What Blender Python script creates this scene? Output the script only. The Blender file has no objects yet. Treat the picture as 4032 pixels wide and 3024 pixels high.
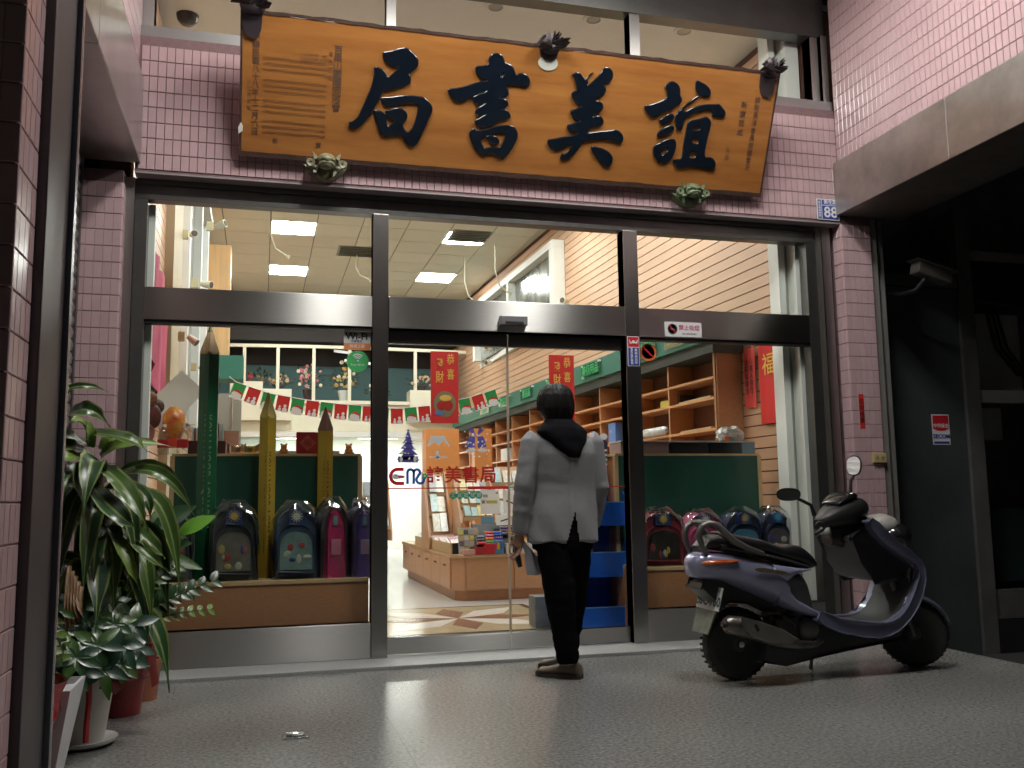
import bpy, bmesh, math, random
from mathutils import Vector, Matrix, noise
from mathutils.geometry import tessellate_polygon
rnd = random.Random(7)
R = math.radians
sc = bpy.context.scene
col = sc.collection

# ------------------------------------------------------------------ camera, world, exposure
cam = bpy.data.cameras.new('camera')
cam.lens, cam.sensor_width, cam.sensor_fit = 32.5, 36.0, 'HORIZONTAL'
cam.clip_start, cam.clip_end = 0.05, 300
camo = bpy.data.objects.new('camera', cam)
col.objects.link(camo)
_y, _p, _r = R(15.2), R(7.1), R(-0.78)
_f = Vector((math.sin(_y)*math.cos(_p), math.cos(_y)*math.cos(_p), math.sin(_p)))
_rt = Vector((math.cos(_y), -math.sin(_y), 0))
_up = _rt.cross(_f)
_r2 = math.cos(_r)*_rt + math.sin(_r)*_up
_u2 = -math.sin(_r)*_rt + math.cos(_r)*_up
camo.matrix_world = Matrix(((_r2.x, _u2.x, -_f.x, 0), (_r2.y, _u2.y, -_f.y, -5.861), (_r2.z, _u2.z, -_f.z, 0.98), (0, 0, 0, 1)))
sc.camera = camo

w = bpy.data.worlds.new('World')
sc.world = w
w.use_nodes = True
_nt = w.node_tree
_bg = _nt.nodes['Background']
_sky = _nt.nodes.new('ShaderNodeTexSky')
_sky.sky_type = 'NISHITA'
_sky.sun_disc = False
_sky.sun_elevation, _sky.sun_rotation = R(-9), R(200)
_nt.links.new(_sky.outputs[0], _bg.inputs[0])
_bg.inputs[1].default_value = 0.05

sc.render.engine = 'CYCLES'
sc.cycles.use_denoising = True
sc.cycles.max_bounces = 10
sc.cycles.transparent_max_bounces = 16
sc.cycles.sample_clamp_indirect = 6
sc.cycles.caustics_reflective = False
sc.cycles.caustics_refractive = False
sc.view_settings.view_transform = 'Standard'
sc.view_settings.look = 'None'
sc.view_settings.gamma = 1
sc.view_settings.use_curve_mapping = False
sc.view_settings.exposure = 0.0
LAMP_IN, LAMP_ARCADE = 54.0, 82.0

# ------------------------------------------------------------------ materials
MATS = {}
def mat(name, c, rough=0.5, metal=0.0, spec=0.5, var=0.0, vs=20.0, stretch=(1, 1, 1), bump=0.0, bs=60.0, aniso=0.0, tan=(0, 0, 1),
        emit=0.0, alpha=1.0, coat=0.0, c2=None, obj_var=0.0, sheen=0.0):
    if name in MATS: return MATS[name]
    m = bpy.data.materials.new(name); m.use_nodes = True
    nt = m.node_tree; b = nt.nodes['Principled BSDF']; N = nt.nodes.new; L = nt.links.new
    b.inputs['Base Color'].default_value = (*c, 1)
    b.inputs['Roughness'].default_value = rough
    b.inputs['Metallic'].default_value = metal
    b.inputs['Specular IOR Level'].default_value = spec
    b.inputs['Coat Weight'].default_value = coat
    b.inputs['Coat Roughness'].default_value = 0.08
    if sheen: b.inputs['Sheen Weight'].default_value = sheen
    if aniso:
        b.inputs['Anisotropic'].default_value = aniso
        cx = N('ShaderNodeCombineXYZ')
        for i in range(3): cx.inputs[i].default_value = tan[i]
        L(cx.outputs[0], b.inputs['Tangent'])
    if emit:
        b.inputs['Emission Color'].default_value = (*c, 1); b.inputs['Emission Strength'].default_value = emit
    if alpha < 1: b.inputs['Alpha'].default_value = alpha
    out = None
    if var or bump or c2:
        tc = N('ShaderNodeTexCoord'); mp = N('ShaderNodeMapping'); mp.inputs['Scale'].default_value = stretch
        L(tc.outputs['Object'], mp.inputs[0])
        if obj_var or True:
            oi = N('ShaderNodeObjectInfo'); ad = N('ShaderNodeVectorMath'); ad.operation = 'ADD'
            ml = N('ShaderNodeVectorMath'); ml.operation = 'SCALE'; ml.inputs['Scale'].default_value = 3.7
            L(oi.outputs['Location'], ml.inputs[0]); L(mp.outputs[0], ad.inputs[0]); L(ml.outputs[0], ad.inputs[1])
            vec = ad.outputs[0]
    if var or c2:
        n = N('ShaderNodeTexNoise'); n.inputs['Scale'].default_value = vs; n.inputs['Detail'].default_value = 6; n.inputs['Roughness'].default_value = 0.65
        L(vec, n.inputs['Vector'])
        rp = N('ShaderNodeValToRGB'); e = rp.color_ramp.elements
        lo = c2 if c2 else tuple(x*(1-var) for x in c); hi = c if c2 else tuple(min(1, x*(1+var)) for x in c)
        e[0].position, e[1].position = 0.32, 0.68
        e[0].color, e[1].color = (*lo, 1), (*hi, 1)
        L(n.outputs['Fac'], rp.inputs[0]); out = rp.outputs[0]
    if obj_var:
        oi2 = N('ShaderNodeObjectInfo'); mr = N('ShaderNodeMapRange'); mr.inputs['To Min'].default_value = 1-obj_var; mr.inputs['To Max'].default_value = 1+obj_var
        L(oi2.outputs['Random'], mr.inputs[0])
        hs = N('ShaderNodeHueSaturation'); L(mr.outputs[0], hs.inputs['Value'])
        if out: L(out, hs.inputs['Color'])
        else: hs.inputs['Color'].default_value = (*c, 1)
        out = hs.outputs[0]
    if out:
        L(out, b.inputs['Base Color'])
        if emit: L(out, b.inputs['Emission Color'])
    if bump:
        n2 = N('ShaderNodeTexNoise'); n2.inputs['Scale'].default_value = bs; n2.inputs['Detail'].default_value = 5
        L(vec, n2.inputs['Vector'])
        bp = N('ShaderNodeBump'); bp.inputs['Strength'].default_value = bump; bp.inputs['Distance'].default_value = 0.01
        L(n2.outputs['Fac'], bp.inputs['Height']); L(bp.outputs[0], b.inputs['Normal'])
    MATS[name] = m
    return m

def glass_mat(name, tint=(0.95, 0.98, 0.96), refl=1.0, rough=0.0):
    if name in MATS: return MATS[name]
    m = bpy.data.materials.new(name); m.use_nodes = True
    nt = m.node_tree; nt.nodes.clear(); N = nt.nodes.new; L = nt.links.new
    o = N('ShaderNodeOutputMaterial'); mx = N('ShaderNodeMixShader'); tr = N('ShaderNodeBsdfTransparent'); gl = N('ShaderNodeBsdfGlossy')
    tr.inputs[0].default_value = (*tint, 1); gl.inputs['Roughness'].default_value = rough
    g = N('ShaderNodeNewGeometry'); mr = N('ShaderNodeMapRange'); mr.inputs['To Min'].default_value = 1.5; mr.inputs['To Max'].default_value = 1/1.5
    L(g.outputs['Backfacing'], mr.inputs[0])
    fr = N('ShaderNodeFresnel'); L(mr.outputs[0], fr.inputs['IOR'])
    mu = N('ShaderNodeMath'); mu.operation = 'MULTIPLY'; mu.inputs[1].default_value = refl; L(fr.outputs[0], mu.inputs[0])
    L(mu.outputs[0], mx.inputs[0]); L(tr.outputs[0], mx.inputs[1]); L(gl.outputs[0], mx.inputs[2]); L(mx.outputs[0], o.inputs[0])
    MATS[name] = m
    return m

# ------------------------------------------------------------------ objects
def chain_loc(o):
    v = Vector((0, 0, 0))
    while o is not None: v += o.location; o = o.parent
    return v
def tag(o, label=None, cat=None, group=None, kind=None):
    for k, v in (('label', label), ('category', cat), ('group', group), ('kind', kind)):
        if v: o[k] = v
    return o
def thing(name, label, cat, loc=(0, 0, 0), group=None):
    o = bpy.data.objects.new(name, None); o.empty_display_size = 0.1
    col.objects.link(o); o.location = loc
    return tag(o, label, cat, group)
def place(name, me, loc=(0, 0, 0), parent=None, rot=None, scale=None):
    o = bpy.data.objects.new(name, me); col.objects.link(o); o.location = loc
    if rot: o.rotation_euler = rot
    if scale: o.scale = scale
    if parent: o.parent = parent
    return o
def dup(o, loc, rotz=None, parent=None):
    c = o.copy(); col.objects.link(c)
    if parent: c.parent = parent
    if loc is not None: c.location = loc
    if rotz is not None: c.rotation_euler = (0, 0, rotz)
    for ch in list(o.children): dup(ch, None, None, c)
    return c

def V(*a): return Vector(a)
class MB:
    """collects shapes and links them as one mesh object"""
    def __init__(s): s.bm = bmesh.new()
    def box(s, x0, x1, y0, y1, z0, z1, bev=0.0):
        bm = s.bm
        b = bmesh.new() if bev else bm
        vs = [b.verts.new((x, y, z)) for x in (x0, x1) for y in (y0, y1) for z in (z0, z1)]
        for f in ((0, 1, 3, 2), (4, 6, 7, 5), (0, 4, 5, 1), (2, 3, 7, 6), (0, 2, 6, 4), (1, 5, 7, 3)): b.faces.new([vs[i] for i in f])
        if bev:
            bmesh.ops.bevel(b, geom=list(b.edges), offset=bev, segments=2, affect='EDGES', profile=0.6)
            s.merge(b)
        return s
    def merge(s, b, mtx=None):
        me = bpy.data.meshes.new('tmp'); b.to_mesh(me); b.free()
        if mtx: me.transform(mtx)
        s.bm.from_mesh(me); bpy.data.meshes.remove(me)
    def obox(s, c, size, rot=(0, 0, 0), bev=0.0):
        t = MB(); h = [d/2 for d in size]
        t.box(-h[0], h[0], -h[1], h[1], -h[2], h[2], bev)
        from mathutils import Euler
        s.merge(t.bm, Matrix.Translation(c) @ Euler(rot).to_matrix().to_4x4()); return s
    def quad(s, *p): s.bm.faces.new([s.bm.verts.new(q) for q in p]); return s
    def tube(s, pts, r, n=8, caps=True):
        pts = [Vector(p) for p in pts]; rs = r if isinstance(r, (list, tuple)) else [r]*len(pts)
        rings = []; prev = None
        for i, p in enumerate(pts):
            t = (pts[min(i+1, len(pts)-1)] - pts[max(i-1, 0)])
            t = t.normalized() if t.length > 1e-9 else V(0, 0, 1)
            if prev is None:
                a = t.cross(V(0, 0, 1));
                if a.length < 1e-3: a = t.cross(V(0, 1, 0))
                a.normalize()
            else:
                a = prev - t*prev.dot(t); a.normalize()
            prev = a; b = t.cross(a)
            rings.append([s.bm.verts.new(p + (a*math.cos(2*math.pi*k/n) + b*math.sin(2*math.pi*k/n))*rs[i]) for k in range(n)])
        for r0, r1 in zip(rings, rings[1:]):
            for k in range(n): s.bm.faces.new((r0[k], r0[(k+1) % n], r1[(k+1) % n], r1[k]))
        if caps:
            s.bm.faces.new(rings[0][::-1]); s.bm.faces.new(rings[-1])
        return s
    def lathe(s, prof, c=(0, 0, 0), n=24, axis='Z', sx=1.0, sy=1.0):
        rings = []
        for r, z in prof:
            ring = []
            for k in range(n):
                a = 2*math.pi*k/n; p = (r*math.cos(a)*sx, r*math.sin(a)*sy, z)
                if axis == 'Y': p = (p[0], z, p[1])
                if axis == 'X': p = (z, p[0], p[1])
                ring.append(s.bm.verts.new((c[0]+p[0], c[1]+p[1], c[2]+p[2])))
            rings.append(ring)
        for r0, r1 in zip(rings, rings[1:]):
            for k in range(n): s.bm.faces.new((r0[k], r0[(k+1) % n], r1[(k+1) % n], r1[k]))
        if prof[0][0] > 1e-6: s.bm.faces.new(rings[0][::-1])
        if prof[-1][0] > 1e-6: s.bm.faces.new(rings[-1])
        return s
    def ball(s, c, r, n=12, m=8):
        r = r if isinstance(r, (list, tuple)) else (r, r, r)
        b = bmesh.new(); bmesh.ops.create_uvsphere(b, u_segments=n, v_segments=m, radius=1)
        s.merge(b, Matrix.Translation(c) @ Matrix.Diagonal((*r, 1))); return s
    def prism(s, poly, d0, d1, plane='XZ', bev=0.0):
        """outline extruded from d0 to d1 along the third axis"""
        def P(a, d): return {'XZ': (a[0], d, a[1]), 'XY': (a[0], a[1], d), 'YZ': (d, a[0], a[1])}[plane]
        b = bmesh.new(); n = len(poly)
        A = [b.verts.new(P(p, d0)) for p in poly]; B = [b.verts.new(P(p, d1)) for p in poly]
        for i in range(n): b.faces.new((A[i], A[(i+1) % n], B[(i+1) % n], B[i]))
        for t in tessellate_polygon([[Vector((p[0], p[1], 0)) for p in poly]]):
            b.faces.new([A[i] for i in t]); b.faces.new([B[i] for i in reversed(t)])
        bmesh.ops.dissolve_limit(b, angle_limit=0.01, verts=b.verts[:], edges=b.edges[:])
        if bev: bmesh.ops.bevel(b, geom=[e for e in b.edges if len(e.link_faces) == 2 and e.calc_face_angle(0) > 0.6], offset=bev, segments=2, affect='EDGES', profile=0.6)
        s.merge(b); return s
    def loft(s, rings, closed=True, caps=True):
        R_ = [[s.bm.verts.new(p) for p in r] for r in rings]; n = len(R_[0])
        for r0, r1 in zip(R_, R_[1:]):
            for k in range(n if closed else n-1): s.bm.faces.new((r0[k], r0[(k+1) % n], r1[(k+1) % n], r1[k]))
        if caps and closed:
            s.bm.faces.new(R_[0][::-1]); s.bm.faces.new(R_[-1])
        return s
    def mesh(s, name, m, smooth=False, off=(0, 0, 0), angle=None):
        bmesh.ops.recalc_face_normals(s.bm, faces=s.bm.faces[:])
        me = bpy.data.meshes.new(name)
        if off != (0, 0, 0): bmesh.ops.translate(s.bm, vec=-Vector(off), verts=s.bm.verts[:])
        s.bm.to_mesh(me); s.bm.free()
        for x in (m if isinstance(m, (list, tuple)) else [m]): me.materials.append(x)
        if smooth:
            me.polygons.foreach_set('use_smooth', [True]*len(me.polygons))
            if angle: me.set_sharp_from_angle(angle=R(angle))
        return me
    def build(s, name, m, parent=None, smooth=False, angle=40, pivot=None):
        off = chain_loc(parent) if parent else Vector((0, 0, 0))
        loc = Vector(pivot) - off if pivot else Vector((0, 0, 0))
        me = s.mesh(name, m, smooth, tuple(off + loc), angle)
        return place(name, me, loc, parent)

def box(name, m, x0, x1, y0, y1, z0, z1, parent=None, bev=0.0):
    return MB().box(x0, x1, y0, y1, z0, z1, bev).build(name, m, parent)

_side = bpy.data.scenes.new('side')          # a small scene of its own for evaluating lettering and remeshed cloth
def evaluated(o):
    _side.collection.objects.link(o)
    vl = _side.view_layers[0]; vl.update(); dg = vl.depsgraph; dg.update()
    me = bpy.data.meshes.new_from_object(o.evaluated_get(dg), depsgraph=dg)
    bpy.data.objects.remove(o); return me
_txt = {}
def text_bm(body, size, depth=0.0, bold=0.0, spacing=1.0, center=True):
    """lettering from Blender's own font as a bmesh in its XY plane, centred"""
    key = (body, size, depth, bold, spacing, center)
    if key not in _txt:
        c = bpy.data.curves.new('lettering', 'FONT'); c.body = body; c.size = size; c.extrude = depth; c.offset = bold; c.resolution_u = 2
        c.space_line = spacing; c.align_x = 'CENTER' if center else 'LEFT'
        if center: c.align_y = 'CENTER'
        _txt[key] = evaluated(bpy.data.objects.new('lettering', c)); bpy.data.curves.remove(c)
    b = bmesh.new(); b.from_mesh(_txt[key]); return b
def text(name, body, m, mtx, size, parent=None, depth=0.0008, bold=0.0, spacing=1.0):
    t = MB(); t.merge(text_bm(body, size, depth, bold, spacing), mtx)
    return t.build(name, m, parent)
FACE = Matrix(((1, 0, 0, 0), (0, 0, -1, 0), (0, 1, 0, 0), (0, 0, 0, 1)))   # stands text up, facing -Y
def at(x, y, z, extra=None): return Matrix.Translation((x, y, z)) @ (extra if extra else FACE)
def vert(s): return '\n'.join(s)

# common materials
M = {}
M['steel'] = mat('brushed_steel', (0.50, 0.49, 0.47), 0.35, 1.0, aniso=0.99, var=0.06, vs=9, stretch=(1, 1, 60))
M['steel_v'] = mat('brushed_steel_posts', (0.44, 0.43, 0.41), 0.33, 1.0, aniso=0.6, tan=(1, 0, 0), var=0.06, vs=9, stretch=(60, 60, 1))
M['steel_dark'] = mat('dark_anodised_frame', (0.16, 0.16, 0.155), 0.38, 0.9, var=0.1, vs=6)
M['black'] = mat('black_rubber', (0.012, 0.012, 0.013), 0.55)
M['tile'] = mat('pink_glazed_tile', (0.50, 0.345, 0.36), 0.22, spec=0.5, var=0.05, vs=5, obj_var=0.05)
M['grout'] = mat('grout', (0.20, 0.125, 0.13), 0.9, var=0.15, vs=30)
M['granite'] = mat('granite_slab', (0.31, 0.31, 0.295), 0.22, spec=0.5, c2=(0.11, 0.11, 0.105), vs=60, bump=0.02, bs=8)
M['granite_l'] = mat('granite_threshold', (0.46, 0.47, 0.46), 0.42, c2=(0.25, 0.26, 0.26), vs=110)
M['white'] = mat('white_paint', (0.78, 0.79, 0.75), 0.55, var=0.03, vs=3)
M['cream'] = mat('cream_paint', (0.76, 0.74, 0.60), 0.5, var=0.03, vs=3)
M['wood'] = mat('orange_laminate', (0.60, 0.30, 0.135), 0.4, var=0.10, vs=5, stretch=(6, 1, 30), obj_var=0.05)
M['woodb'] = mat('brown_laminate', (0.40, 0.19, 0.09), 0.4, var=0.13, vs=5, stretch=(5, 5, 26), obj_var=0.04)
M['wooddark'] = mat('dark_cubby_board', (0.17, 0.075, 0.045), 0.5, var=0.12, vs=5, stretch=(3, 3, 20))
M['woodlt'] = mat('pale_wood_edge', (0.52, 0.36, 0.19), 0.45, var=0.1, vs=6, stretch=(2, 2, 20))
M['green'] = mat('green_laminate', (0.02, 0.075, 0.055), 0.33, var=0.08, vs=4)
M['greens'] = mat('green_sign_band', (0.03, 0.16, 0.115), 0.4, var=0.05, vs=4)
M['plastic_k'] = mat('black_plastic', (0.018, 0.018, 0.019), 0.38, var=0.1, vs=8)
M['paper'] = mat('white_paper', (0.80, 0.80, 0.77), 0.7)
M['red'] = mat('red_paper', (0.62, 0.03, 0.025), 0.55, var=0.05, vs=6)
M['gold'] = mat('gold_print', (0.80, 0.52, 0.10), 0.4)
M['ink'] = mat('black_ink', (0.02, 0.016, 0.015), 0.6)
M['glass'] = glass_mat('shop_glass')
M['glassd'] = glass_mat('door_glass', (0.96, 0.98, 0.97))
M['film'] = glass_mat('clear_film', (0.93, 0.95, 0.95), 2.2, 0.08)

# ================================================================== SETTING
CAMP = Vector((0, -5.861, 0.98))
def tile_mesh(tw, th, d=0.006):
    b = bmesh.new(); c = 0.0022
    A = [b.verts.new((x*tw/2, 0, z*th/2)) for x, z in ((-1, -1), (1, -1), (1, 1), (-1, 1))]
    B = [b.verts.new((x*(tw/2-c), -d, z*(th/2-c))) for x, z in ((-1, -1), (1, -1), (1, 1), (-1, 1))]
    Md = [b.verts.new((x*tw/2, -d*0.55, z*th/2)) for x, z in ((-1, -1), (1, -1), (1, 1), (-1, 1))]
    for p, q in ((A, Md), (Md, B)):
        for i in range(4): b.faces.new((p[i], p[(i+1) % 4], q[(i+1) % 4], q[i]))
    b.faces.new(B)
    t = MB(); t.bm.free(); t.bm = b
    return t.mesh('tile', M['tile'])
TILE = {}
def tiles(parent, org, dirn, length, z0, z1, rot, pw=0.049, ph=0.0988, gap=0.0035, gapv=None, limit=300, hide=None, phase=0.0, vphase=0.0):
    """tiles on a wall face: one object per tile for the ones that show largest, the rest joined"""
    key = (pw, ph, gap, gapv)
    if key not in TILE: TILE[key] = tile_mesh(pw-(gapv if gapv is not None else gap), ph-gap)
    me = TILE[key]; off = chain_loc(parent)
    o = Vector(org); d = Vector(dirn)
    spots = []
    nu = int(math.ceil(length/pw)); nv = int(math.ceil((z1-z0)/ph))+1
    for i in range(nu):
        for j in range(nv):
            s = (i+0.5)*pw + phase; z = z0 + (j+0.5)*ph + vphase
            if s - pw/2 < -0.3*pw or s + pw/2 > length + 0.012 or z - ph/2 < z0-0.02 or z + ph/2 > z1 + 0.02: continue
            p = o + d*s; p.z = z
            h = 1 if (hide and hide(p)) else 0
            spots.append((h, (p-CAMP).length, p))
    spots.sort(key=lambda q: (q[0], q[1]))
    def jit(): return (R(rnd.gauss(0, 0.25)), R(rnd.gauss(0, 0.12)), rot + R(rnd.gauss(0, 0.3)))
    for h, _, p in spots[:limit]:
        place('tile', me, p - off, parent, jit())
    rest = spots[limit:]
    if rest:
        rm = Matrix.Rotation(rot, 3, 'Z'); base = [rm @ v.co for v in me.vertices]; fs = [tuple(f.vertices) for f in me.polygons]
        vv, ff = [], []
        for h, _, p in rest:
            n = len(vv); vv += [tuple(p - off + q) for q in base]; ff += [tuple(n+i for i in f) for f in fs]
        m2 = bpy.data.meshes.new('tile_field'); m2.from_pydata(vv, [], ff); m2.materials.append(M['tile'])
        place('tile_field', m2, (0, 0, 0), parent)['kind'] = 'stuff'

# ---- arcade floor: granite slabs with hairline joints
fl = box('arcade_floor', mat('floor_joint', (0.20, 0.20, 0.19), 0.5), -1.4, 4.24, -9.0, -0.30, -0.30, -0.003)
tag(fl, kind='structure')
sl = {}
for i in range(-2, 5):
    for j in range(16):
        x0, x1 = -0.62+i*1.2, -0.62+(i+1)*1.2; y1 = -0.302-j*0.6; y0 = y1-0.6
        x0 = max(x0, -1.4); x1 = min(x1, 4.24)
        if x1-x0 < 0.02 or y0 < -9.0: continue
        k = (round(x1-x0, 3))
        if k not in sl:
            sl[k] = MB().box(-k/2+0.0004, k/2-0.0004, -0.2996, 0.2996, -0.02, 0.0).mesh('slab', M['granite'])
        place('slab', sl[k], ((x0+x1)/2, (y0+y1)/2, 0), fl)
th = box('threshold', M['granite_l'], -0.835, 4.06, -0.30, 0.11, -0.02, 0.021, bev=0.004)
tag(th, kind='structure')
gd = box('ground', mat('dark_asphalt', (0.03, 0.03, 0.032), 0.8, var=0.3, vs=30), -60, 60, -60, 40, -0.5, -0.302)
tag(gd, kind='structure')
gt = box('gutter_floor', mat('gutter_concrete', (0.05, 0.05, 0.05), 0.7, var=0.2, vs=20), 4.24, 9.0, -9, 0.28, -0.298, -0.26); tag(gt, kind='structure')

# ---- arcade ceiling
ac = box('arcade_ceiling', M['white'], -2.2, 9.0, -7.2, -0.02, 4.80, 4.95); tag(ac, kind='structure')
bl = box('upper_building_wall', mat('dull_render', (0.25, 0.22, 0.22), 0.8), -2.2, 9.0, -7.4, -7.21, 3.9, 7.0); tag(bl, kind='structure')

# ---- tiled lintel over the shopfront
lt = thing('lintel_wall', 'pink tiled wall band above the shopfront, behind the big wooden plaque', 'wall', (1.63, -0.05, 3.4))
MB().box(-0.77, 4.094, -0.097, 0.10, 2.972, 3.838).build('backing', M['grout'], lt)
def behind_plaque(p): return -0.25 < p.x < 3.2 and p.z > 3.22
tiles(lt, (-0.756, -0.0975, 0), (1, 0, 0), 4.85, 2.985, 3.85, 0, hide=behind_plaque, limit=300)
box('soffit_trim', mat('soffit_trim', (0.30, 0.255, 0.26), 0.5), -0.77, 4.094, -0.099, -0.004, 2.962, 2.9715, lt)

# ---- left side: pilaster, shutter box, upper wall, shutter, front column
lp = thing('left_pilaster', 'narrow pink tiled pilaster left of the shopfront, beside the rolled shutter', 'pillar', (-0.95, -0.05, 0))
MB().box(-1.075, -0.832, -0.097, 0.10, 0, 2.971).build('backing', M['grout'], lp)
tiles(lp, (-1.075, -0.0975, 0), (1, 0, 0), 0.245, 0.03, 2.965, 0, gapv=0.0008, limit=260)
tiles(lp, (-0.8315, -0.0975, 0), (0, 1, 0), 0.098, 0.03, 2.965, math.pi/2, gapv=0.0008, limit=120)

lw = thing('left_upper_wall', 'pink tiled wall high on the left above the metal shutter box', 'wall', (-0.85, -2, 3.5))
MB().box(-1.0, -0.773, -2.8, 0.05, 3.56, 4.79).build('backing', M['grout'], lw)
tiles(lw, (-0.7725, -1.6, 0), (0, 1, 0), 1.6, 3.565, 4.8, math.pi/2, limit=180)

lb = thing('left_shutter_box', 'grey sheet metal shutter box running along the left wall', 'shutter box', (-0.95, -2, 3.0))
sheet = mat('sheet_metal', (0.52, 0.50, 0.48), 0.28, 0.95, var=0.12, vs=3, bump=0.25, bs=3)
sheetd = mat('sheet_metal_worn', (0.46, 0.42, 0.39), 0.36, 0.9, var=0.18, vs=4, bump=0.2, bs=4)
MB().box(-1.3, -0.735, -1.62, -0.104, 3.02, 3.545, 0.006).build('casing', sheet, lb)
MB().box(-1.3, -0.735, -2.805, -1.624, 3.02, 3.545, 0.006).build('casing', sheet, lb)
ls = thing('roll_shutter', 'grey roller shutter with horizontal slats on the left wall', 'shutter', (-1.06, -1.4, 0))
sm = MB().prism([(0.0, -0.036), (0.012, -0.032), (0.020, 0.0), (0.012, 0.032), (0.0, 0.036), (-0.006, 0.036), (-0.006, -0.036)], -1.31, 1.31, 'XZ').mesh('slat', mat('shutter_slat', (0.35, 0.34, 0.33), 0.42, 0.8, var=0.1, vs=4))
for k in range(41): place('slat', sm, (-1.075+1.06, -1.44+1.4, 0.05+k*0.0735), ls)
MB().box(-1.2, -1.09, -2.79, -0.1, 0.005, 3.0).build('backing', M['black'], ls)
MB().box(-1.10, -1.05, -0.145, -0.102, 0, 3.015).build('guide_rail', M['steel_dark'], ls)

lc = thing('front_column', 'pink tiled column in the left foreground with a dark metal strip', 'pillar', (-0.9, -3.2, 0))
MB().box(-1.5, -0.573, -3.54, -2.81, 0, 4.79).build('backing', M['grout'], lc)
tiles(lc, (-1.15, -3.5405, 0), (1, 0, 0), 0.58, 0.0, 4.4, 0, gapv=0.0008, limit=180)
tiles(lc, (-0.5725, -3.54, 0), (0, 1, 0), 0.21, 0.0, 4.4, math.pi/2, gapv=0.0008, limit=180)
tiles(lc, (-0.5725, -3.035, 0), (0, 1, 0), 0.228, 0.0, 4.4, math.pi/2, gapv=0.0008, limit=180)
MB().box(-0.5725, -0.545, -3.33, -3.045, 0, 4.79, 0.004).build('metal_strip', mat('strip_metal', (0.12, 0.11, 0.12), 0.45, 0.8, var=0.1, vs=5), lc)
MB().box(-0.5445, -0.530, -3.068, -3.046, 0, 4.79).build('metal_angle', mat('angle_metal', (0.25, 0.26, 0.30), 0.35, 0.9), lc)

# ---- right side: pillar, upper wall, shutter box
rp = thing('right_pillar', 'narrow pink tiled pillar right of the shopfront with a red paper strip', 'pillar', (4.22, -0.05, 0))
MB().box(4.098, 4.352, -0.097, 0.10, -0.26, 3.018).build('backing', M['grout'], rp)
tiles(rp, (4.098, -0.0975, 0), (1, 0, 0), 0.25, 0.0, 3.01, 0, gapv=0.0008, limit=260)
tiles(rp, (4.0975, 0.0, 0), (0, -1, 0), 0.098, 0.0, 3.01, -math.pi/2, gapv=0.0008, limit=120)
rw = thing('right_upper_wall', 'large pink tiled wall at upper right above a sheet metal box', 'wall', (4.2, -2, 3.5))
MB().box(4.098, 4.6, -4.2, -0.101, 3.424, 4.79).build('backing', M['grout'], rw)
tiles(rw, (4.0975, -0.104, 0), (0, -1, 0), 4.0, 3.43, 4.8, -math.pi/2, limit=300)
rb = thing('right_shutter_box', 'dented sheet metal shutter box below the right tiled wall', 'shutter box', (4.3, -2, 3.0))
MB().box(4.055, 4.62, -1.28, -0.102, 3.022, 3.422, 0.006).build('casing', sheetd, rb)
MB().box(4.055, 4.62, -4.2, -1.284, 3.022, 3.422, 0.006).build('casing', sheetd, rb)

# ---- the dark neighbouring shop beyond the right pillar
nb = thing('dark_shop_door', 'unlit dark glass front of the neighbouring shop beyond the scooter', 'shopfront', (5.5, 0.3, -0.26))
nm = mat('neighbour_frame', (0.13, 0.13, 0.125), 0.45, 0.3, var=0.15, vs=5)
nl = mat('neighbour_rail', (0.28, 0.27, 0.25), 0.45, 0.3, var=0.1, vs=5)
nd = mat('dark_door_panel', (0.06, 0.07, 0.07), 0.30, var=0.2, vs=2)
MB().box(4.354, 4.40, -0.09, 0.08, -0.26, 3.02).build('jamb', nl, nb)
MB().box(4.44, 4.475, -0.06, 0.08, -0.26, 3.02).build('jamb', nl, nb)
MB().box(4.405, 4.435, 0.02, 0.08, -0.26, 3.02).build('jamb', M['black'], nb)
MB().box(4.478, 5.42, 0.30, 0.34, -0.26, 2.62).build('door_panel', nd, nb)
MB().box(5.425, 5.56, 0.27, 0.35, -0.26, 3.3).build('stile', nm, nb)
MB().box(5.565, 8.5, 0.28, 0.35, 1.70, 1.80).build('rail', nl, nb)
MB().box(5.565, 8.5, 0.275, 0.36, 2.52, 2.86).build('header', M['black'], nb)
MB().box(4.478, 5.42, 0.28, 0.36, 2.63, 2.72).build('header', nm, nb)
MB().box(5.565, 8.5, 0.28, 0.36, 2.87, 2.95).build('rail', nl, nb)
MB().box(5.565, 8.5, 0.29, 0.36, 0.0, 0.22).build('kick_plate', nm, nb)
MB().box(5.565, 8.5, 0.27, 0.36, -0.26, -0.01).build('step', M['black'], nb)
MB().quad((5.565, 0.315, 0.225), (8.5, 0.315, 0.225), (8.5, 0.315, 1.695), (5.565, 0.315, 1.695)).build('pane', M['glassd'], nb)
MB().quad((5.565, 0.316, 1.805), (8.5, 0.316, 1.805), (8.5, 0.316, 2.515), (5.565, 0.316, 2.515)).build('pane', M['glassd'], nb)
MB().quad((4.478, 0.317, 2.73), (5.42, 0.317, 2.73), (5.42, 0.317, 4.3), (4.478, 0.317, 4.3)).build('pane', M['glassd'], nb)
MB().quad((5.565, 0.317, 2.955), (8.5, 0.317, 2.955), (8.5, 0.317, 4.3), (5.565, 0.317, 4.3)).build('pane', M['glassd'], nb)
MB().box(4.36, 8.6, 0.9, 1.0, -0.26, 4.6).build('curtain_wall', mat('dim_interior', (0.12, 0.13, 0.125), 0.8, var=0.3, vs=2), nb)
MB().box(5.6, 6.3, 0.60, 0.63, 1.82, 2.5).build('board', mat('street_reflection', (0.55, 0.54, 0.51), 0.7, var=0.1, vs=4), nb)  # pale panel behind the glass imitates a street building's reflection
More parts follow.
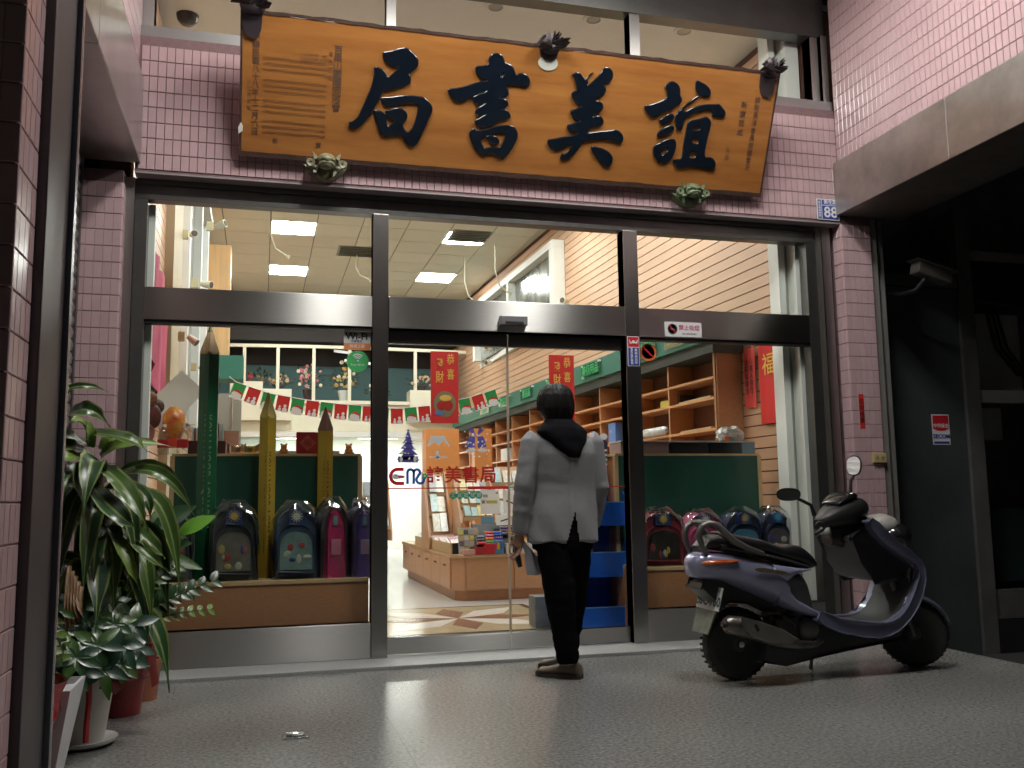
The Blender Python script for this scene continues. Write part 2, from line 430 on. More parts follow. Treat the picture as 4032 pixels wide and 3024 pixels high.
MB().box(5.62, 6.05, 0.60, 0.63, 1.42, 1.69).build('board', MATS['street_reflection'], nb)  # lower piece of the same imitated reflection
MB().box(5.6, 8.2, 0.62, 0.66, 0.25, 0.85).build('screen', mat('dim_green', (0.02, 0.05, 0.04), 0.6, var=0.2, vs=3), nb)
b_ = MB()
for k in range(3): b_.tube([(5.95+0.05*k, 0.56, 2.5), (6.0+0.06*k, 0.55, 2.2), (6.2+0.05*k, 0.55, 1.98), (6.5, 0.55, 1.9+0.03*k)], 0.012, 6)
b_.build('cable', M['black'], nb, smooth=True)
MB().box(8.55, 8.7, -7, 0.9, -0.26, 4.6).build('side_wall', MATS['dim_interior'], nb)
MB().box(4.36, 8.6, -0.08, 0.88, 4.31, 4.6).build('soffit', nm, nb)

# ---- arcade lamps
lm = mat('arcade_tube', (1.0, 0.98, 0.94), 0.5, emit=LAMP_ARCADE)
for k, (lx, lab) in enumerate(((0.62, 'left flush fluorescent lamp on the arcade ceiling'), (2.55, 'right flush fluorescent lamp on the arcade ceiling'))):
    t = thing('ceiling_lamp', lab, 'ceiling lamp', (lx, -1.9, 4.8), 'lamps on the arcade ceiling')
    MB().box(lx-0.26, lx+0.26, -2.5, -1.3, 4.745, 4.799).build('tray', M['white'], t)
    for q in (-0.15, 0.0, 0.15):
        MB().box(lx+q-0.035, lx+q+0.035, -2.46, -1.34, 4.715, 4.744).build('tube', lm, t)

# ================================================================== SHOPFRONT
sf = thing('shopfront_frame', 'brushed steel and glass shopfront frame of the bookshop', 'shopfront', (1.6, 0, 0.02))
S_, SV, SD = M['steel'], M['steel_v'], M['steel_dark']
zt = 2.835
MB().box(-0.832, -0.775, -0.012, 0.10, 0.022, 2.96).build('jamb', SV, sf)
MB().box(-0.773, -0.702, 0.006, 0.10, 0.022, zt).build('jamb', SD, sf)
MB().box(3.862, 3.945, 0.006, 0.10, 0.022, zt).build('jamb', SD, sf)
MB().box(3.947, 3.985, -0.004, 0.10, 0.022, 2.96).build('jamb', mat('jamb_bronze', (0.30, 0.285, 0.25), 0.4, 0.85), sf)
MB().box(3.987, 4.058, -0.012, 0.10, 0.022, 2.96).build('jamb', SV, sf)
MB().box(-0.774, 3.946, 0.002, 0.10, 2.93, 2.96).build('head_rail', SD, sf)
MB().box(-0.774, 3.946, 0.022, 0.10, 2.868, 2.929).build('head_rail', M['steel_dark'], sf)
MB().box(-0.774, 3.946, 0.006, 0.10, zt+0.001, 2.867, 0.003).build('head_rail', SD, sf)
MB().box(0.672, 0.772, -0.01, 0.10, 0.022, zt, 0.003).build('post', SV, sf)
MB().box(2.405, 2.512, -0.01, 0.10, 0.022, zt, 0.003).build('post', SV, sf)
MB().box(-0.701, 0.671, 0.0, 0.09, 2.088, 2.288, 0.003).build('header_beam', S_, sf)
MB().box(0.773, 2.404, -0.025, 0.09, 2.082, 2.288, 0.006).build('header_beam', S_, sf)
MB().box(2.513, 3.861, 0.0, 0.09, 2.084, 2.288, 0.003).build('header_beam', S_, sf)
MB().box(-0.701, 0.671, 0.012, 0.08, 2.066, 2.087).build('seal', M['black'], sf)
MB().box(2.513, 3.861, 0.012, 0.08, 2.064, 2.083).build('seal', M['black'], sf)
MB().box(-0.701, 0.671, -0.002, 0.09, 0.022, 0.235, 0.003).build('base_panel', S_, sf)
MB().box(2.513, 3.861, -0.002, 0.09, 0.022, 0.235, 0.003).build('base_panel', S_, sf)
for x0, x1, z0, z1 in ((-0.701, 0.671, 2.289, zt), (0.773, 2.404, 2.289, zt), (2.513, 3.861, 2.289, zt), (-0.701, 0.671, 0.236, 2.065), (2.513, 3.861, 0.236, 2.063)):
    MB().quad((x0, 0.045, z0), (x1, 0.045, z0), (x1, 0.045, z1), (x0, 0.045, z1)).build('pane', M['glass'], sf)

for nm_, x0, x1, lab in (('l', 0.775, 1.575, 'left frameless glass sliding door with a steel kick rail'), ('r', 1.583, 2.402, 'right frameless glass sliding door behind the standing person')):
    d = thing('sliding_door', lab, 'door', ((x0+x1)/2, 0.07, 0.02), 'pair of glass sliding doors')
    MB().box(x0, x1, 0.045, 0.085, 1.992, 2.078, 0.002).build('top_rail', SD, d)
    MB().box(x0, x1, 0.045, 0.085, 0.03, 0.125, 0.002).build('kick_rail', S_, d)
    MB().quad((x0, 0.066, 0.126), (x1, 0.066, 0.126), (x1, 0.066, 1.991), (x0, 0.066, 1.991)).build('pane', M['glassd'], d)
    xe = x1 if nm_ == 'l' else x0
    MB().box(xe-0.003, xe+0.003, 0.060, 0.072, 0.126, 1.991).build('glass_edge', mat('glass_edge', (0.45, 0.36, 0.27), 0.3), d)
sn = thing('door_sensor', 'small grey motion sensor on the steel header above the doors', 'sensor', (1.6, -0.03, 2.15))
MB().box(1.505, 1.69, -0.068, -0.026, 2.122, 2.185, 0.006).build('housing', mat('sensor_grey', (0.30, 0.30, 0.31), 0.35, 0.5), sn)
MB().box(1.535, 1.66, -0.071, -0.0685, 2.126, 2.144).build('lens', M['black'], sn)

# ---- transom windows above the lintel
tr = thing('transom_window', 'row of clear transom panes above the tiled band and plaque', 'window', (1.6, 0, 3.85))
MB().box(-0.77, 4.094, -0.085, 0.10, 3.842, 3.912).build('sill', mat('transom_sill', (0.36, 0.36, 0.35), 0.4, 0.8), tr)
for x0, x1 in ((-0.772, -0.70), (0.752, 0.815), (2.50, 2.578), (3.975, 4.04)):
    MB().box(x0, x1, -0.02, 0.08, 3.913, 4.45).build('mullion', SV, tr)
MB().box(4.042, 4.094, -0.06, 0.08, 3.913, 4.45).build('mullion', SV, tr)
MB().box(-0.77, 4.094, -0.03, 0.09, 4.451, 4.795).build('head_rail', SD, tr)
for x0, x1 in ((-0.699, 0.751), (0.816, 2.499), (2.579, 3.974)):
    MB().quad((x0, 0.03, 3.913), (x1, 0.03, 3.913), (x1, 0.03, 4.45), (x0, 0.03, 4.45)).build('pane', M['glass'], tr)

# ---- the hanging wooden plaque
CHARS = {"ju":[[[0.828,0.662],[0.84,0.664],[0.881,0.674],[0.931,0.696],[0.963,0.703],[0.985,0.701],[1.005,0.683],[1.037,0.66],[1.051,0.641],[1.053,0.611],[1.041,0.587],[1.017,0.566],[0.994,0.551],[1.008,0.539],[1.013,0.517],[1.008,0.493],[0.983,0.481],[0.937,0.462],[0.894,0.445],[0.852,0.437],[0.84,0.428],[0.828,0.4],[0.809,0.356],[0.786,0.311],[0.77,0.284],[0.75,0.255],[0.726,0.222],[0.709,0.206],[0.691,0.194],[0.671,0.192],[0.641,0.2],[0.645,0.211],[0.642,0.229],[0.655,0.232],[0.669,0.238],[0.694,0.263],[0.709,0.297],[0.728,0.345],[0.747,0.396],[0.766,0.443],[0.778,0.497],[0.783,0.534],[0.78,0.569],[0.793,0.574],[0.819,0.568],[0.841,0.557],[0.857,0.534],[0.869,0.519],[0.889,0.533],[0.914,0.56],[0.934,0.584],[0.925,0.589],[0.899,0.584],[0.876,0.589],[0.853,0.606],[0.833,0.631]],[[0.831,0.394],[0.841,0.397],[0.888,0.401],[0.957,0.418],[1.026,0.425],[1.078,0.424],[1.1,0.422],[1.123,0.407],[1.152,0.38],[1.161,0.358],[1.155,0.326],[1.144,0.304],[1.129,0.26],[1.11,0.212],[1.091,0.163],[1.075,0.132],[1.054,0.113],[1.032,0.118],[0.999,0.143],[0.973,0.179],[0.966,0.18],[0.923,0.172],[0.888,0.169],[0.867,0.162],[0.851,0.168],[0.831,0.192],[0.816,0.228],[0.805,0.265],[0.795,0.293],[0.786,0.307],[0.798,0.316],[0.828,0.315],[0.855,0.307],[0.864,0.294],[0.86,0.309],[0.865,0.318],[0.892,0.327],[0.926,0.34],[0.957,0.343],[0.983,0.335],[1.002,0.312],[1.004,0.287],[0.992,0.265],[0.978,0.249],[0.981,0.23],[1.0,0.206],[1.016,0.201],[1.034,0.218],[1.049,0.257],[1.06,0.3],[1.066,0.347],[1.066,0.379],[1.042,0.38],[1.003,0.377],[0.96,0.366],[0.926,0.355],[0.883,0.347],[0.857,0.348],[0.838,0.367]],[[0.87,0.285],[0.882,0.276],[0.904,0.269],[0.925,0.271],[0.914,0.249],[0.89,0.224],[0.882,0.226],[0.875,0.25]]],"shu":[[[1.5,0.697],[1.504,0.711],[1.522,0.728],[1.545,0.734],[1.57,0.731],[1.593,0.713],[1.603,0.683],[1.623,0.679],[1.648,0.67],[1.669,0.652],[1.681,0.622],[1.688,0.613],[1.706,0.627],[1.735,0.63],[1.761,0.619],[1.78,0.596],[1.783,0.564],[1.775,0.548],[1.748,0.549],[1.713,0.553],[1.669,0.552],[1.635,0.547],[1.628,0.54],[1.643,0.519],[1.648,0.492],[1.637,0.477],[1.584,0.461],[1.613,0.464],[1.639,0.457],[1.652,0.438],[1.647,0.417],[1.614,0.404],[1.586,0.393],[1.629,0.398],[1.655,0.388],[1.674,0.364],[1.671,0.345],[1.635,0.333],[1.597,0.323],[1.574,0.302],[1.537,0.278],[1.489,0.272],[1.459,0.278],[1.441,0.295],[1.439,0.313],[1.465,0.324],[1.492,0.345],[1.511,0.354],[1.482,0.347],[1.459,0.34],[1.438,0.349],[1.438,0.37],[1.454,0.392],[1.482,0.408],[1.509,0.429],[1.481,0.415],[1.448,0.408],[1.423,0.421],[1.411,0.442],[1.413,0.453],[1.443,0.47],[1.48,0.485],[1.51,0.503],[1.479,0.494],[1.433,0.469],[1.392,0.442],[1.356,0.419],[1.323,0.412],[1.288,0.426],[1.26,0.454],[1.249,0.476],[1.253,0.487],[1.297,0.495],[1.353,0.511],[1.413,0.537],[1.474,0.556],[1.507,0.566],[1.473,0.569],[1.443,0.58],[1.422,0.602],[1.416,0.624],[1.421,0.644],[1.452,0.645],[1.485,0.654],[1.503,0.666],[1.497,0.683]],[[1.594,0.624],[1.608,0.626],[1.603,0.605],[1.587,0.59],[1.584,0.596]],[[1.409,0.232],[1.418,0.247],[1.441,0.265],[1.452,0.25],[1.476,0.25],[1.519,0.265],[1.576,0.286],[1.639,0.299],[1.678,0.302],[1.709,0.291],[1.729,0.263],[1.732,0.228],[1.718,0.189],[1.702,0.155],[1.68,0.12],[1.657,0.1],[1.633,0.086],[1.612,0.096],[1.586,0.115],[1.556,0.113],[1.528,0.103],[1.503,0.101],[1.478,0.113],[1.445,0.148],[1.423,0.183],[1.411,0.209]],[[1.486,0.193],[1.541,0.232],[1.579,0.245],[1.648,0.253],[1.646,0.22],[1.634,0.187],[1.617,0.155],[1.577,0.158],[1.539,0.148],[1.514,0.145],[1.497,0.171]],[[1.518,0.214],[1.546,0.228],[1.581,0.228],[1.607,0.21],[1.614,0.185],[1.595,0.174],[1.566,0.176],[1.54,0.19]]],"mei":[[[2.055,0.653],[2.066,0.658],[2.083,0.672],[2.106,0.672],[2.126,0.658],[2.143,0.637],[2.155,0.634],[2.164,0.651],[2.181,0.672],[2.207,0.685],[2.195,0.673],[2.176,0.655],[2.168,0.633],[2.176,0.617],[2.166,0.597],[2.188,0.609],[2.213,0.637],[2.242,0.668],[2.262,0.697],[2.269,0.717],[2.282,0.724],[2.311,0.723],[2.334,0.704],[2.343,0.676],[2.335,0.645],[2.308,0.628],[2.284,0.617],[2.3,0.601],[2.305,0.578],[2.29,0.551],[2.263,0.534],[2.241,0.523],[2.234,0.508],[2.266,0.51],[2.29,0.496],[2.3,0.471],[2.288,0.45],[2.257,0.43],[2.23,0.417],[2.228,0.402],[2.264,0.416],[2.293,0.412],[2.312,0.39],[2.309,0.364],[2.286,0.351],[2.249,0.345],[2.217,0.329],[2.206,0.307],[2.216,0.3],[2.267,0.312],[2.328,0.322],[2.366,0.329],[2.393,0.338],[2.428,0.333],[2.455,0.311],[2.466,0.285],[2.46,0.258],[2.439,0.251],[2.403,0.262],[2.374,0.267],[2.32,0.269],[2.273,0.262],[2.213,0.248],[2.181,0.239],[2.165,0.207],[2.141,0.17],[2.112,0.137],[2.076,0.114],[2.034,0.118],[2.041,0.14],[2.045,0.16],[2.059,0.148],[2.085,0.166],[2.104,0.202],[2.112,0.222],[2.076,0.204],[2.036,0.179],[1.995,0.169],[1.961,0.181],[1.94,0.206],[1.937,0.227],[1.946,0.236],[1.991,0.245],[2.05,0.263],[2.096,0.271],[2.133,0.283],[2.14,0.301],[2.112,0.296],[2.079,0.3],[2.065,0.316],[2.063,0.342],[2.088,0.346],[2.124,0.362],[2.15,0.375],[2.127,0.375],[2.093,0.387],[2.077,0.412],[2.077,0.435],[2.105,0.44],[2.14,0.464],[2.148,0.472],[2.12,0.475],[2.09,0.494],[2.073,0.518],[2.068,0.545],[2.101,0.559],[2.101,0.575],[2.088,0.608],[2.077,0.64]],[[2.242,0.214],[2.255,0.218],[2.303,0.214],[2.353,0.201],[2.39,0.18],[2.406,0.157],[2.407,0.121],[2.39,0.097],[2.367,0.091],[2.331,0.106],[2.316,0.114],[2.319,0.127],[2.287,0.147],[2.254,0.184]]],"yi":[[[2.589,0.513],[2.618,0.516],[2.664,0.533],[2.71,0.555],[2.733,0.568],[2.741,0.595],[2.734,0.624],[2.715,0.64],[2.72,0.655],[2.733,0.667],[2.745,0.682],[2.769,0.684],[2.801,0.674],[2.824,0.65],[2.832,0.621],[2.832,0.599],[2.849,0.583],[2.852,0.562],[2.835,0.543],[2.808,0.527],[2.787,0.501],[2.745,0.484],[2.721,0.477],[2.695,0.455],[2.663,0.439],[2.633,0.445],[2.607,0.469],[2.592,0.489]],[[2.703,0.432],[2.727,0.44],[2.753,0.465],[2.781,0.475],[2.806,0.472],[2.814,0.453],[2.797,0.433],[2.766,0.413],[2.728,0.396],[2.712,0.408]],[[2.704,0.341],[2.719,0.36],[2.755,0.385],[2.792,0.402],[2.817,0.4],[2.825,0.378],[2.804,0.354],[2.758,0.328],[2.716,0.313],[2.707,0.324]],[[2.687,0.237],[2.698,0.265],[2.726,0.276],[2.758,0.297],[2.805,0.314],[2.84,0.313],[2.852,0.287],[2.854,0.242],[2.842,0.201],[2.813,0.162],[2.77,0.145],[2.734,0.154],[2.704,0.185]],[[2.748,0.211],[2.766,0.244],[2.798,0.262],[2.797,0.233],[2.776,0.209],[2.757,0.198]],[[2.936,0.711],[2.965,0.701],[3.007,0.688],[3.04,0.667],[3.055,0.642],[3.054,0.616],[3.025,0.609],[2.98,0.607],[2.951,0.632],[2.936,0.666]],[[2.837,0.499],[2.86,0.514],[2.889,0.552],[2.928,0.586],[2.967,0.612],[2.972,0.607],[2.935,0.576],[2.9,0.544],[2.87,0.515],[2.867,0.499],[2.887,0.499],[2.928,0.525],[2.984,0.55],[3.047,0.563],[3.097,0.567],[3.122,0.574],[3.149,0.559],[3.18,0.531],[3.187,0.504],[3.172,0.487],[3.121,0.485],[3.085,0.488],[3.092,0.509],[3.079,0.526],[3.034,0.521],[2.976,0.505],[2.92,0.478],[2.884,0.45],[2.887,0.415],[2.88,0.379],[2.862,0.368],[2.843,0.38],[2.824,0.423],[2.818,0.457],[2.825,0.48]],[[2.926,0.443],[2.974,0.454],[3.022,0.471],[3.05,0.483],[3.079,0.466],[3.091,0.433],[3.085,0.397],[3.079,0.356],[3.075,0.301],[3.073,0.247],[3.079,0.213],[3.109,0.219],[3.141,0.211],[3.166,0.186],[3.169,0.149],[3.149,0.129],[3.118,0.132],[3.065,0.141],[3.003,0.143],[2.953,0.137],[2.894,0.123],[2.867,0.135],[2.845,0.165],[2.845,0.183],[2.875,0.181],[2.909,0.192],[2.908,0.233],[2.907,0.301],[2.911,0.359],[2.914,0.422]],[[2.967,0.404],[3.01,0.419],[3.013,0.386],[2.965,0.384]],[[2.968,0.335],[3.013,0.337],[3.017,0.294],[2.965,0.301]],[[2.961,0.235],[3.01,0.246],[3.009,0.201],[2.964,0.197]]]}

PQ0 = Vector((-0.155, -0.18, 3.12)); PQU = Vector((1, 0, 0)); PQV = Vector((0, -0.32, 0.735)).normalized(); PQN = PQU.cross(PQV)
PQM = Matrix(((1, PQV.x, PQN.x, PQ0.x), (0, PQV.y, PQN.y, PQ0.y), (0, PQV.z, PQN.z, PQ0.z), (0, 0, 0, 1)))
pq = thing('shop_plaque', 'long varnished orange wooden plaque with four big dark carved characters', 'sign', (1.6, -0.3, 3.1))
pw_ = mat('varnished_plaque', (0.43, 0.185, 0.05), 0.24, spec=0.5, c2=(0.30, 0.115, 0.03), vs=2.2, stretch=(0.5, 5, 5), coat=0.3)
pe_ = mat('plaque_edge', (0.055, 0.028, 0.02), 0.5, var=0.3, vs=14, bump=0.3, bs=20)
def plq(name, f, m, parent=pq, smooth=False):
    t = MB(); f(t); t.bm.transform(PQM); return t.build(name, m, parent, smooth)
plq('board', lambda t: t.box(0.0, 3.545, 0.0, 0.80, -0.03, 0.0), pw_)
def rough_edge(t):
    for (x0, y0, x1, y1, wd) in ((-0.012, -0.03, 3.557, -0.03, 0.030), (-0.012, 0.80, 3.557, 0.80, 0.020)):
        n = 60; pts = [(x0+(x1-x0)*i/n, y0 + rnd.uniform(-0.003, 0.003)) for i in range(n+1)]
        up = [(p[0], p[1]+wd+rnd.uniform(-0.003, 0.003)) for p in pts]
        t.prism(pts + up[::-1], -0.045, 0.004, 'XY')
plq('border', rough_edge, pe_)
plq('border', lambda t: (t.box(-0.014, -0.001, -0.028, 0.818, -0.045, 0.003), t.box(3.546, 3.557, -0.028, 0.818, -0.045, 0.003)), pe_)
plq('chip', lambda t: t.prism([(-0.018, 0.10), (0.006, 0.12), (0.008, 0.15), (-0.004, 0.17), (-0.02, 0.14)], 0.003, 0.006, 'XY'), M['paper'])
ink = mat('carved_ink', (0.006, 0.010, 0.017), 0.16, spec=0.5, coat=0.6)
def smooth_loop(pts, it=2):
    for _ in range(it):
        q = []
        for i in range(len(pts)):
            a, b = Vector(pts[i]), Vector(pts[(i+1) % len(pts)])
            q += [a*0.78+b*0.22, a*0.22+b*0.78]
        pts = [tuple(p) for p in q]
    return pts
for key in ('ju', 'shu', 'mei', 'yi'):
    cu = bpy.data.curves.new('character', 'CURVE'); cu.dimensions = '2D'; cu.fill_mode = 'BOTH'; cu.extrude = 0.003; cu.bevel_depth = 0.006; cu.bevel_resolution = 2; cu.offset = -0.005
    for lp_ in CHARS[key]:
        pts = smooth_loop(lp_, 2)
        sp = cu.splines.new('POLY'); sp.points.add(len(pts)-1); sp.use_cyclic_u = True
        for p, q in zip(sp.points, pts): p.co = (q[0], q[1], 0, 1)
    me = evaluated(bpy.data.objects.new('tmp', cu))
    t = MB(); t.bm.from_mesh(me); t.bm.transform(Matrix.Translation((0, 0, 0.006))); t.bm.transform(PQM); t.build('character', ink, pq, smooth=True, angle=50)
fade = mat('faded_ink', (0.11, 0.055, 0.03), 0.6)
fade2 = mat('very_faded_ink', (0.24, 0.105, 0.035), 0.6)
def ptext(s, u, v, size, m, depth=0.0006, line=1.0, bold=0.0):
    t = MB(); t.merge(text_bm(s, size, depth, bold, line)); t.bm.transform(Matrix.Translation((u, v, 0.0015))); t.bm.transform(PQM); t.build('inscription', m, pq)
for s, u, v0, v1, size, m, bd in (('中華民國八十八年十二月六日', 0.078, 0.69, 0.10, 0.046, fade, 0.0006), ('百果山國際同濟會', 0.56, 0.665, 0.28, 0.058, fade, 0.001), ('會長敬贈', 0.516, 0.64, 0.455, 0.032, fade2, 0),
                             ('十二月敬啟', 0.042, 0.425, 0.24, 0.030, fade2, 0), ('蘇院長法會長忠國會兄', 3.417, 0.645, 0.14, 0.044, fade, 0.0004), ('新廈落成', 3.32, 0.61, 0.365, 0.05, fade, 0.0004), ('誌慶', 3.25, 0.30, 0.2, 0.035, fade2, 0), ('敬', 0.20, 0.075, 0.075, 0.035, fade, 0), ('賀', 0.46, 0.07, 0.07, 0.035, fade, 0)):
    n = len(s)
    for i, c_ in enumerate(s): ptext(c_, u, v0+(v1-v0)*(i+0.5)/n, size, m, bold=bd)
# the blocks of small donors' names read only as rows of strokes
t = MB()
for (va, vb) in ((0.60, 0.56), (0.555, 0.49), (0.43, 0.365), (0.31, 0.245), (0.19, 0.125)):
    for rr in range(3):
        v = va + (vb-va)*rr/2.0
        for i in range(40):
            u = 0.125 + 0.37*i/39
            if va == 0.60 and (i < 23 or rnd.random() < 0.3): continue
            for _ in range(5):
                a = rnd.random(); du, dv = rnd.uniform(-0.0035, 0.0035), rnd.uniform(-0.008, 0.008)
                if a < 0.5: t.box(u+du-0.0032, u+du+0.0032, v+dv-0.0011, v+dv+0.0011, 0.0, 0.0016)
                else: t.box(u+du-0.0009, u+du+0.0009, v+dv-0.005, v+dv+0.005, 0.0, 0.0016)
t.bm.transform(PQM); x_ = t.build('inscription', fade2, pq); x_['kind'] = 'stuff'
MB_o = MB().prism([(1.891+0.066*math.cos(a*math.pi/20), 0.708+0.045*math.sin(a*math.pi/20)) for a in range(40)], 0.001, 0.006, 'XY'); MB_o.bm.transform(PQM); MB_o.build('oval_badge', mat('badge', (0.62, 0.64, 0.56), 0.4), pq)

# ---- silver and black ribbon rosettes on the plaque
rib = mat('satin_ribbon', (0.42, 0.38, 0.39), 0.35, sheen=0.3, c2=(0.035, 0.028, 0.03), vs=9, spec=0.6)
ribd = mat('dark_ribbon', (0.03, 0.022, 0.026), 0.45)
def rosette(u, v, label, rad=0.085, tail=0.14):
    t = thing('ribbon_rosette', label, 'ribbon', tuple(PQM @ Vector((u, v, 0.02))), 'ribbon rosettes tied on the plaque')
    def petal(a, l, el):
        b = MB(); n = 7; L_ = []; Rr = []
        side = Vector((-math.sin(a), 0, math.cos(a)))
        for i in range(n):
            s = i/(n-1)
            p = Vector((math.cos(a)*l*math.sin(s*math.pi)*1.0, -0.02-0.05*el*math.sin(s*math.pi*0.8), math.sin(a)*l*math.sin(s*math.pi)*0.75)) + side*(s-0.5)*0.03
            wv = Vector((0.25, -0.6, 0.2))*0.022*(0.5+math.sin(s*math.pi))
            L_.append(p-wv); Rr.append(p+wv)
        b.loft([[x, y] for x, y in zip(L_, Rr)], closed=False, caps=False)
        return b
    c = PQM @ Vector((u, v, 0.02))
    for k in range(16):
        b = petal(R(-10)+k*R(200)/15 + rnd.uniform(-.1, .1), rad*rnd.uniform(0.75, 1.2), rnd.uniform(0.2, 1.4))
        b.bm.transform(Matrix.Translation(c)); b.build('loop', rib if k % 3 else ribd, t, smooth=True)
    b = MB().ball((0, 0, 0), (rad*0.75, 0.035, rad*0.5), 12, 8); b.bm.transform(Matrix.Translation(c)); b.build('knot', ribd, t, smooth=True)
    if tail:
        b = MB().prism([(-0.07, 0.0), (0.06, 0.0), (0.05, -tail*0.7), (0.02, -tail), (-0.03, -tail*0.95), (-0.06, -tail*0.6)], 0.0, 0.006, 'XY'); b.bm.transform(PQM @ Matrix.Translation((u, v-0.01, 0.008))); b.build('tail', ribd, t)
rosette(0.055, 0.835, 'silver black ribbon rosette on the left top corner of the plaque', 0.10, 0.17)
rosette(1.893, 0.80, 'silver black ribbon rosette at the middle of the plaque over an oval badge', 0.085, 0.07)
rosette(3.47, 0.815, 'silver black ribbon rosette on the right top corner of the plaque', 0.09, 0.16)

# ---- beast head brackets under the plaque
def beast(x, z, m, label):
    t = thing('beast_bracket', label, 'bracket', (x, -0.12, z), 'beast head brackets under the plaque')
    b = MB()
    b.ball((x, -0.20, z+0.015), (0.060, 0.055, 0.05), 16, 10); b.ball((x, -0.225, z-0.015), (0.052, 0.045, 0.032), 14, 8)
    b.prism([(x-0.13, z-0.01), (x+0.13, z-0.01), (x+0.10, z-0.045), (x+0.05, z-0.075), (x, z-0.09), (x-0.05, z-0.075), (x-0.10, z-0.045)], -0.17, -0.10, 'XZ', 0.006)
    b.build('head', m, t, smooth=True)
    b = MB()
    for s in (-1, 1):
        b.tube([(x+s*0.05, -0.24, z+0.008), (x+s*0.02, -0.262, z+0.014), (x, -0.268, z+0.008)], [0.006, 0.010, 0.012], 8)
        b.tube([(x+s*0.055, -0.235, z-0.028), (x+s*0.028, -0.262, z-0.016), (x, -0.268, z-0.012)], [0.004, 0.006, 0.006], 8)
    b.ball((x, -0.262, z+0.004), (0.017, 0.016, 0.012)); b.build('muzzle', m, t, smooth=True)
    for s in (-1, 1):
        MB().ball((x+s*0.026, -0.248, z+0.026), 0.010, 10, 6).build('eye', m, t, smooth=True)
        MB().prism([(x+s*0.055, z+0.03), (x+s*0.085, z+0.06), (x+s*0.075, z+0.015)], -0.225, -0.205, 'XZ', 0.002).build('ear', m, t)
        MB().lathe([(0.026, -0.20), (0.030, -0.215), (0.024, -0.225), (0.008, -0.222), (0.006, -0.212)], (x+s*0.098, 0, z-0.006), 14, 'Y').build('paw', m, t, smooth=True)
        MB().ball((x+s*0.07, -0.215, z-0.035), (0.022, 0.02, 0.016), 10, 6).build('paw', m, t, smooth=True)
beast(0.357, 3.075, mat('green_gold_paint', (0.30, 0.29, 0.17), 0.4, c2=(0.10, 0.10, 0.055), vs=28), 'gold green beast head bracket under the left half of the plaque')
beast(2.855, 3.078, mat('green_paint_bracket', (0.17, 0.22, 0.11), 0.4, c2=(0.06, 0.085, 0.045), vs=28), 'green beast head bracket under the right half of the plaque')

# ---- hooks on the transom sill
for x in (0.62, 0.99, 2.70, 3.02):
    t = thing('wire_hook', 'small wire hook above the plaque edge', 'hook', (x, -0.05, 3.9), 'wire hooks above the plaque')
    MB().tube([(x, -0.02, 3.913), (x, -0.08, 3.95), (x+0.012, -0.10, 3.975), (x+0.02, -0.085, 3.985), (x+0.02, -0.07, 3.97)], 0.004, 6).build('hook_wire', M['steel_dark'], t, smooth=True)

# ---- stickers and signs on the shopfront
def plate(name, label, cat, x0, x1, z0, z1, y, m, group=None, th=0.003, bev=0.0):
    t = thing(name, label, cat, ((x0+x1)/2, y, z0), group)
    MB().box(x0, x1, y-th, y, z0, z1, bev).build('plate', m, t); return t
blue = mat('print_blue', (0.02, 0.05, 0.30), 0.4); pred = mat('print_red', (0.60, 0.02, 0.03), 0.4); pw = mat('print_white', (0.80, 0.80, 0.80), 0.35)
t = plate('house_number', 'blue enamel house number plate reading 88 at the right end of the tiled band', 'sign', 3.90, 4.085, 2.985, 3.142, -0.105, pw)
MB().box(3.942, 4.078, -0.1095, -0.1081, 3.098, 3.136).build('panel', blue, t); MB().box(3.942, 4.078, -0.1095, -0.1081, 2.991, 3.092).build('panel', blue, t); MB().box(3.906, 3.936, -0.1095, -0.1081, 2.991, 3.136).build('panel', mat('print_paleblue', (0.12, 0.15, 0.33), 0.4), t)
text('digits', '88', pw, at(4.012, -0.110, 3.040), 0.115, t, bold=0.002); text('lettering', '新生路', pw, at(4.012, -0.110, 3.117), 0.036, t, bold=0.0006)
text('lettering', vert('彰化縣員林鎮'), pw, at(3.921, -0.110, 3.063), 0.02, t)
t = plate('no_smoking_sign', 'white no smoking sign on the right steel header', 'sign', 2.702, 2.985, 2.093, 2.198, -0.0015, pw, bev=0.001)
ring = MB().lathe([(0.034, 0.0), (0.038, 0.0), (0.038, -0.0015), (0.034, -0.0015), (0.034, 0.0)], (0, 0, 0), 28, 'Y'); ring.bm.transform(Matrix.Translation((2.76, -0.0046, 2.147))); ring.build('ring', mat('print_grey', (0.25, 0.25, 0.27), 0.4), t)
MB().obox((2.76, -0.0052, 2.147), (0.070, 0.001, 0.007), (0, R(52), 0)).build('slash', pred, t); MB().box(2.74, 2.782, -0.0058, -0.0045, 2.142, 2.148).build('cigarette', MATS['print_grey'], t)
text('lettering', '禁止吸煙', mat('print_rose', (0.50, 0.06, 0.12), 0.4), at(2.888, -0.0050, 2.156), 0.040, t, bold=0.0004); text('lettering', 'NO SMOKING', M['ink'], at(2.888, -0.0050, 2.115), 0.017, t)
t = plate('police_sticker', 'red and blue police patrol sticker on the right steel post', 'sticker', 2.415, 2.503, 1.875, 2.083, -0.0115, pw, th=0.0015)
MB().box(2.420, 2.498, -0.0146, -0.0131, 2.010, 2.078).build('panel', pred, t); MB().box(2.420, 2.498, -0.0146, -0.0131, 1.880, 2.003).build('panel', blue, t)
emb = MB().lathe([(0.0, -0.0165), (0.012, -0.0162), (0.012, -0.0147)], (2.459, 0, 2.044), 16, 'Y')
for s in (-1, 1):
    for k in range(4): emb.tube([(2.459+s*0.010, -0.0155, 2.036), (2.459+s*(0.024+0.002*k), -0.0155, 2.030+k*0.007), (2.459+s*0.028, -0.0155, 2.042+k*0.006)], 0.0028, 5)
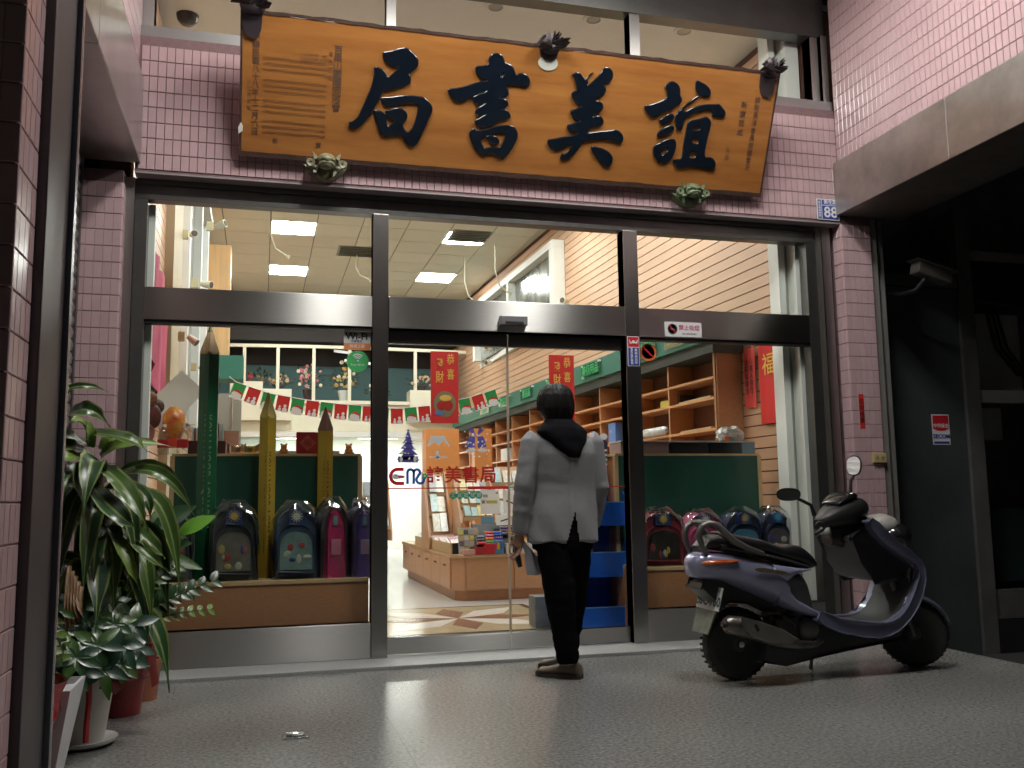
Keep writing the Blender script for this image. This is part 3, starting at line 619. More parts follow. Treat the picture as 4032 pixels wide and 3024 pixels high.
emb.build('emblem', pw, t)
text('lettering', vert('警察巡邏簽到'), pw, at(2.445, -0.0150, 1.942), 0.0195, t, bold=0.0004); text('lettering', vert('員林派出所'), pw, at(2.476, -0.0150, 1.942), 0.022, t, bold=0.0004)
t = thing('no_smoking_sticker', 'round orange no smoking sticker on the right window pane', 'sticker', (2.585, 0.04, 1.93))
org = mat('print_orange', (0.75, 0.16, 0.04), 0.4)
r_ = MB().lathe([(0.048, 0), (0.062, 0), (0.062, -0.0015), (0.048, -0.0015), (0.048, 0)], (2.592, 0.0435, 1.985), 32, 'Y'); r_.build('ring', org, t); MB().obox((2.592, 0.0425, 1.985), (0.105, 0.001, 0.011), (0, R(42), 0)).build('slash', pred, t)
t = thing('wifi_sticker', 'white and orange wireless internet sticker above a round green one on the left pane', 'sticker', (0.57, 0.04, 1.9))
MB().box(0.494, 0.664, 0.0425, 0.044, 1.985, 2.062).build('panel', mat('sticker_white', (0.55, 0.56, 0.55), 0.4), t); MB().box(0.494, 0.664, 0.0425, 0.044, 1.941, 1.984).build('panel', mat('sticker_orange', (0.70, 0.25, 0.10), 0.4), t)
text('lettering', 'Wi-Fi', M['ink'], at(0.575, 0.0415, 2.028), 0.062, t, bold=0.0016); text('lettering', '中華電信', M['ink'], at(0.575, 0.0415, 1.997), 0.018, t); text('lettering', '無線上網', pw, at(0.579, 0.0415, 1.964), 0.024, t)
t = thing('green_wifi_sticker', 'round green free wireless sticker on the left window pane', 'sticker', (0.58, 0.04, 1.8))
MB().lathe([(0.0, -0.0015), (0.070, -0.0015), (0.070, 0)], (0.583, 0.044, 1.868), 36, 'Y').build('disc', mat('sticker_green', (0.07, 0.45, 0.14), 0.4), t); r_ = MB()
for rr in (0.018, 0.030, 0.042):
    r_.tube([(0.583+rr*math.cos(a), 0.0415, 1.872+rr*math.sin(a)) for a in [R(45+i*9) for i in range(11)]], 0.0035, 5)
r_.ball((0.583, 0.0415, 1.872), 0.006, 8, 6); r_.build('wave_mark', pw, t)
text('lettering', 'Free Wi-Fi', pw, at(0.583, 0.0415, 1.845), 0.02, t)
t = plate('red_paper_strip', 'narrow red paper couplet pasted on the right pink pillar', 'paper strip', 4.158, 4.198, 1.45, 1.70, -0.1045, M['red'], th=0.0012)
text('lettering', vert('招財進寶'), M['ink'], at(4.178, -0.1062, 1.575), 0.045, t)
t = plate('security_sign', 'red white and blue security company sign on the dark door panel', 'sign', 5.10, 5.262, 1.36, 1.60, 0.299, pw)
MB().prism([(5.108, 1.592), (5.108, 1.487), (5.145, 1.472), (5.181, 1.468), (5.217, 1.472), (5.254, 1.487), (5.254, 1.592)], 0.2945, 0.2959, 'XZ').build('panel', pred, t)
MB().box(5.11, 5.252, 0.2945, 0.2959, 1.368, 1.386).build('stripe', blue, t)
text('lettering', 'SECOM', blue, at(5.181, 0.2942, 1.425), 0.048, t, bold=0.0012); text('lettering', '中興保全', pw, at(5.181, 0.2938, 1.508), 0.036, t, bold=0.0005)
t = thing('socket_plate', 'yellowed double electrical socket on the right pink pillar', 'socket', (4.30, -0.11, 1.25))
MB().box(4.235, 4.345, -0.128, -0.1045, 1.205, 1.272, 0.005).build('cover', mat('yellowed_plastic', (0.50, 0.40, 0.19), 0.45), t)
for s in (-0.024, 0.024):
    MB().lathe([(0.0, -0.130), (0.017, -0.130), (0.019, -0.1282)], (4.29+s, 0, 1.239), 16, 'Y').build('outlet', mat('yellowed_plastic2', (0.42, 0.33, 0.15), 0.5), t)
    MB().box(4.29+s-0.008, 4.29+s-0.005, -0.1315, -0.1302, 1.233, 1.246).build('slot', M['black'], t); MB().box(4.29+s+0.005, 4.29+s+0.008, -0.1315, -0.1302, 1.233, 1.246).build('slot', M['black'], t)
# floor plate
t = thing('floor_hatch_plate', 'small steel plate with a recessed oval handle set in the granite floor', 'floor plate', (0.16, -1.71, 0))
MB().box(0.108, 0.216, -1.755, -1.675, 0.0005, 0.006, 0.001).build('plate', mat('steel_plate', (0.62, 0.64, 0.64), 0.25, 1.0), t); MB().lathe([(0.0, 0.006), (0.036, 0.0065), (0.044, 0.014), (0.041, 0.017), (0.030, 0.013), (0, 0.012)], (0.162, -1.715, 0), 24, sy=0.55).build('handle', mat('steel_bright', (0.75, 0.77, 0.77), 0.2, 1.0), t, smooth=True)
# cctv camera of the dark shop
t = thing('security_camera', 'dark bullet security camera hanging in front of the unlit neighbouring shop', 'camera', (4.75, -0.2, 2.55))
b = MB().obox((0, 0, 0), (0.30, 0.11, 0.09), (0, 0, 0), 0.015); b.bm.transform(Matrix.Translation((4.86, -0.10, 2.63)) @ Matrix.Rotation(R(14), 4, 'Y')); b.build('housing', mat('camera_body', (0.16, 0.15, 0.135), 0.5), t)
b = MB().obox((0, 0, 0), (0.36, 0.13, 0.012)); b.bm.transform(Matrix.Translation((4.875, -0.10, 2.685)) @ Matrix.Rotation(R(14), 4, 'Y')); b.build('sun_shield', MATS['camera_body'], t)
MB().tube([(4.80, -0.10, 2.58), (4.74, -0.06, 2.50), (4.66, 0.0, 2.48), (4.55, 0.05, 2.5), (4.47, 0.02, 2.52)], 0.02, 8).build('bracket', M['plastic_k'], t, smooth=True)

# ================================================================== INSIDE THE SHOP
sfl = box('shop_floor', mat('pale_terrazzo', (0.62, 0.63, 0.62), 0.16, c2=(0.50, 0.51, 0.50), vs=70), -1.0, 4.4, 0.112, 13.2, -0.1, 0.02); tag(sfl, kind='structure')
# stone medallion inlaid behind the door
md = thing('floor_medallion', 'inlaid stone star medallion on the shop floor behind the door', 'floor inlay', (1.57, 1.7, 0.02))
sb = mat('beige_marble', (0.52, 0.45, 0.30), 0.15, c2=(0.42, 0.36, 0.22), vs=9); sr = mat('brown_marble', (0.24, 0.125, 0.10), 0.15, var=0.12, vs=20); sw = mat('white_marble', (0.80, 0.79, 0.74), 0.15, var=0.05, vs=8); sk = mat('black_granite', (0.05, 0.045, 0.035), 0.15, var=0.3, vs=60)
mx, my, hw, hh = 1.57, 1.68, 0.72, 0.78
MB().box(mx-hw-0.06, mx+hw+0.06, my-hh-0.06, my+hh+0.06, 0.015, 0.0225).build('border_stone', sk, md)
MB().box(mx-hw, mx+hw, my-hh, my+hh, 0.016, 0.0245).build('field_stone', sb, md)
for k in range(8):
    a = k*math.pi/4; ln = 0.66 if k % 2 == 0 else 0.86; wd = 0.12 if k % 2 == 0 else 0.15
    d = Vector((math.cos(a), math.sin(a), 0)); n = Vector((-d.y, d.x, 0)); c = Vector((mx, my, 0))
    pts = [c + d*0.01, c + d*ln*0.55 + n*wd, c + d*ln, c + d*ln*0.55 - n*wd]
    z = 0.0275 if k % 2 == 0 else 0.0265
    MB().prism([(p.x, p.y) for p in pts], 0.017, z, 'XY').build('star_stone', sr if k % 2 == 0 else sw, md)

# ceiling: mineral panels in a grid, white board near the front
cl = box('shop_ceiling', mat('ceiling_void', (0.20, 0.20, 0.17), 0.8), -1.0, 4.4, 0.11, 13.2, 4.762, 4.85); tag(cl, kind='structure')
cpm = mat('ceiling_panel', (0.70, 0.70, 0.60), 0.8, var=0.04, vs=60, obj_var=0.03)
cpn = MB().box(-0.2985, 0.2985, -0.2985, 0.2985, 0, 0.012).mesh('ceiling_panel', cpm)
LX = (0, 4); LY = (-8, -4, 0, 4)  # negative rows are unseen lamps added to light the shop front
for i in range(-2, 7):
    for j in range(-7, 8):
        if i in LX and j in LY: continue
        place('ceiling_panel', cpn, (0.365+0.61*i, 6.915+0.61*j, 4.74), cl)
MB().box(-0.82, 4.4, 0.112, 2.32, 4.742, 4.76).build('plasterboard', M['white'], cl)
for x in (0.87, 1.67, 2.47, 3.25):
    t = thing('downlight', 'unlit round recessed downlight in the white ceiling behind the transom', 'downlight', (x, 0.62, 4.74), 'downlights behind the transom glass')
    MB().lathe([(0.055, 4.741), (0.085, 4.741), (0.083, 4.733), (0.06, 4.731), (0.055, 4.741)], (x, 0.62, 0), 24).build('ring', M['white'], t, smooth=True); MB().lathe([(0.0, 4.738), (0.055, 4.738), (0.055, 4.741)], (x, 0.62, 0), 20).build('lens', mat('dull_lens', (0.36, 0.37, 0.33), 0.3), t)
t = thing('dome_camera', 'dark dome camera on the ceiling seen through the left transom pane', 'camera', (-0.55, 1.30, 4.74))
MB().lathe([(0.0, 4.66), (0.045, 4.668), (0.075, 4.70), (0.085, 4.741)], (-0.62, 1.32, 0), 20).build('dome', mat('dome_tint', (0.05, 0.05, 0.05), 0.1), t, smooth=True)
lp_ = mat('panel_lamp', (0.97, 1.0, 0.96), 0.5, emit=LAMP_IN)
names_ = {(0, 0): 'left near lit ceiling panel lamp in the bookshop', (4, 0): 'right near lit ceiling panel lamp in the bookshop', (0, 4): 'left far lit ceiling panel lamp in the bookshop', (4, 4): 'right far lit ceiling panel lamp in the bookshop'}
for i in LX:
    for j in LY:
        t = thing('panel_lamp', names_.get((i, j), 'added unseen square ceiling panel lamp lighting the front of the shop'), 'ceiling lamp', (0.365+0.61*i, 6.915+0.61*j, 4.74), 'lit panel lamps in the shop ceiling')
        x, y = 0.365+0.61*i, 6.915+0.61*j
        MB().box(x-0.30, x+0.30, y-0.30, y+0.30, 4.746, 4.758).build('tray', M['white'], t)
        MB().box(x-0.285, x+0.285, y-0.285, y+0.285, 4.738, 4.745).build('diffuser', lp_, t)
for q in ((1.337,7.932,4.740), (2.832,6.765,4.740), (0.135,6.330,4.740)):
    if q[0] < 0.3: continue
    t = thing('ceiling_vent', 'grey louvred air vent in the shop ceiling', 'vent', q, 'air vents in the shop ceiling')
    MB().box(q[0]-0.29, q[0]+0.29, q[1]-0.29, q[1]+0.29, 4.735, 4.744).build('frame', mat('vent_grey', (0.30, 0.32, 0.28), 0.5), t)
    for k in range(6): MB().obox((q[0], q[1]-0.24+k*0.095, 4.728), (0.52, 0.06, 0.004), (R(25), 0, 0)).build('louvre', MATS['vent_grey'], t)
for q, l in (((2.998,7.875,4.740), 0.75), ((3.286,7.074,4.740), 0.75), ((0.075,6.177,4.740), 0.6), ((1.352,8.079,4.740), 0.4)):
    t = thing('ceiling_streamer', 'thin white streamer hanging from the shop ceiling', 'streamer', q, 'cords hanging from the ceiling')
    MB().tube([(q[0], q[1], 4.74), (q[0]-0.01, q[1]-0.02, 4.74-l*0.55), (q[0]+0.05, q[1]-0.03, 4.74-l*0.85), (q[0]+0.2, q[1]-0.03, 4.74-l)], 0.010, 6).build('cord', M['cream'], t, smooth=True)
    MB().lathe([(0.008, 0), (0.03, 0.05)], (q[0]+0.21, q[1]-0.03, 4.70-l), 8).build('plug', M['cream'], t)

# right wall: slatted boards, bay window, sign band, cubby case
SH = -0.028
def skew(b, y0=0.8):
    for v in b.bm.verts: v.co.x += SH*(v.co.y-y0)
    return b
def sbuild(b, name, m, parent, **k): return skew(b).build(name, m, parent, **k)
rwl = thing('right_slat_wall', 'orange brown horizontal slatboard wall on the right side of the shop', 'wall', (4.0, 5, 0.02))
sbuild(MB().box(3.972, 4.30, 0.112, 13.0, 0.0, 4.76), 'backing', mat('slat_groove', (0.085, 0.03, 0.015), 0.7), rwl)
boardm = mat('slat_board', (0.62, 0.39, 0.25), 0.42, var=0.05, vs=3, stretch=(1, 0.6, 10), obj_var=0.04)
bm_ = skew(MB().box(3.955, 3.9719, 0.3, 12.0, 0.0, 0.0848)).mesh('board', boardm)
for k in range(49): place('board', bm_, (-4.0, -5, -0.02+0.02+0.028+k*0.0945), rwl)
lwl = thing('left_slat_wall', 'orange brown slatboard wall on the left side of the shop', 'wall', (-0.8, 5, 0.02))
MB().box(-1.0, -0.822, 0.112, 13.0, 0.0, 4.76).build('backing', MATS['slat_groove'], lwl)
bm2 = MB().box(-0.8219, -0.805, 0.12, 12.0, 0.0, 0.0848).mesh('board', boardm)
for k in range(49): place('board', bm2, (0.8, -5, -0.02+0.048+k*0.0945), lwl)
t = thing('wall_pier', 'beige painted pier standing on the left slatboard wall', 'pier', (-0.8, 2.5, 0)); MB().box(-0.8045, -0.735, 2.1, 2.88, 0.02, 4.74).build('pier', mat('beige_paint', (0.50, 0.42, 0.29), 0.6, var=0.04, vs=3), t)
t = thing('white_column', 'white boxed column with a grey recess at the right window edge', 'column', (3.85, 0.2, 0.02))
MB().box(3.747, 3.80, 0.20, 0.34, 0.02, 4.74).build('strip', M['white'], t); MB().box(3.80, 3.842, 0.235, 0.34, 0.02, 4.74).build('recess', mat('column_grey', (0.36, 0.37, 0.33), 0.6), t); MB().box(3.842, 3.96, 0.12, 0.34, 0.02, 4.74).build('strip', M['white'], t)
t = thing('white_post', 'white vertical post at the left edge inside the display window', 'post', (-0.72, 0.15, 0.02)); MB().box(-0.80, -0.665, 0.10, 0.16, 0.02, 2.83).build('post', M['white'], t)

foil = mat('rumpled_film', (0.55, 0.58, 0.55), 0.18, 0.55, c2=(0.16, 0.18, 0.17), vs=2.5, stretch=(1, 2.5, 1), bump=0.6, bs=3)
bw = thing('bay_window', 'white framed window box high on the right slatboard wall', 'window', (3.9, 7.5, 3.3))
MB().box(3.70, 3.96, 5.30, 10.4, 3.27, 3.36, 0.005).build('ledge', M['white'], bw)
for y0, y1 in ((5.46, 5.60), (7.52, 7.62), (9.60, 9.72)): sbuild(MB().box(3.78, 3.95, y0, y1, 3.361, 4.28, 0.004), 'mullion', M['white'], bw)
sbuild(MB().box(3.78, 3.95, 5.46, 9.72, 4.281, 4.38, 0.004), 'head', M['white'], bw)
sbuild(MB().box(3.90, 3.945, 5.60, 9.60, 3.37, 4.28), 'pane', foil, bw)
lbw = thing('bay_window', 'white framed window box high on the left slatboard wall', 'window', (-0.7, 5.5, 2.0))
for y0, y1, x1 in ((3.25, 3.42, -0.70), (4.30, 4.45, -0.66), (5.45, 5.62, -0.66)): MB().box(-0.805, x1, y0, y1, 1.8, 4.3).build('mullion', M['white'], lbw)
MB().box(-0.804, -0.74, 3.42, 5.45, 1.8, 4.2).build('pane', foil, lbw); MB().box(-0.80, -0.62, 3.25, 5.62, 4.301, 4.4).build('head', M['white'], lbw)
MB().prism([(-0.80, 2.55), (-0.56, 2.62), (-0.60, 4.30), (-0.66, 4.42), (-0.80, 4.42)], 6.9, 6.97, 'XZ').build('side_board', M['white'], lbw)

# spot lamps on clips
def spot(p, label, d=(0.6, -0.7, -0.3), s=1.0, m=None):
    t = thing('spot_lamp', label, 'spot lamp', p, 'small white clip spot lamps'); v = Vector(d).normalized(); q = Vector(p)
    MB().tube([q, q+v*0.05*s, q+v*0.12*s], [0.03*s, 0.038*s, 0.045*s], 12).build('can', m or M['cream'], t, smooth=True, angle=50)
    MB().tube([q+v*0.1205*s, q+v*0.123*s], 0.037*s, 12).build('lens', mat('spot_lens', (0.10, 0.09, 0.08), 0.2), t)
    MB().box(q.x-0.07*s-0.03, q.x-0.03, q.y-0.02, q.y+0.03, q.z-0.05*s, q.z+0.05*s).build('clip', mat('yellowed_clip', (0.60, 0.54, 0.32), 0.5), t)
spot((-0.550,4.861,4.098), 'highest spot lamp by the left white window box', (0.8, -0.4, 0.25))
spot((-0.660,2.940,3.448), 'spot lamp facing out near the left slatboard wall top', (0.3, -1, -0.1), 0.8)
spot((-0.600,3.519,3.124), 'spot lamp just above the left steel header', (0.9, -0.5, -0.2), 0.9)
spot((-0.600,2.115,2.350), 'spot lamp aimed down above the paper banners on the left', (0.7, -0.3, -0.6), 0.75, mat('pinkish_can', (0.60, 0.45, 0.36), 0.45))
spot((-0.580,3.255,2.259), 'white spot lamp on the green band at left', (0.7, -0.4, -0.5), 0.7)
spot((3.780,5.579,4.271), 'spot lamp at the near top corner of the right window box', (-0.8, -0.4, -0.2))
spot((3.720,8.737,4.335), 'spot lamp at the far top corner of the right window box', (-0.8, -0.5, -0.1))
spot((3.740,5.139,3.474), 'spot lamp at the near lower corner of the right window box', (-0.8, -0.6, 0))
spot((3.600,8.643,3.440), 'upper spot lamp left of the window box ledge', (-0.9, -0.5, 0))
spot((3.600,8.653,3.198), 'lower spot lamp left of the window box ledge', (-0.9, -0.5, -0.1))

band = thing('green_sign_band', 'long green sign band with clear acrylic holders above the right bookcase', 'sign band', (3.6, 5, 2.28))
sbuild(MB().box(3.62, 3.95, 1.12, 10.6, 2.285, 2.50, 0.003), 'band', M['greens'], band)
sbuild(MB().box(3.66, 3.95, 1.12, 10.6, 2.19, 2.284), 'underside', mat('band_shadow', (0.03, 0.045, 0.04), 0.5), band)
acr = glass_mat('acrylic', (0.80, 0.95, 0.85), 2.5); gtx = mat('green_letter', (0.04, 0.42, 0.14), 0.4)
for k, (y, s) in enumerate(((1.62, '參考書'), (2.35, '文具用品'), (3.75, '美術用品'), (5.0, '辦公用品'), (6.1, '禮品區'), (7.2, '雜誌區'), (8.3, '童書'))):
    t = thing('acrylic_sign', ('nearest', 'second', 'third', 'fourth', 'fifth', 'sixth', 'farthest')[k] + ' clear acrylic sign from the window on the green band', 'sign', (3.59+SH*(y-.8), y, 2.40), 'clear acrylic signs on the green band')
    b = MB().box(3.596, 3.60, y-0.27, y+0.27, 2.32, 2.47); sbuild(b, 'holder', acr, t)
    for yy in (y-0.25, y+0.25): sbuild(MB().box(3.592, 3.62, yy-0.012, yy+0.012, 2.455, 2.475), 'peg', M['paper'], t)
    b = MB(); b.merge(text_bm(s, 0.125, 0.001, 0.002), Matrix.Translation((3.594, y, 2.395)) @ Matrix.Rotation(R(-90), 4, 'Z') @ FACE); sbuild(b, 'lettering', gtx, t)

case = thing('cubby_bookcase', 'brown wooden cubby bookcase along the right wall, mostly empty', 'bookcase', (3.8, 5, 0.02))
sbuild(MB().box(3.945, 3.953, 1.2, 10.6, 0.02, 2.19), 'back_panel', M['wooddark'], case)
sbuild(MB().box(3.70, 3.95, 1.17, 1.20, 0.02, 2.19), 'end_panel', M['woodb'], case)
for k in range(1, 12): sbuild(MB().box(3.70, 3.944, 1.2+k*0.85-0.012, 1.2+k*0.85+0.012, 0.02, 2.19), 'divider', M['wood'], case)
for z_ in (1.985, 1.81, 1.545, 1.28, 1.02, 0.72, 0.42): sbuild(MB().box(3.699, 3.944, 1.201, 10.6, z_-0.011, z_+0.011), 'shelf', M['wood'], case)
MB().box(3.70, 3.86, 1.15, 1.169, 0.02, 2.19).build('end_trim', M['woodb'], case)
def goods(name, label, cat, x, y, z, sx, sy, sz, c, group=None, rough=0.45):
    t = thing(name, label, cat, (x, y, z), group); MB().box(x-sx/2, x+sx/2, y-sy/2, y+sy/2, z, z+sz, 0.004).build('body', mat('goods_%.2f_%.2f_%.2f' % c, c, rough), t); return t
goods('yellow_box', 'small yellow printed box on a cubby shelf', 'box', 3.74, 2.22, 1.821, 0.08, 0.2, 0.07, (0.62, 0.55, 0.08))
goods('cloth_heap', 'dark cloth bundle beside the yellow box on the cubby shelf', 'cloth', 3.82, 1.85+0.25, 1.821, 0.15, 0.24, 0.10, (0.06, 0.04, 0.03))
goods('plank', 'loose pale wooden plank lying on a cubby shelf', 'plank', 3.76, 1.62, 1.821, 0.1, 0.62, 0.022, (0.52, 0.40, 0.20))
goods('paper_sheet', 'crumpled brown paper lying on the low cubby shelf', 'paper', 3.76, 1.6, 1.556, 0.12, 0.6, 0.018, (0.50, 0.38, 0.20))
t = thing('wrapped_roll', 'clear wrapped blue and white roll lying on a cubby shelf', 'roll', (3.72, 2.4, 1.556)); sbuild(MB().tube([(3.72, 2.15, 1.60), (3.72, 2.2, 1.603), (3.72, 2.62, 1.603), (3.72, 2.68, 1.60)], [0.02, 0.045, 0.045, 0.02], 12), 'roll', mat('roll_wrap', (0.42, 0.52, 0.62), 0.15, c2=(0.75, 0.72, 0.66), vs=14), t, smooth=True)
for k, (y, z_, w_, h_, c, lab) in enumerate(((3.45, 1.556, 0.20, 0.22, (0.10, 0.22, 0.55), 'blue printed bag standing on a cubby shelf'), (6.05, 1.556, 0.22, 0.24, (0.62, 0.10, 0.36), 'pink picture book standing on a cubby shelf'), (5.75, 1.556, 0.06, 0.23, (0.80, 0.78, 0.72), 'white book spine beside the pink picture book'), (6.6, 1.291, 0.35, 0.08, (0.55, 0.62, 0.48), 'green and white box on a lower cubby shelf'), (5.9, 1.291, 0.5, 0.06, (0.72, 0.70, 0.62), 'flat stack of pale paper on a lower cubby shelf'), (5.2, 1.291, 0.3, 0.07, (0.30, 0.34, 0.42), 'grey box on a lower cubby shelf'), (7.6, 1.556, 0.4, 0.18, (0.74, 0.74, 0.70), 'white cartons far along the cubby shelf'), (3.2, 1.291, 0.28, 0.16, (0.12, 0.30, 0.55), 'blue book stack below the printed bag'))):
    x = 3.78+SH*(y-.8); goods('shelf_goods', lab, 'goods', x, y, z_, 0.14, w_, h_, c, 'goods in the cubby bookcase')
# red posters on the slat wall
def poster(y0, y1, z0, z1, label, m, lines, big=None):
    t = thing('red_poster', label, 'poster', (3.94, (y0+y1)/2, z0), 'red new year posters on the slatboard wall'); n = 8
    b = MB(); A = [[(3.935-0.012*math.sin(i*1.3+y0*9)**2, y0+(y1-y0)*i/n, z) for i in range(n+1)] for z in (z0, (z0+z1)/2, z1)]
    b.loft(A, closed=False, caps=False); b.build('sheet', m, t, smooth=True)
    RX = Matrix.Rotation(R(-90), 4, 'Z') @ FACE
    for (s, y, z, sz, mm) in lines:
        b = MB(); b.merge(text_bm(vert(s), sz, 0.0005, 0.0006), Matrix.Translation((3.918, y, z)) @ RX); b.build('lettering', mm, t)
pr2 = mat('coral_paper', (0.74, 0.085, 0.075), 0.55)
poster(1.18, 1.40, 1.70, 2.22, 'coral couplet poster nearest the bookcase on the right wall', pr2, [('知足常樂心自在', 1.25, 1.96, 0.058, M['ink']), ('廣結善緣好運來', 1.33, 1.96, 0.052, M['ink'])])
poster(0.915, 1.115, 1.71, 2.21, 'middle coral couplet poster on the right wall', pr2, [('心寬人自在', 0.975, 1.97, 0.06, M['ink']), ('金錢福壽全', 1.05, 1.97, 0.06, M['ink'])])
poster(0.49, 0.86, 1.555, 2.20, 'big red poster with a golden fortune character by the white column', M['red'], [('福', 0.70, 2.02, 0.19, M['gold']), ('積善福', 0.535, 2.06, 0.06, M['ink'])])

# left corner goods on the slat wall
pink = mat('pink_cloth', (0.70, 0.13, 0.24), 0.7, c2=(0.45, 0.06, 0.13), vs=3, stretch=(1, 5, 1))
t = thing('pink_cloth', 'pink cloth draped over the left slatboard wall', 'cloth', (-0.78, 1.4, 1.9))
b = MB(); rows = []
for z_ in (2.0, 2.2, 2.5, 2.75): rows.append([(-0.76+0.03*math.sin(i*1.7), 0.85+i*0.11+(z_-2.0)*0.1, z_-0.05*i*(1 if z_ < 2.1 else 0.2)) for i in range(10)])
b.loft(rows, closed=False, caps=False); b.build('cloth', pink, t, smooth=True)
for q, sz, lab, rz in (((-0.573,0.950,1.726), (0.22, 0.30), 'white paper sheet hanging diagonally on the left', 0.75), ((-0.619,0.850,1.609), (0.16, 0.26), 'grey paper sheet hanging behind the bottles', 0.5), ((-0.566,1.200,1.698), (0.10, 0.24), 'narrow white card hanging on the left wall', 0.2)):
    t = thing('paper_sheet', lab, 'paper', q, 'sheets hanging at the left wall'); MB().obox(q, (sz[0], 0.003, sz[1]), (0, rz, 0)).build('sheet', mat('hung_paper', (0.66, 0.68, 0.64), 0.6), t)
for k, q in enumerate(((-0.716,0.600,1.668), (-0.691,0.620,1.553), (-0.677,0.660,1.624), (-0.727,0.620,1.452))):
    t = thing('hanging_toy', ('brown toy bird', 'striped hanging toy', 'small dark hanging toy', 'pink wrapped gift pack')[k]+' on a hook at the left wall', 'toy', q, 'goods on hooks at the left wall'); c = ((0.30, 0.12, 0.06), (0.16, 0.05, 0.04), (0.10, 0.06, 0.05), (0.55, 0.25, 0.24))[k]
    MB().ball(q, (0.05, 0.03, 0.05+0.03*(k % 2)), 10, 8).build('body', mat('toy%d' % k, c, 0.6, var=0.3, vs=20), t, smooth=True); MB().tube([q, (q[0]-0.08, q[1]+0.02, q[2]+0.08)], 0.004, 6).build('hook', M['steel_dark'], t)
q = (-0.584,0.850,1.540); t = thing('snack_bag', 'orange and yellow snack pack standing behind the water bottles', 'bag', q); MB().lathe([(0.05, -0.12), (0.075, -0.06), (0.07, 0.05), (0.03, 0.10)], q, 14).build('pack', mat('snack', (0.70, 0.34, 0.04), 0.25, c2=(0.42, 0.06, 0.03), vs=16), t, smooth=True)

# display windows
def window_stage(x0, x1, px0, px1, side):
    t = thing('window_plinth', 'brown wooden display plinth in the %s shop window' % side, 'plinth', ((x0+x1)/2, 0.3, 0.02), 'display plinths in the shop windows')
    MB().box(x0, x1, 0.12, 0.56, 0.02, 0.478).build('front', M['woodb'], t); MB().box(x0, x1, 0.112, 0.56, 0.4785, 0.502, 0.003).build('top', M['woodlt'], t)
    g = thing('green_partition', 'dark green partition board behind the %s window display' % side, 'partition', ((px0+px1)/2, 0.58, 0.5), 'green partitions in the shop windows')
    MB().box(px0, px1, 0.562, 0.582, 0.50, 1.288).build('board', M['green'], g); MB().box(px0-0.02, px1+0.02, 0.56, 0.90, 1.289, 1.305).build('cap', M['woodlt'], g)
    MB().box(px0-0.03, px0-0.001, 0.555, 0.59, 0.50, 1.289).build('edge', M['woodlt'], g); MB().box(px1+0.001, px1+0.03, 0.555, 0.59, 0.50, 1.289).build('edge', M['woodlt'], g)
    MB().box(px0, px1, 0.583, 0.9, 0.02, 1.288).build('cabinet', M['woodb'], g)
window_stage(-0.70, 0.668, -0.545, 0.64, 'left'); window_stage(2.516, 3.74, 2.55, 3.70, 'right')

# big wooden pencils
def pencil(x, y, z0, z1, rad, cbody, ctip, label, word, wm, lead):
    t = thing('giant_pencil', label, 'pencil', (x, y, z0), 'giant display pencils in the left window')
    zs = z1 - rad*2.9
    hexa = [(x+rad*math.cos(R(30+60*k)), y+rad*math.sin(R(30+60*k))) for k in range(6)]
    b = MB().loft([[(p[0], p[1], z0) for p in hexa], [(p[0], p[1], zs) for p in hexa]]); b.build('shaft', cbody, t)
    n = 18; L0 = []; 
    for k in range(n):
        a = R(30)+2*math.pi*k/n; cr = rad*math.cos(R(30))/math.cos(((a-R(30)) % R(60))-R(30)); L0.append((x+cr*math.cos(a), y+cr*math.sin(a), zs-0.0+0.03*math.cos(6*(a-R(30)))*0.5+0.002))
    L1 = [(x+rad*0.30*math.cos(R(30)+2*math.pi*k/n), y+rad*0.30*math.sin(R(30)+2*math.pi*k/n), z1-rad*0.75) for k in range(n)]
    MB().loft([L0, L1]).build('sharpened_wood', ctip, t); MB().lathe([(rad*0.30, z1-rad*0.749), (0.004, z1)], (x, y, 0), 12).build('lead', lead, t)
    b = MB(); b.merge(text_bm(word, rad*0.95, 0.0006, 0.0006), Matrix.Translation((x+rad*0.02, y-rad*math.cos(R(30))-0.0012, z0+(zs-z0)*0.47)) @ FACE @ Matrix.Rotation(R(-90), 4, 'Z')); b.build('lettering', wm, t)
gold_l = mat('dull_gold_letter', (0.20, 0.24, 0.12), 0.5)
gp = mat('green_lacquer', (0.008, 0.085, 0.035), 0.3, var=0.1, vs=6); yp = mat('yellow_lacquer', (0.42, 0.28, 0.03), 0.35, c2=(0.30, 0.19, 0.02), vs=4); bwd = mat('bare_wood', (0.50, 0.34, 0.19), 0.6, var=0.12, vs=8, stretch=(8, 8, 1)); yt = mat('yellow_tip', (0.40, 0.31, 0.08), 0.5); bt = mat('brown_tip', (0.16, 0.075, 0.05), 0.5)
pencil(-0.335, 0.36, 0.503, 2.13, 0.068, gp, bwd, 'tallest giant pencil, green, in the left window', 'KOH-I-NOOR AQUARELL', gold_l, gp)
pencil(0.038, 0.40, 0.503, 1.70, 0.060, yp, yt, 'middle giant pencil, yellow with a pale tip, in the left window', 'KOH-I-NOOR AQUARELL', mat('brown_letter', (0.15, 0.09, 0.02), 0.5), yt)
pencil(0.41, 0.42, 0.503, 1.61, 0.056, yp, bt, 'shortest giant pencil, yellow with a brown tip, in the left window', 'KOH-I-NOOR AQUARELL', mat('brown_letter', (0.15, 0.09, 0.02), 0.5), bt)

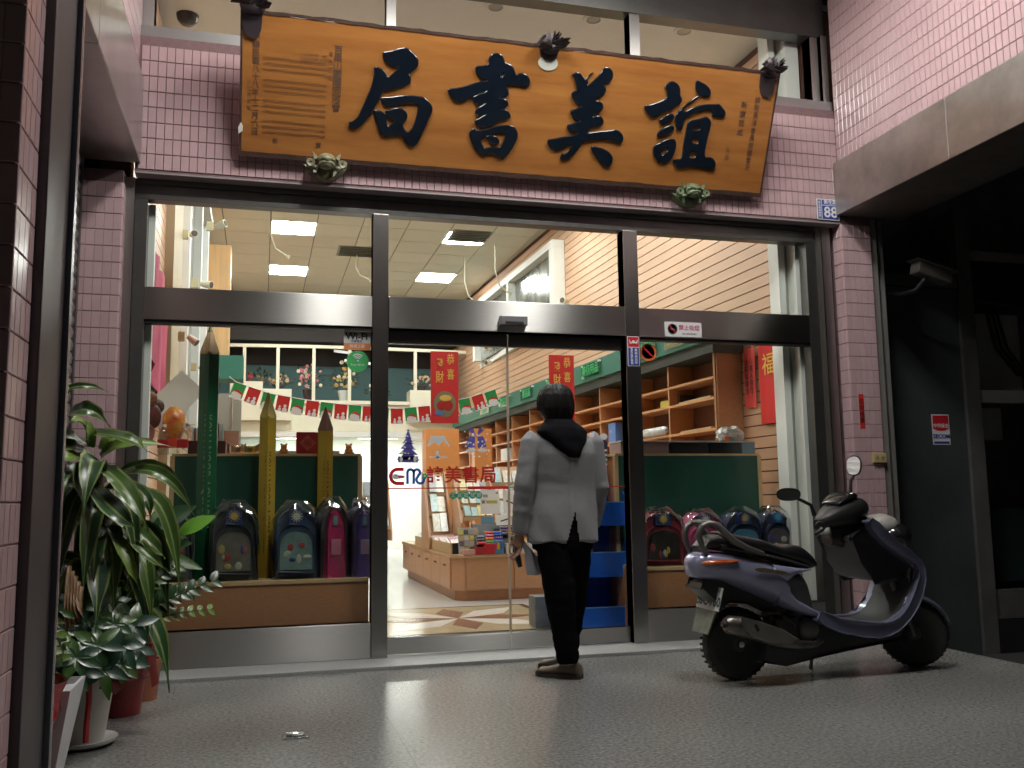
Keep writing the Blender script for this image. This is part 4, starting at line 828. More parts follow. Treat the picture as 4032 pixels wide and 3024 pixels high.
# school backpacks wrapped in clear film
def backpack(x, y, wd, ht, label, cmain, cpanel, ctop, style, rz=0.0, z0=0.503):
    t = thing('school_backpack', label, 'backpack', (x, y, z0), 'wrapped school backpacks in the shop windows'); m1 = mat('bag_%.2f%.2f%.2f' % cmain, cmain, 0.5, var=0.15, vs=12); hw = wd/2
    def sh(w_, h_, d0, d1, b_=0.02, z_=0.0):
        pts = [(-w_, z_)] + [(-w_, z_+h_*0.62)] + [(-w_*math.cos(a)**0.7 if math.cos(a) > 0 else 0, z_+h_*0.62+h_*0.38*math.sin(a)) for a in [R(15), R(30), R(45), R(60), R(75), R(90)]]
        pts += [(-p[0], p[1]) for p in pts[-2::-1]]
        return MB().prism(pts, d0, d1, 'XZ', b_)
    def fin(b, name, m, smooth=True):
        b.bm.transform(Matrix.Translation((x, y, z0)) @ Matrix.Rotation(rz, 4, 'Z')); return b.build(name, m, t, smooth=smooth, angle=50)
    fin(sh(hw*0.92, ht*0.94, -0.06, 0.07, 0.02), 'main_bag', m1)
    m2 = mat('bagpanel_%.2f%.2f%.2f' % cpanel, cpanel, 0.4, var=0.25, vs=14); m3 = mat('bagtop_%.2f%.2f%.2f' % ctop, ctop, 0.45)
    if style == 'slim':
        fin(sh(hw*0.55, ht*0.86, -0.10, -0.062, 0.015), 'front_panel', m2); fin(MB().box(-hw*0.32, hw*0.32, -0.112, -0.101, ht*0.30, ht*0.50, 0.003), 'print_panel', m3); fin(MB().box(-hw*0.2, hw*0.1, -0.108, -0.1015, ht*0.68, ht*0.80, 0.003), 'tag', mat('bag_tag', (0.16, 0.30, 0.27), 0.4))
    else:
        fin(sh(hw*0.78, ht*0.62, -0.095, -0.062, 0.012, ht*0.10), 'front_pocket', m1); fin(sh(hw*0.70, ht*0.50, -0.1005, -0.0955, 0.002, ht*0.13), 'print_panel', m2)
        for k in range(7): fin(MB().ball((rnd.uniform(-hw*0.5, hw*0.5), -0.101, ht*rnd.uniform(0.18, 0.48)), (rnd.uniform(0.012, 0.03), 0.003, rnd.uniform(0.012, 0.03)), 10, 6), 'print_spot', (m3, mat('spot_red', (0.42, 0.06, 0.05), 0.5), mat('spot_pale', (0.55, 0.55, 0.42), 0.5), mat('spot_blue', (0.05, 0.08, 0.25), 0.5))[k % 4])
        b = MB(); b.lathe([(0.0, -0.107), (0.022, -0.107), (0.022, -0.104)], (0, 0, ht*0.84), 16, 'Y')
        for k in range(12): b.obox((0.028*math.cos(k*math.pi/6), -0.106, ht*0.84+0.028*math.sin(k*math.pi/6)), (0.018, 0.002, 0.005), (0, -k*math.pi/6, 0))
        fin(sh(hw*0.34, ht*0.2, -0.103, -0.062, 0.006, ht*0.74), 'badge', mat('bag_badge', (0.03, 0.05, 0.16), 0.4)); fin(b, 'sun_mark', m3)
    fin(MB().box(-hw*0.95, hw*0.95, -0.05, 0.06, 0.0, ht*0.10, 0.012), 'base', M['plastic_k'])
    for s in (-1, 1): fin(MB().tube([(s*hw*0.9, 0.0, ht*0.1), (s*hw*1.0, -0.01, ht*0.4), (s*hw*0.93, 0.0, ht*0.7)], 0.012, 6), 'side_pocket', m1)
    fin(MB().tube([(-0.04, 0.05, ht*0.9), (-0.03, 0.05, ht*1.0), (0.03, 0.05, ht*1.0), (0.04, 0.05, ht*0.9)], 0.008, 6), 'handle', M['plastic_k'])
    # crinkled film
    b = MB(); nseg, nr = 28, 9; rings = []
    for j in range(nr):
        s = j/(nr-1); zz = ht*1.06*s; rad = 1.0 if s < 0.7 else math.cos((s-0.7)/0.3*R(80))**0.5
        rings.append([((hw*1.02*rad*abs(math.cos(a))**0.55*(1 if math.cos(a) > 0 else -1)) + rnd.gauss(0, 0.0045), (0.118*rad*abs(math.sin(a))**0.6*(1 if math.sin(a) > 0 else -1)) - 0.012 + rnd.gauss(0, 0.005), max(0.002, zz + rnd.gauss(0, 0.004))) for a in [2*math.pi*k/nseg for k in range(nseg)]])
    b.loft(rings, caps=False); b.bm.faces.new([v for v in list(b.bm.verts)[-nseg:]]) if False else None
    fin(b, 'wrapping_film', M['film'], True)
backpack(-0.53, 0.32, 0.26, 0.44, 'film wrapped backpack half hidden by the plants', (0.10, 0.11, 0.11), (0.16, 0.17, 0.16), (0.3, 0.3, 0.28), 'wide')
backpack(-0.155, 0.28, 0.29, 0.47, 'film wrapped black backpack with a sun badge between the green and yellow pencils', (0.045, 0.05, 0.055), (0.20, 0.19, 0.15), (0.55, 0.42, 0.12), 'wide')
backpack(0.222, 0.27, 0.28, 0.46, 'film wrapped blue backpack with a pale printed pocket', (0.05, 0.08, 0.14), (0.22, 0.33, 0.31), (0.60, 0.60, 0.48), 'wide')
backpack(0.445, 0.27, 0.20, 0.48, 'film wrapped pink and grey trolley backpack in the left window', (0.06, 0.05, 0.05), (0.48, 0.035, 0.14), (0.60, 0.20, 0.28), 'slim', R(12))
backpack(0.63, 0.29, 0.18, 0.47, 'film wrapped purple trolley backpack beside the left steel post', (0.05, 0.04, 0.08), (0.12, 0.075, 0.30), (0.45, 0.30, 0.42), 'slim', R(12))
backpack(2.735, 0.30, 0.34, 0.385, 'film wrapped red and black backpack with cartoon spots in the right window', (0.26, 0.03, 0.05), (0.035, 0.028, 0.025), (0.55, 0.42, 0.07), 'wide')
backpack(3.07, 0.32, 0.30, 0.37, 'film wrapped pink backpack behind the scooter seat', (0.52, 0.10, 0.22), (0.50, 0.14, 0.25), (0.70, 0.60, 0.68), 'wide')
backpack(3.375, 0.31, 0.30, 0.38, 'film wrapped dark blue backpack with a light blue pocket', (0.02, 0.035, 0.075), (0.09, 0.26, 0.38), (0.45, 0.36, 0.16), 'wide')
backpack(3.655, 0.33, 0.24, 0.38, 'film wrapped navy and cyan backpack nearest the white column', (0.02, 0.03, 0.07), (0.13, 0.10, 0.12), (0.10, 0.40, 0.60), 'wide')

# things standing on the left partition top
def bottle(x, y, lab, cl_, s=1.0):
    t = thing('water_bottle', lab, 'bottle', (x, y, 1.306), 'water bottles on the left partition'); z0 = 1.306
    MB().lathe([(0.0, z0), (0.036*s, z0), (0.038*s, z0+0.02), (0.036*s, z0+0.09*s), (0.038*s, z0+0.12*s), (0.03*s, z0+0.155*s), (0.014*s, z0+0.175*s), (0.014*s, z0+0.2*s), (0.0, z0+0.2*s)], (x, y, 0), 16).build('bottle', glass_mat('bottle_plastic', (0.86, 0.89, 0.87), 2.0, 0.05), t, smooth=True)
    MB().lathe([(0.0385*s, z0+0.045*s), (0.0385*s, z0+0.10*s)], (x, y, 0), 16).build('band', cl_, t, smooth=True); MB().lathe([(0.0155*s, z0+0.185*s), (0.0155*s, z0+0.203*s), (0, z0+0.204*s)], (x, y, 0), 12).build('cap', M['paper'], t)
bottle(-0.635, 0.72, 'left water bottle with a red band', mat('label_red', (0.60, 0.03, 0.05), 0.4)); bottle(-0.585, 0.84, 'taller middle water bottle with an orange red band', mat('label_orange', (0.75, 0.10, 0.04), 0.4), 1.2); bottle(-0.512, 0.70, 'right water bottle with a red band', MATS['label_red'])
t = thing('pen_box', 'dark maroon box holding a row of slim notebooks', 'box', (-0.40, 0.76, 1.306)); MB().box(-0.475, -0.235, 0.70, 0.84, 1.306, 1.40, 0.003).build('tray', mat('maroon', (0.055, 0.018, 0.022), 0.5), t)
for k in range(14): MB().obox((-0.455+k*0.015, 0.79, 1.41+0.03*(k > 3)), (0.010, 0.06, 0.16), (R(-6), 0, 0)).build('notebook', mat('nb%d' % (k % 5), ((0.6, 0.6, 0.62), (0.05, 0.03, 0.05), (0.45, 0.38, 0.2), (0.3, 0.42, 0.55), (0.5, 0.03, 0.12))[k % 5], 0.5), t)
def ingot(x, y, c, lab):
    t = thing('ingot_ornament', lab, 'ornament', (x, y, 1.306), 'boat shaped ingot ornaments'); b = MB(); rings = []
    for i in range(9):
        s = -1+2*i/8; h = 0.055+0.025*s*s; rings.append([(x+s*0.062, y+0.028*math.cos(a)*math.sqrt(max(0.03, 1-s*s*0.9)), 1.306+(h if math.sin(a) > 0 else 0.02*s*s) if abs(math.sin(a)) > .5 else 1.306+h*0.6) for a in [2*math.pi*k/10 for k in range(10)]])
    b.loft(rings); b.ball((x, y, 1.358), (0.026, 0.02, 0.012), 12, 6); b.build('ingot', mat('ingot_%.2f' % c[0], c, 0.2, 0.8), t, smooth=True)
ingot(-0.165, 0.74, (0.75, 0.50, 0.42), 'rose coloured ingot ornament on the left partition'); ingot(-0.075, 0.74, (0.62, 0.48, 0.26), 'golden ingot ornament beside the middle pencil')
def bear(x, y, lab):
    t = thing('amber_bear', lab, 'figurine', (x, y, 1.306), 'amber bear figurines'); b = MB(); b.ball((x, y, 1.33), (0.030, 0.025, 0.026), 12, 8); b.ball((x, y, 1.36), (0.022, 0.02, 0.02), 12, 8)
    for s in (-1, 1): b.ball((x+s*0.017, y, 1.378), 0.008, 8, 6); b.ball((x+s*0.026, y-0.02, 1.315), 0.010, 8, 6)
    b.build('figure', mat('amber', (0.42, 0.19, 0.05), 0.2, var=0.2, vs=20), t, smooth=True)
bear(0.149, 0.73, 'amber bear figurine right of the middle pencil'); bear(0.593, 0.73, 'amber bear figurine right of the shortest pencil')
t = thing('red_gift_cube', 'red cube with a diamond mark on the left partition', 'cube', (0.305, 0.74, 1.306)); MB().box(0.232, 0.380, 0.67, 0.81, 1.307, 1.460, 0.003).build('cube', mat('maroon_red', (0.26, 0.012, 0.02), 0.5), t)
MB().prism([(0.306, 1.328), (0.362, 1.384), (0.306, 1.440), (0.250, 1.384)], 0.6675, 0.6692, 'XZ').build('diamond', mat('dusty_rose', (0.36, 0.10, 0.10), 0.5), t); text('lettering', '福', MATS['maroon_red'], at(0.306, 0.667, 1.384), 0.06, t)
# plastic bins on the right partition
for k, (x0, x1, c, lab) in enumerate(((2.60, 2.99, (0.36, 0.27, 0.28), 'pale mauve plastic storage bin on the right partition'), (3.005, 3.32, (0.035, 0.035, 0.04), 'black storage bin with a pale rim on the right partition'), (3.33, 3.60, (0.02, 0.022, 0.025), 'second black storage bin, under the plastic bag'), (3.605, 3.72, (0.20, 0.33, 0.44), 'pale blue storage bin nearest the white column'))):
    t = thing('storage_bin', lab, 'storage bin', ((x0+x1)/2, 0.75, 1.306), 'plastic bins on the right partition'); MB().box(x0, x1, 0.62, 0.86, 1.307, 1.392, 0.006).build('tub', mat('bin%d' % k, c, 0.25), t); MB().box(x0-0.004, x1+0.004, 0.612, 0.868, 1.393, 1.405, 0.003).build('lid', mat('bin_lid', (0.62, 0.66, 0.66), 0.25), t)
t = thing('plastic_bag', 'crumpled white spotted plastic bag on the storage bins', 'bag', (3.57, 0.74, 1.406)); b = MB().ball((3.57, 0.74, 1.46), (0.11, 0.08, 0.062), 18, 12)
for v in b.bm.verts: v.co += Vector((rnd.gauss(0, .009), rnd.gauss(0, .009), rnd.gauss(0, .009))); v.co.z = max(v.co.z, 1.408)
b.build('bag', mat('spotted_bag', (0.66, 0.67, 0.64), 0.35, c2=(0.35, 0.33, 0.30), vs=12), t); MB().obox((3.50, 0.655, 1.425), (0.045, 0.01, 0.03), (0, .3, 0)).build('tag', mat('tag_orange', (0.75, 0.16, 0.03), 0.5), t)

# banners on the doors
def banner(x0, x1, z0, z1, lab):
    t = thing('new_year_banner', lab, 'banner', ((x0+x1)/2, 0.04, z0), 'red new year banners on the glass doors'); MB().box(x0, x1, 0.036, 0.038, z0, z1).build('sheet', M['red'], t); xm = (x0+x1)/2; wd = x1-x0
    for s, dx, dz, sz in (('恭', 0.04, 0.055, 0.062), ('發', -0.032, 0.085, 0.058), ('喜', 0.04, 0.155, 0.060), ('財', -0.032, 0.175, 0.066)): text('lettering', s, M['gold'], at(xm+dx, 0.0352, z1-dz) @ Matrix.Diagonal((0.85, 1.25, 1, 1)), sz, t, bold=0.0005)
    g = mat('print_khaki', (0.22, 0.20, 0.10), 0.5); ap = mat('print_scarlet', (0.40, 0.03, 0.025), 0.4)
    MB().ball((xm, 0.0355, z0+0.125), (wd*0.40, 0.0008, 0.085), 20, 10).build('print_ground', g, t); MB().ball((xm-0.022, 0.0348, z0+0.115), (0.030, 0.0008, 0.032), 16, 8).build('print_apple', ap, t); MB().ball((xm+0.022, 0.0345, z0+0.115), (0.032, 0.0008, 0.036), 16, 8).build('print_apple', ap, t)
    MB().ball((xm+0.005, 0.0342, z0+0.165), (0.040, 0.0008, 0.020), 16, 8).build('print_flower', M['gold'], t); MB().prism([(xm-0.07, z0+0.06), (xm-0.02, z0+0.05), (xm+0.0, z0+0.075), (xm-0.05, z0+0.085)], 0.0338, 0.0344, 'XZ').build('print_fish', mat('print_sky', (0.10, 0.22, 0.45), 0.5), t)
banner(1.055, 1.238, 1.475, 1.947, 'red new year banner on the left glass door'); banner(1.862, 2.04, 1.468, 1.945, 'red new year banner partly behind the head on the right door')
# vinyl film on the doors
vin = mat('vinyl_blue', (0.10, 0.09, 0.38), 0.5); vinw = mat('vinyl_white', (0.72, 0.75, 0.74), 0.5); vinr = mat('vinyl_red', (0.52, 0.015, 0.02), 0.4); ving = mat('vinyl_green', (0.02, 0.36, 0.20), 0.4); vinb = mat('vinyl_cobalt', (0.01, 0.12, 0.50), 0.4)
t = thing('tree_decal', 'blue and white christmas tree decal on the left door', 'decal', (0.91, 0.05, 1.24)); b = MB(); b2 = MB()
for k in range(5):
    zc = 1.405-k*0.035; hw_ = 0.022+k*0.014
    b.prism([(0.91-hw_, zc-0.024), (0.91+hw_, zc-0.030), (0.91+hw_*0.35, zc+0.012), (0.91-hw_*0.3, zc+0.014)], 0.0585, 0.0595, 'XZ')
    for _ in range(3+k): b2.ball((0.91+rnd.uniform(-hw_, hw_)*0.9, 0.0580, zc+rnd.uniform(-0.024, -0.008)), (0.006, 0.0006, 0.005), 8, 5)
b.box(0.845, 0.975, 0.0585, 0.0595, 1.222, 1.262); b.prism([(0.91+0.012*(1 if i % 2 == 0 else 0.45)*math.cos(R(90+36*i)), 1.428+0.012*(1 if i % 2 == 0 else 0.45)*math.sin(R(90+36*i))) for i in range(10)], 0.0585, 0.0595, 'XZ')
b2.ball((0.865, 0.058, 1.245), (0.010, 0.0006, 0.020), 10, 6); b2.ball((0.955, 0.058, 1.245), (0.010, 0.0006, 0.020), 10, 6); b.build('tree_print', vin, t); b2.build('snow_print', vinw, t)
t = thing('house_decal', 'white snowy roof decal on the left door', 'decal', (1.1, 0.05, 1.25)); MB().prism([(1.035, 1.33), (1.06, 1.395), (1.145, 1.395), (1.185, 1.33), (1.175, 1.325), (1.14, 1.365), (1.11, 1.33), (1.08, 1.355), (1.045, 1.325)], 0.0585, 0.0595, 'XZ').build('roof_print', vinw, t); MB().box(1.092, 1.112, 0.0585, 0.0595, 1.24, 1.30).build('snow_print', vinw, t); MB().box(1.05, 1.17, 0.0585, 0.0595, 1.252, 1.262).build('snow_print', vinw, t)
def bells(cx, cz, lab, m1):
    t = thing('bell_decal', lab, 'decal', (cx, 0.05, cz), 'bell decals on the doors'); b = MB(); b2 = MB()
    for s in (-1, 1):
        pts = [(cx+s*0.008, cz+0.045), (cx+s*0.045, cz+0.05), (cx+s*0.062, cz+0.01), (cx+s*0.07, cz-0.02), (cx+s*0.01, cz-0.03)]
        b.prism(pts, 0.0585, 0.0595, 'XZ'); b2.ball((cx+s*0.04, 0.0580, cz-0.045), (0.032, 0.0007, 0.013), 12, 6)
        b.prism([(cx, cz+0.045), (cx+s*0.06, cz+0.095), (cx+s*0.02, cz+0.10)], 0.0585, 0.0595, 'XZ')
    for _ in range(30): b2.ball((cx+rnd.uniform(-0.085, 0.085), 0.0580, cz+rnd.uniform(-0.085, 0.085)), (rnd.uniform(0.003, 0.008), 0.0006, rnd.uniform(0.003, 0.008)), 7, 5)
    b.build('bell_print', m1, t); b2.build('snow_print', vinw, t)
bells(1.36, 1.345, 'blue and white bells decal on the left door', vin)
t = thing('lantern_decal', 'white figure decal on the right door beside the shoulder', 'decal', (2.26, 0.05, 1.2)); b2 = MB(); b2.ball((2.25, 0.058, 1.395), (0.028, 0.0007, 0.022), 12, 6)
for k in range(5): b2.box(2.235+0.004*(k % 2), 2.272, 0.0585, 0.0595, 1.20+k*0.032, 1.212+k*0.032)
b2.tube([(2.20, 0.059, 1.40), (2.195, 0.059, 1.412), (2.205, 0.059, 1.418), (2.210, 0.059, 1.405)], 0.003, 5); b2.build('figure_print', vinw, t); b2 = MB(); b2.ball((2.252, 0.0588, 1.34), (0.026, 0.0006, 0.035), 12, 6); b2.box(2.238, 2.27, 0.0590, 0.0597, 1.20, 1.32); b2.build('figure_print', mat('vinyl_navy', (0.02, 0.022, 0.05), 0.5), t); b2 = MB(); b2.prism([(2.305+0.014*(1 if i % 2 == 0 else 0.45)*math.cos(R(90+36*i)), 1.43+0.014*(1 if i % 2 == 0 else 0.45)*math.sin(R(90+36*i))) for i in range(10)], 0.0585, 0.0595, 'XZ'); b2.build('star_print', vinw, t)
# the shop's own mark
t = thing('logo_decal', 'red and blue bird letter mark on the left door', 'decal', (0.92, 0.05, 1.08))
arcp = lambda cx, cz, r, a0, a1, n=16, sx=1.0: [(cx+sx*r*math.cos(R(a0+(a1-a0)*i/n)), 0.059, cz+r*math.sin(R(a0+(a1-a0)*i/n))) for i in range(n+1)]
def ribbon(b, pts, wd, y0=0.0585, y1=0.0595):
    L_, R_ = [], []
    for i, p in enumerate(pts):
        d = Vector(pts[min(i+1, len(pts)-1)])-Vector(pts[max(i-1, 0)]); n = Vector((-d.z, 0, d.x)).normalized()*wd/2; L_.append((p[0]+n.x, p[2]+n.z)); R_.append((p[0]-n.x, p[2]-n.z))
    for i in range(len(pts)-1):
        b.bm.faces.new([b.bm.verts.new((q[0], y0, q[1])) for q in (L_[i], L_[i+1], R_[i+1], R_[i])])
b = MB(); ribbon(b, [(0.882, 0.059, 1.179)] + arcp(0.843, 1.134, 0.045, 90, 270) + [(0.885, 0.059, 1.089)], 0.022); b.build('letter', vinr, t); b = MB().ball((0.832, 0.0583, 1.133), (0.026, 0.0005, 0.020), 14, 6); b.build('bird_head', vinw, t); MB().prism([(0.842, 1.138), (0.862, 1.142), (0.888, 1.138), (0.886, 1.122), (0.850, 1.120)], 0.0575, 0.0582, 'XZ').build('beak', mat('vinyl_rose', (0.45, 0.10, 0.16), 0.4), t); MB().ball((0.833, 0.0576, 1.138), (0.004, 0.0004, 0.004), 8, 5).build('eye', M['ink'], t)
b = MB(); ribbon(b, [(0.906, 0.059, 1.085), (0.906, 0.059, 1.15)] + arcp(0.926, 1.158, 0.020, 180, 0, 10) + [(0.946, 0.059, 1.085)], 0.017); ribbon(b, [(0.9465, 0.059, 1.15)] + arcp(0.967, 1.158, 0.020, 180, -60, 12) + arcp(0.988, 1.112, 0.024, 130, 400, 16), 0.017); b.build('letter', vinb, t)
b = MB()
for a in range(5): b.ball((1.018+0.012*math.cos(a*1.25), 0.0582, 1.135+0.012*math.sin(a*1.25)), (0.008, 0.0005, 0.008), 8, 5)
b.build('leaf_mark', ving, t)
t = thing('shop_name_decal', 'dark red four character shop name lettering on the left door', 'decal', (1.28, 0.05, 1.08))
for i, s in enumerate('誼美書局'): text('lettering', s, vinr, at(1.085+i*0.118, 0.0590, 1.134), 0.115, t, bold=0.0022)
MB().box(0.776, 1.574, 0.0586, 0.0595, 1.054, 1.061).build('stripe', vinr, t)
MB().box(1.30, 1.574, 0.0576, 0.0585, 1.047, 1.066).build('stripe', mat('vinyl_bright', (0.62, 0.03, 0.02), 0.4), t)
t = thing('door_hours_decal', 'row of five green discs with white characters on the left door', 'decal', (1.29, 0.05, 1.0))
for i, s in enumerate('文具批發部'):
    MB().lathe([(0.0, -0.0008), (0.023, -0.0008), (0.023, 0)], (1.203+i*0.043, 0.0595, 1.008), 20, 'Y').build('disc', ving, t); text('lettering', s, vinw, at(1.203+i*0.043, 0.0583, 1.008), 0.032, t)
t = thing('stripe_decal', 'thin red safety stripe across the right glass door', 'decal', (2.0, 0.05, 1.05)); MB().box(1.584, 2.401, 0.0586, 0.0595, 1.054, 1.060).build('stripe', vinr, t)

# christmas bunting on a string
bt_ = thing('christmas_bunting', 'sagging string of green and red christmas pennants across the shop', 'bunting', (1.0, 3.0, 1.9))
bg, brd, bwh = mat('bunting_green', (0.03, 0.34, 0.09), 0.5), mat('bunting_red', (0.66, 0.035, 0.03), 0.5), mat('bunting_white', (0.86, 0.86, 0.86), 0.5)
pts = [(-0.24, 2.03), (0.06, 1.93), (0.38, 1.875), (0.69, 1.84), (0.98, 1.82), (1.25, 1.80), (1.59, 1.835), (1.97, 1.92), (2.30, 2.03)]
def sag(x):
    for (a, za), (b_, zb) in zip(pts, pts[1:]):
        if x <= b_: s = (x-a)/(b_-a); return za+(zb-za)*s
    return pts[-1][1]
for i in range(19):
    x = -0.20 + i*0.132; z_ = sag(x)+0.06; sl_ = math.atan2(sag(x+0.05)-sag(x-0.05), 0.1)
    def bb(b, name, m): b.bm.transform(Matrix.Translation((x, 3.0, z_)) @ Matrix.Rotation(-sl_, 4, 'Y')); b.build(name, m, bt_)
    g_ = i % 2 == 0
    bb(MB().box(-0.058, 0.058, -0.001, 0.001, -0.15, 0.0), 'pennant', bg if g_ else brd)
    if g_:
        bb(MB().ball((0, -0.0015, -0.115), (0.047, 0.0008, 0.042), 16, 8), 'snow_print', bwh); bb(MB().prism([(-0.04, -0.085), (0.0, -0.06), (0.055, -0.085), (0.05, -0.10), (0, -0.082)], -0.0032, -0.0024, 'XZ'), 'cap_print', brd); bb(MB().box(-0.058, 0.058, -0.0018, -0.0011, -0.15, -0.128), 'snow_print', bwh)
    else:
        for sx_, s_ in ((-0.022, 0.75), (0.024, 1.1)):
            b = MB(); b.ball((sx_, -0.0018, -0.128), (0.020*s_, 0.0007, 0.022*s_), 12, 6); b.ball((sx_, -0.0019, -0.128+0.034*s_), (0.014*s_, 0.0007, 0.014*s_), 10, 6); bb(b, 'snowman_print', bwh)
        bb(MB().box(-0.058, 0.058, -0.0018, -0.0011, -0.15, -0.142), 'snow_print', bwh)
MB().tube([(-0.3, 3.0, 2.14)]+[(x, 3.0, z_+0.062) for x, z_ in pts]+[(2.5, 3.0, 2.16)], 0.004, 5).build('string', M['paper'], bt_)

# far end: mezzanine with a white railing
mz = thing('mezzanine', 'cream mezzanine balcony with a white railing at the back of the shop', 'balcony', (1.6, 11.2, 2.2))
def arc(x): return 11.0-0.25*math.cos((x-1.2)/2.8*1.4)
def strip_box(z0, z1, d0, d1, x0=-0.8, x1=3.75, n=14):
    b = MB(); xs = [x0+(x1-x0)*i/n for i in range(n+1)]
    b.loft([[(x, arc(x)+d0, z0), (x, arc(x)+d1, z0), (x, arc(x)+d1, z1), (x, arc(x)+d0, z1)] for x in xs]); return b
strip_box(2.22, 2.70, 0.05, 0.10).build('fascia', M['cream'], mz, smooth=True); strip_box(2.705, 2.765, -0.02, 0.35).build('ledge', M['cream'], mz, smooth=True); strip_box(3.70, 3.755, 0.0, 0.06).build('handrail', M['cream'], mz, smooth=True); strip_box(2.12, 2.215, 0.02, 0.5).build('soffit_edge', M['white'], mz, smooth=True)
for x in (-0.32, 0.25, 0.87, 1.5, 2.1, 2.70, 3.25, 3.72): MB().box(x-0.028, x+0.028, arc(x)+0.005, arc(x)+0.055, 2.766, 3.699).build('baluster', M['cream'], mz)
MB().box(-0.8, 3.85, 11.4, 13.0, 2.2, 2.72).build('floor_slab', M['cream'], mz)
for x0, x1, z1 in ((-0.55, 0.0, 3.08), (0.0, 0.49, 2.95), (2.58, 3.08, 2.97), (3.08, 3.4, 3.12)): MB().box(x0, x1, arc(x0)-0.10, arc(x0)+0.3, 2.40, z1, 0.004).build('planter_box', M['cream'], mz)
t = thing('teal_wall', 'teal painted wall behind the mezzanine railing', 'wall', (1.6, 12.6, 2.7)); MB().box(-0.8, 3.85, 12.5, 12.6, 2.73, 3.62).build('panel', mat('teal_paint', (0.075, 0.16, 0.17), 0.6), t); MB().box(-0.8, 3.85, 12.52, 12.62, 3.625, 4.76).build('upper', mat('dark_upper', (0.05, 0.045, 0.045), 0.7), t)
t = thing('dark_ceiling_drop', 'dark lowered ceiling above the mezzanine', 'ceiling drop', (1.6, 11.8, 4.1)); MB().box(-0.8, 3.84, 11.55, 12.5, 3.95, 4.73).build('drop', mat('dark_drop', (0.035, 0.03, 0.032), 0.6), t)
for k, (x, z_) in enumerate(((1.55, 3.82), (1.75, 3.64))): MB().obox((x, 11.9, z_), (0.5, 0.02, 0.05), (0, 0.1, 0)).build('louvre_lamp', mat('louvre_glow', (0.9, 0.92, 0.9), 0.5, emit=0.6), t)
bk = thing('back_wall', 'white lit back wall under the mezzanine', 'wall', (1.6, 13, 0)); MB().box(-1.0, 4.4, 13.0, 13.1, 0.0, 4.76).build('panel', M['white'], bk)
ul = thing('panel_lamp', 'long lit lamp on the ceiling under the mezzanine', 'ceiling lamp', (1.6, 12.0, 2.19), 'lit panel lamps in the shop ceiling')
for x in (0.6, 2.4): MB().box(x-0.6, x+0.6, 11.75, 12.05, 2.17, 2.195).build('diffuser', lp_, ul)
t = thing('back_counter', 'teal edged counter at the back under the mezzanine', 'counter', (0.6, 11.3, 0.02)); MB().box(-0.8, 1.35, 11.0, 11.5, 0.02, 1.83).build('cabinet', M['greens'], t); MB().box(-0.8, 1.35, 10.95, 11.5, 1.831, 1.88).build('top', mat('counter_top', (0.12, 0.13, 0.13), 0.4), t)
# plants and flower pots on the mezzanine
def flowers(x, y, z, w_, h_, cols, label, pot, n=60, cat='flowers', group='flower arrangements on the mezzanine', nblob=14):
    t = thing('flower_arrangement', label, cat, (x, y, z), group)
    pot_c = mat('pot_%.2f%.2f' % pot[:2], pot, 0.35); MB().lathe([(w_*0.16, z), (w_*0.20, z+h_*0.12), (w_*0.24, z+h_*0.24), (w_*0.2, z+h_*0.245)], (x, y, 0), 14).build('pot', pot_c, t, smooth=True)
    b = MB()
    for _ in range(n):
        a = rnd.uniform(0, 2*math.pi); rr = w_*0.5*math.sqrt(rnd.random()); hz = z+h_*(0.25+0.7*rnd.random()*(1-0.55*(rr/(w_*0.5))**2)); p = Vector((x+rr*math.cos(a), y+rr*math.sin(a)*0.6, hz)); d = Vector((math.cos(a), math.sin(a)*0.6, rnd.uniform(-0.2, 0.8))).normalized(); s_ = Vector((-d.y, d.x, rnd.uniform(-.4, .4))).normalized(); L_ = rnd.uniform(0.05, 0.10)
        b.quad(p, p+d*L_*0.5+s_*0.018, p+d*L_, p+d*L_*0.5-s_*0.018)
    f_ = b.build('foliage', mat('dull_leaf', (0.05, 0.075, 0.035), 0.6, var=0.4, vs=9), t); f_['kind'] = 'stuff'
    for k in range(nblob):
        a = rnd.uniform(0, 2*math.pi); rr = w_*0.42*math.sqrt(rnd.random()); hz = z+h_*(0.3+0.62*rnd.random()*(1-0.5*(rr/(w_*0.5))**2)); c_ = cols[k % len(cols)]
        b = MB(); s_ = rnd.uniform(0.022, 0.042)
        for q in range(6): b.ball((x+rr*math.cos(a)+s_*0.5*math.cos(q*1.05), y-0.03+rr*math.sin(a)*0.5, hz+s_*0.5*math.sin(q*1.05)), (s_*0.55, s_*0.3, s_*0.55), 7, 5)
        b.build('bloom', mat('bloom_%.2f%.2f%.2f' % c_, c_, 0.6), t, smooth=True)
ro, crm, yl, wh = (0.50, 0.16, 0.18), (0.58, 0.42, 0.26), (0.62, 0.48, 0.14), (0.72, 0.68, 0.52)
P_ = (0.05, 0.03, 0.03)
flowers(-0.26, 11.0, 3.09, 0.22, 0.22, [(0.35, 0.04, 0.05)], 'small pot of dark red flowers on the upper planter box', (0.20, 0.07, 0.05), 30, nblob=7)
flowers(-0.02, 11.0, 3.09, 0.26, 0.25, [(0.20, 0.22, 0.10)], 'small green plant in a brown pot on the upper planter box', (0.28, 0.14, 0.08), 60, cat='plant', nblob=2)
flowers(0.28, 11.0, 2.955, 0.42, 0.34, [crm, (0.45, 0.30, 0.20)], 'low cream rose arrangement on the left planter box', P_, 60)
flowers(0.80, 10.95, 2.77, 0.50, 0.82, [ro, (0.60, 0.30, 0.30), wh], 'tall pink and cream rose arrangement before the baluster', P_, 90, nblob=26)
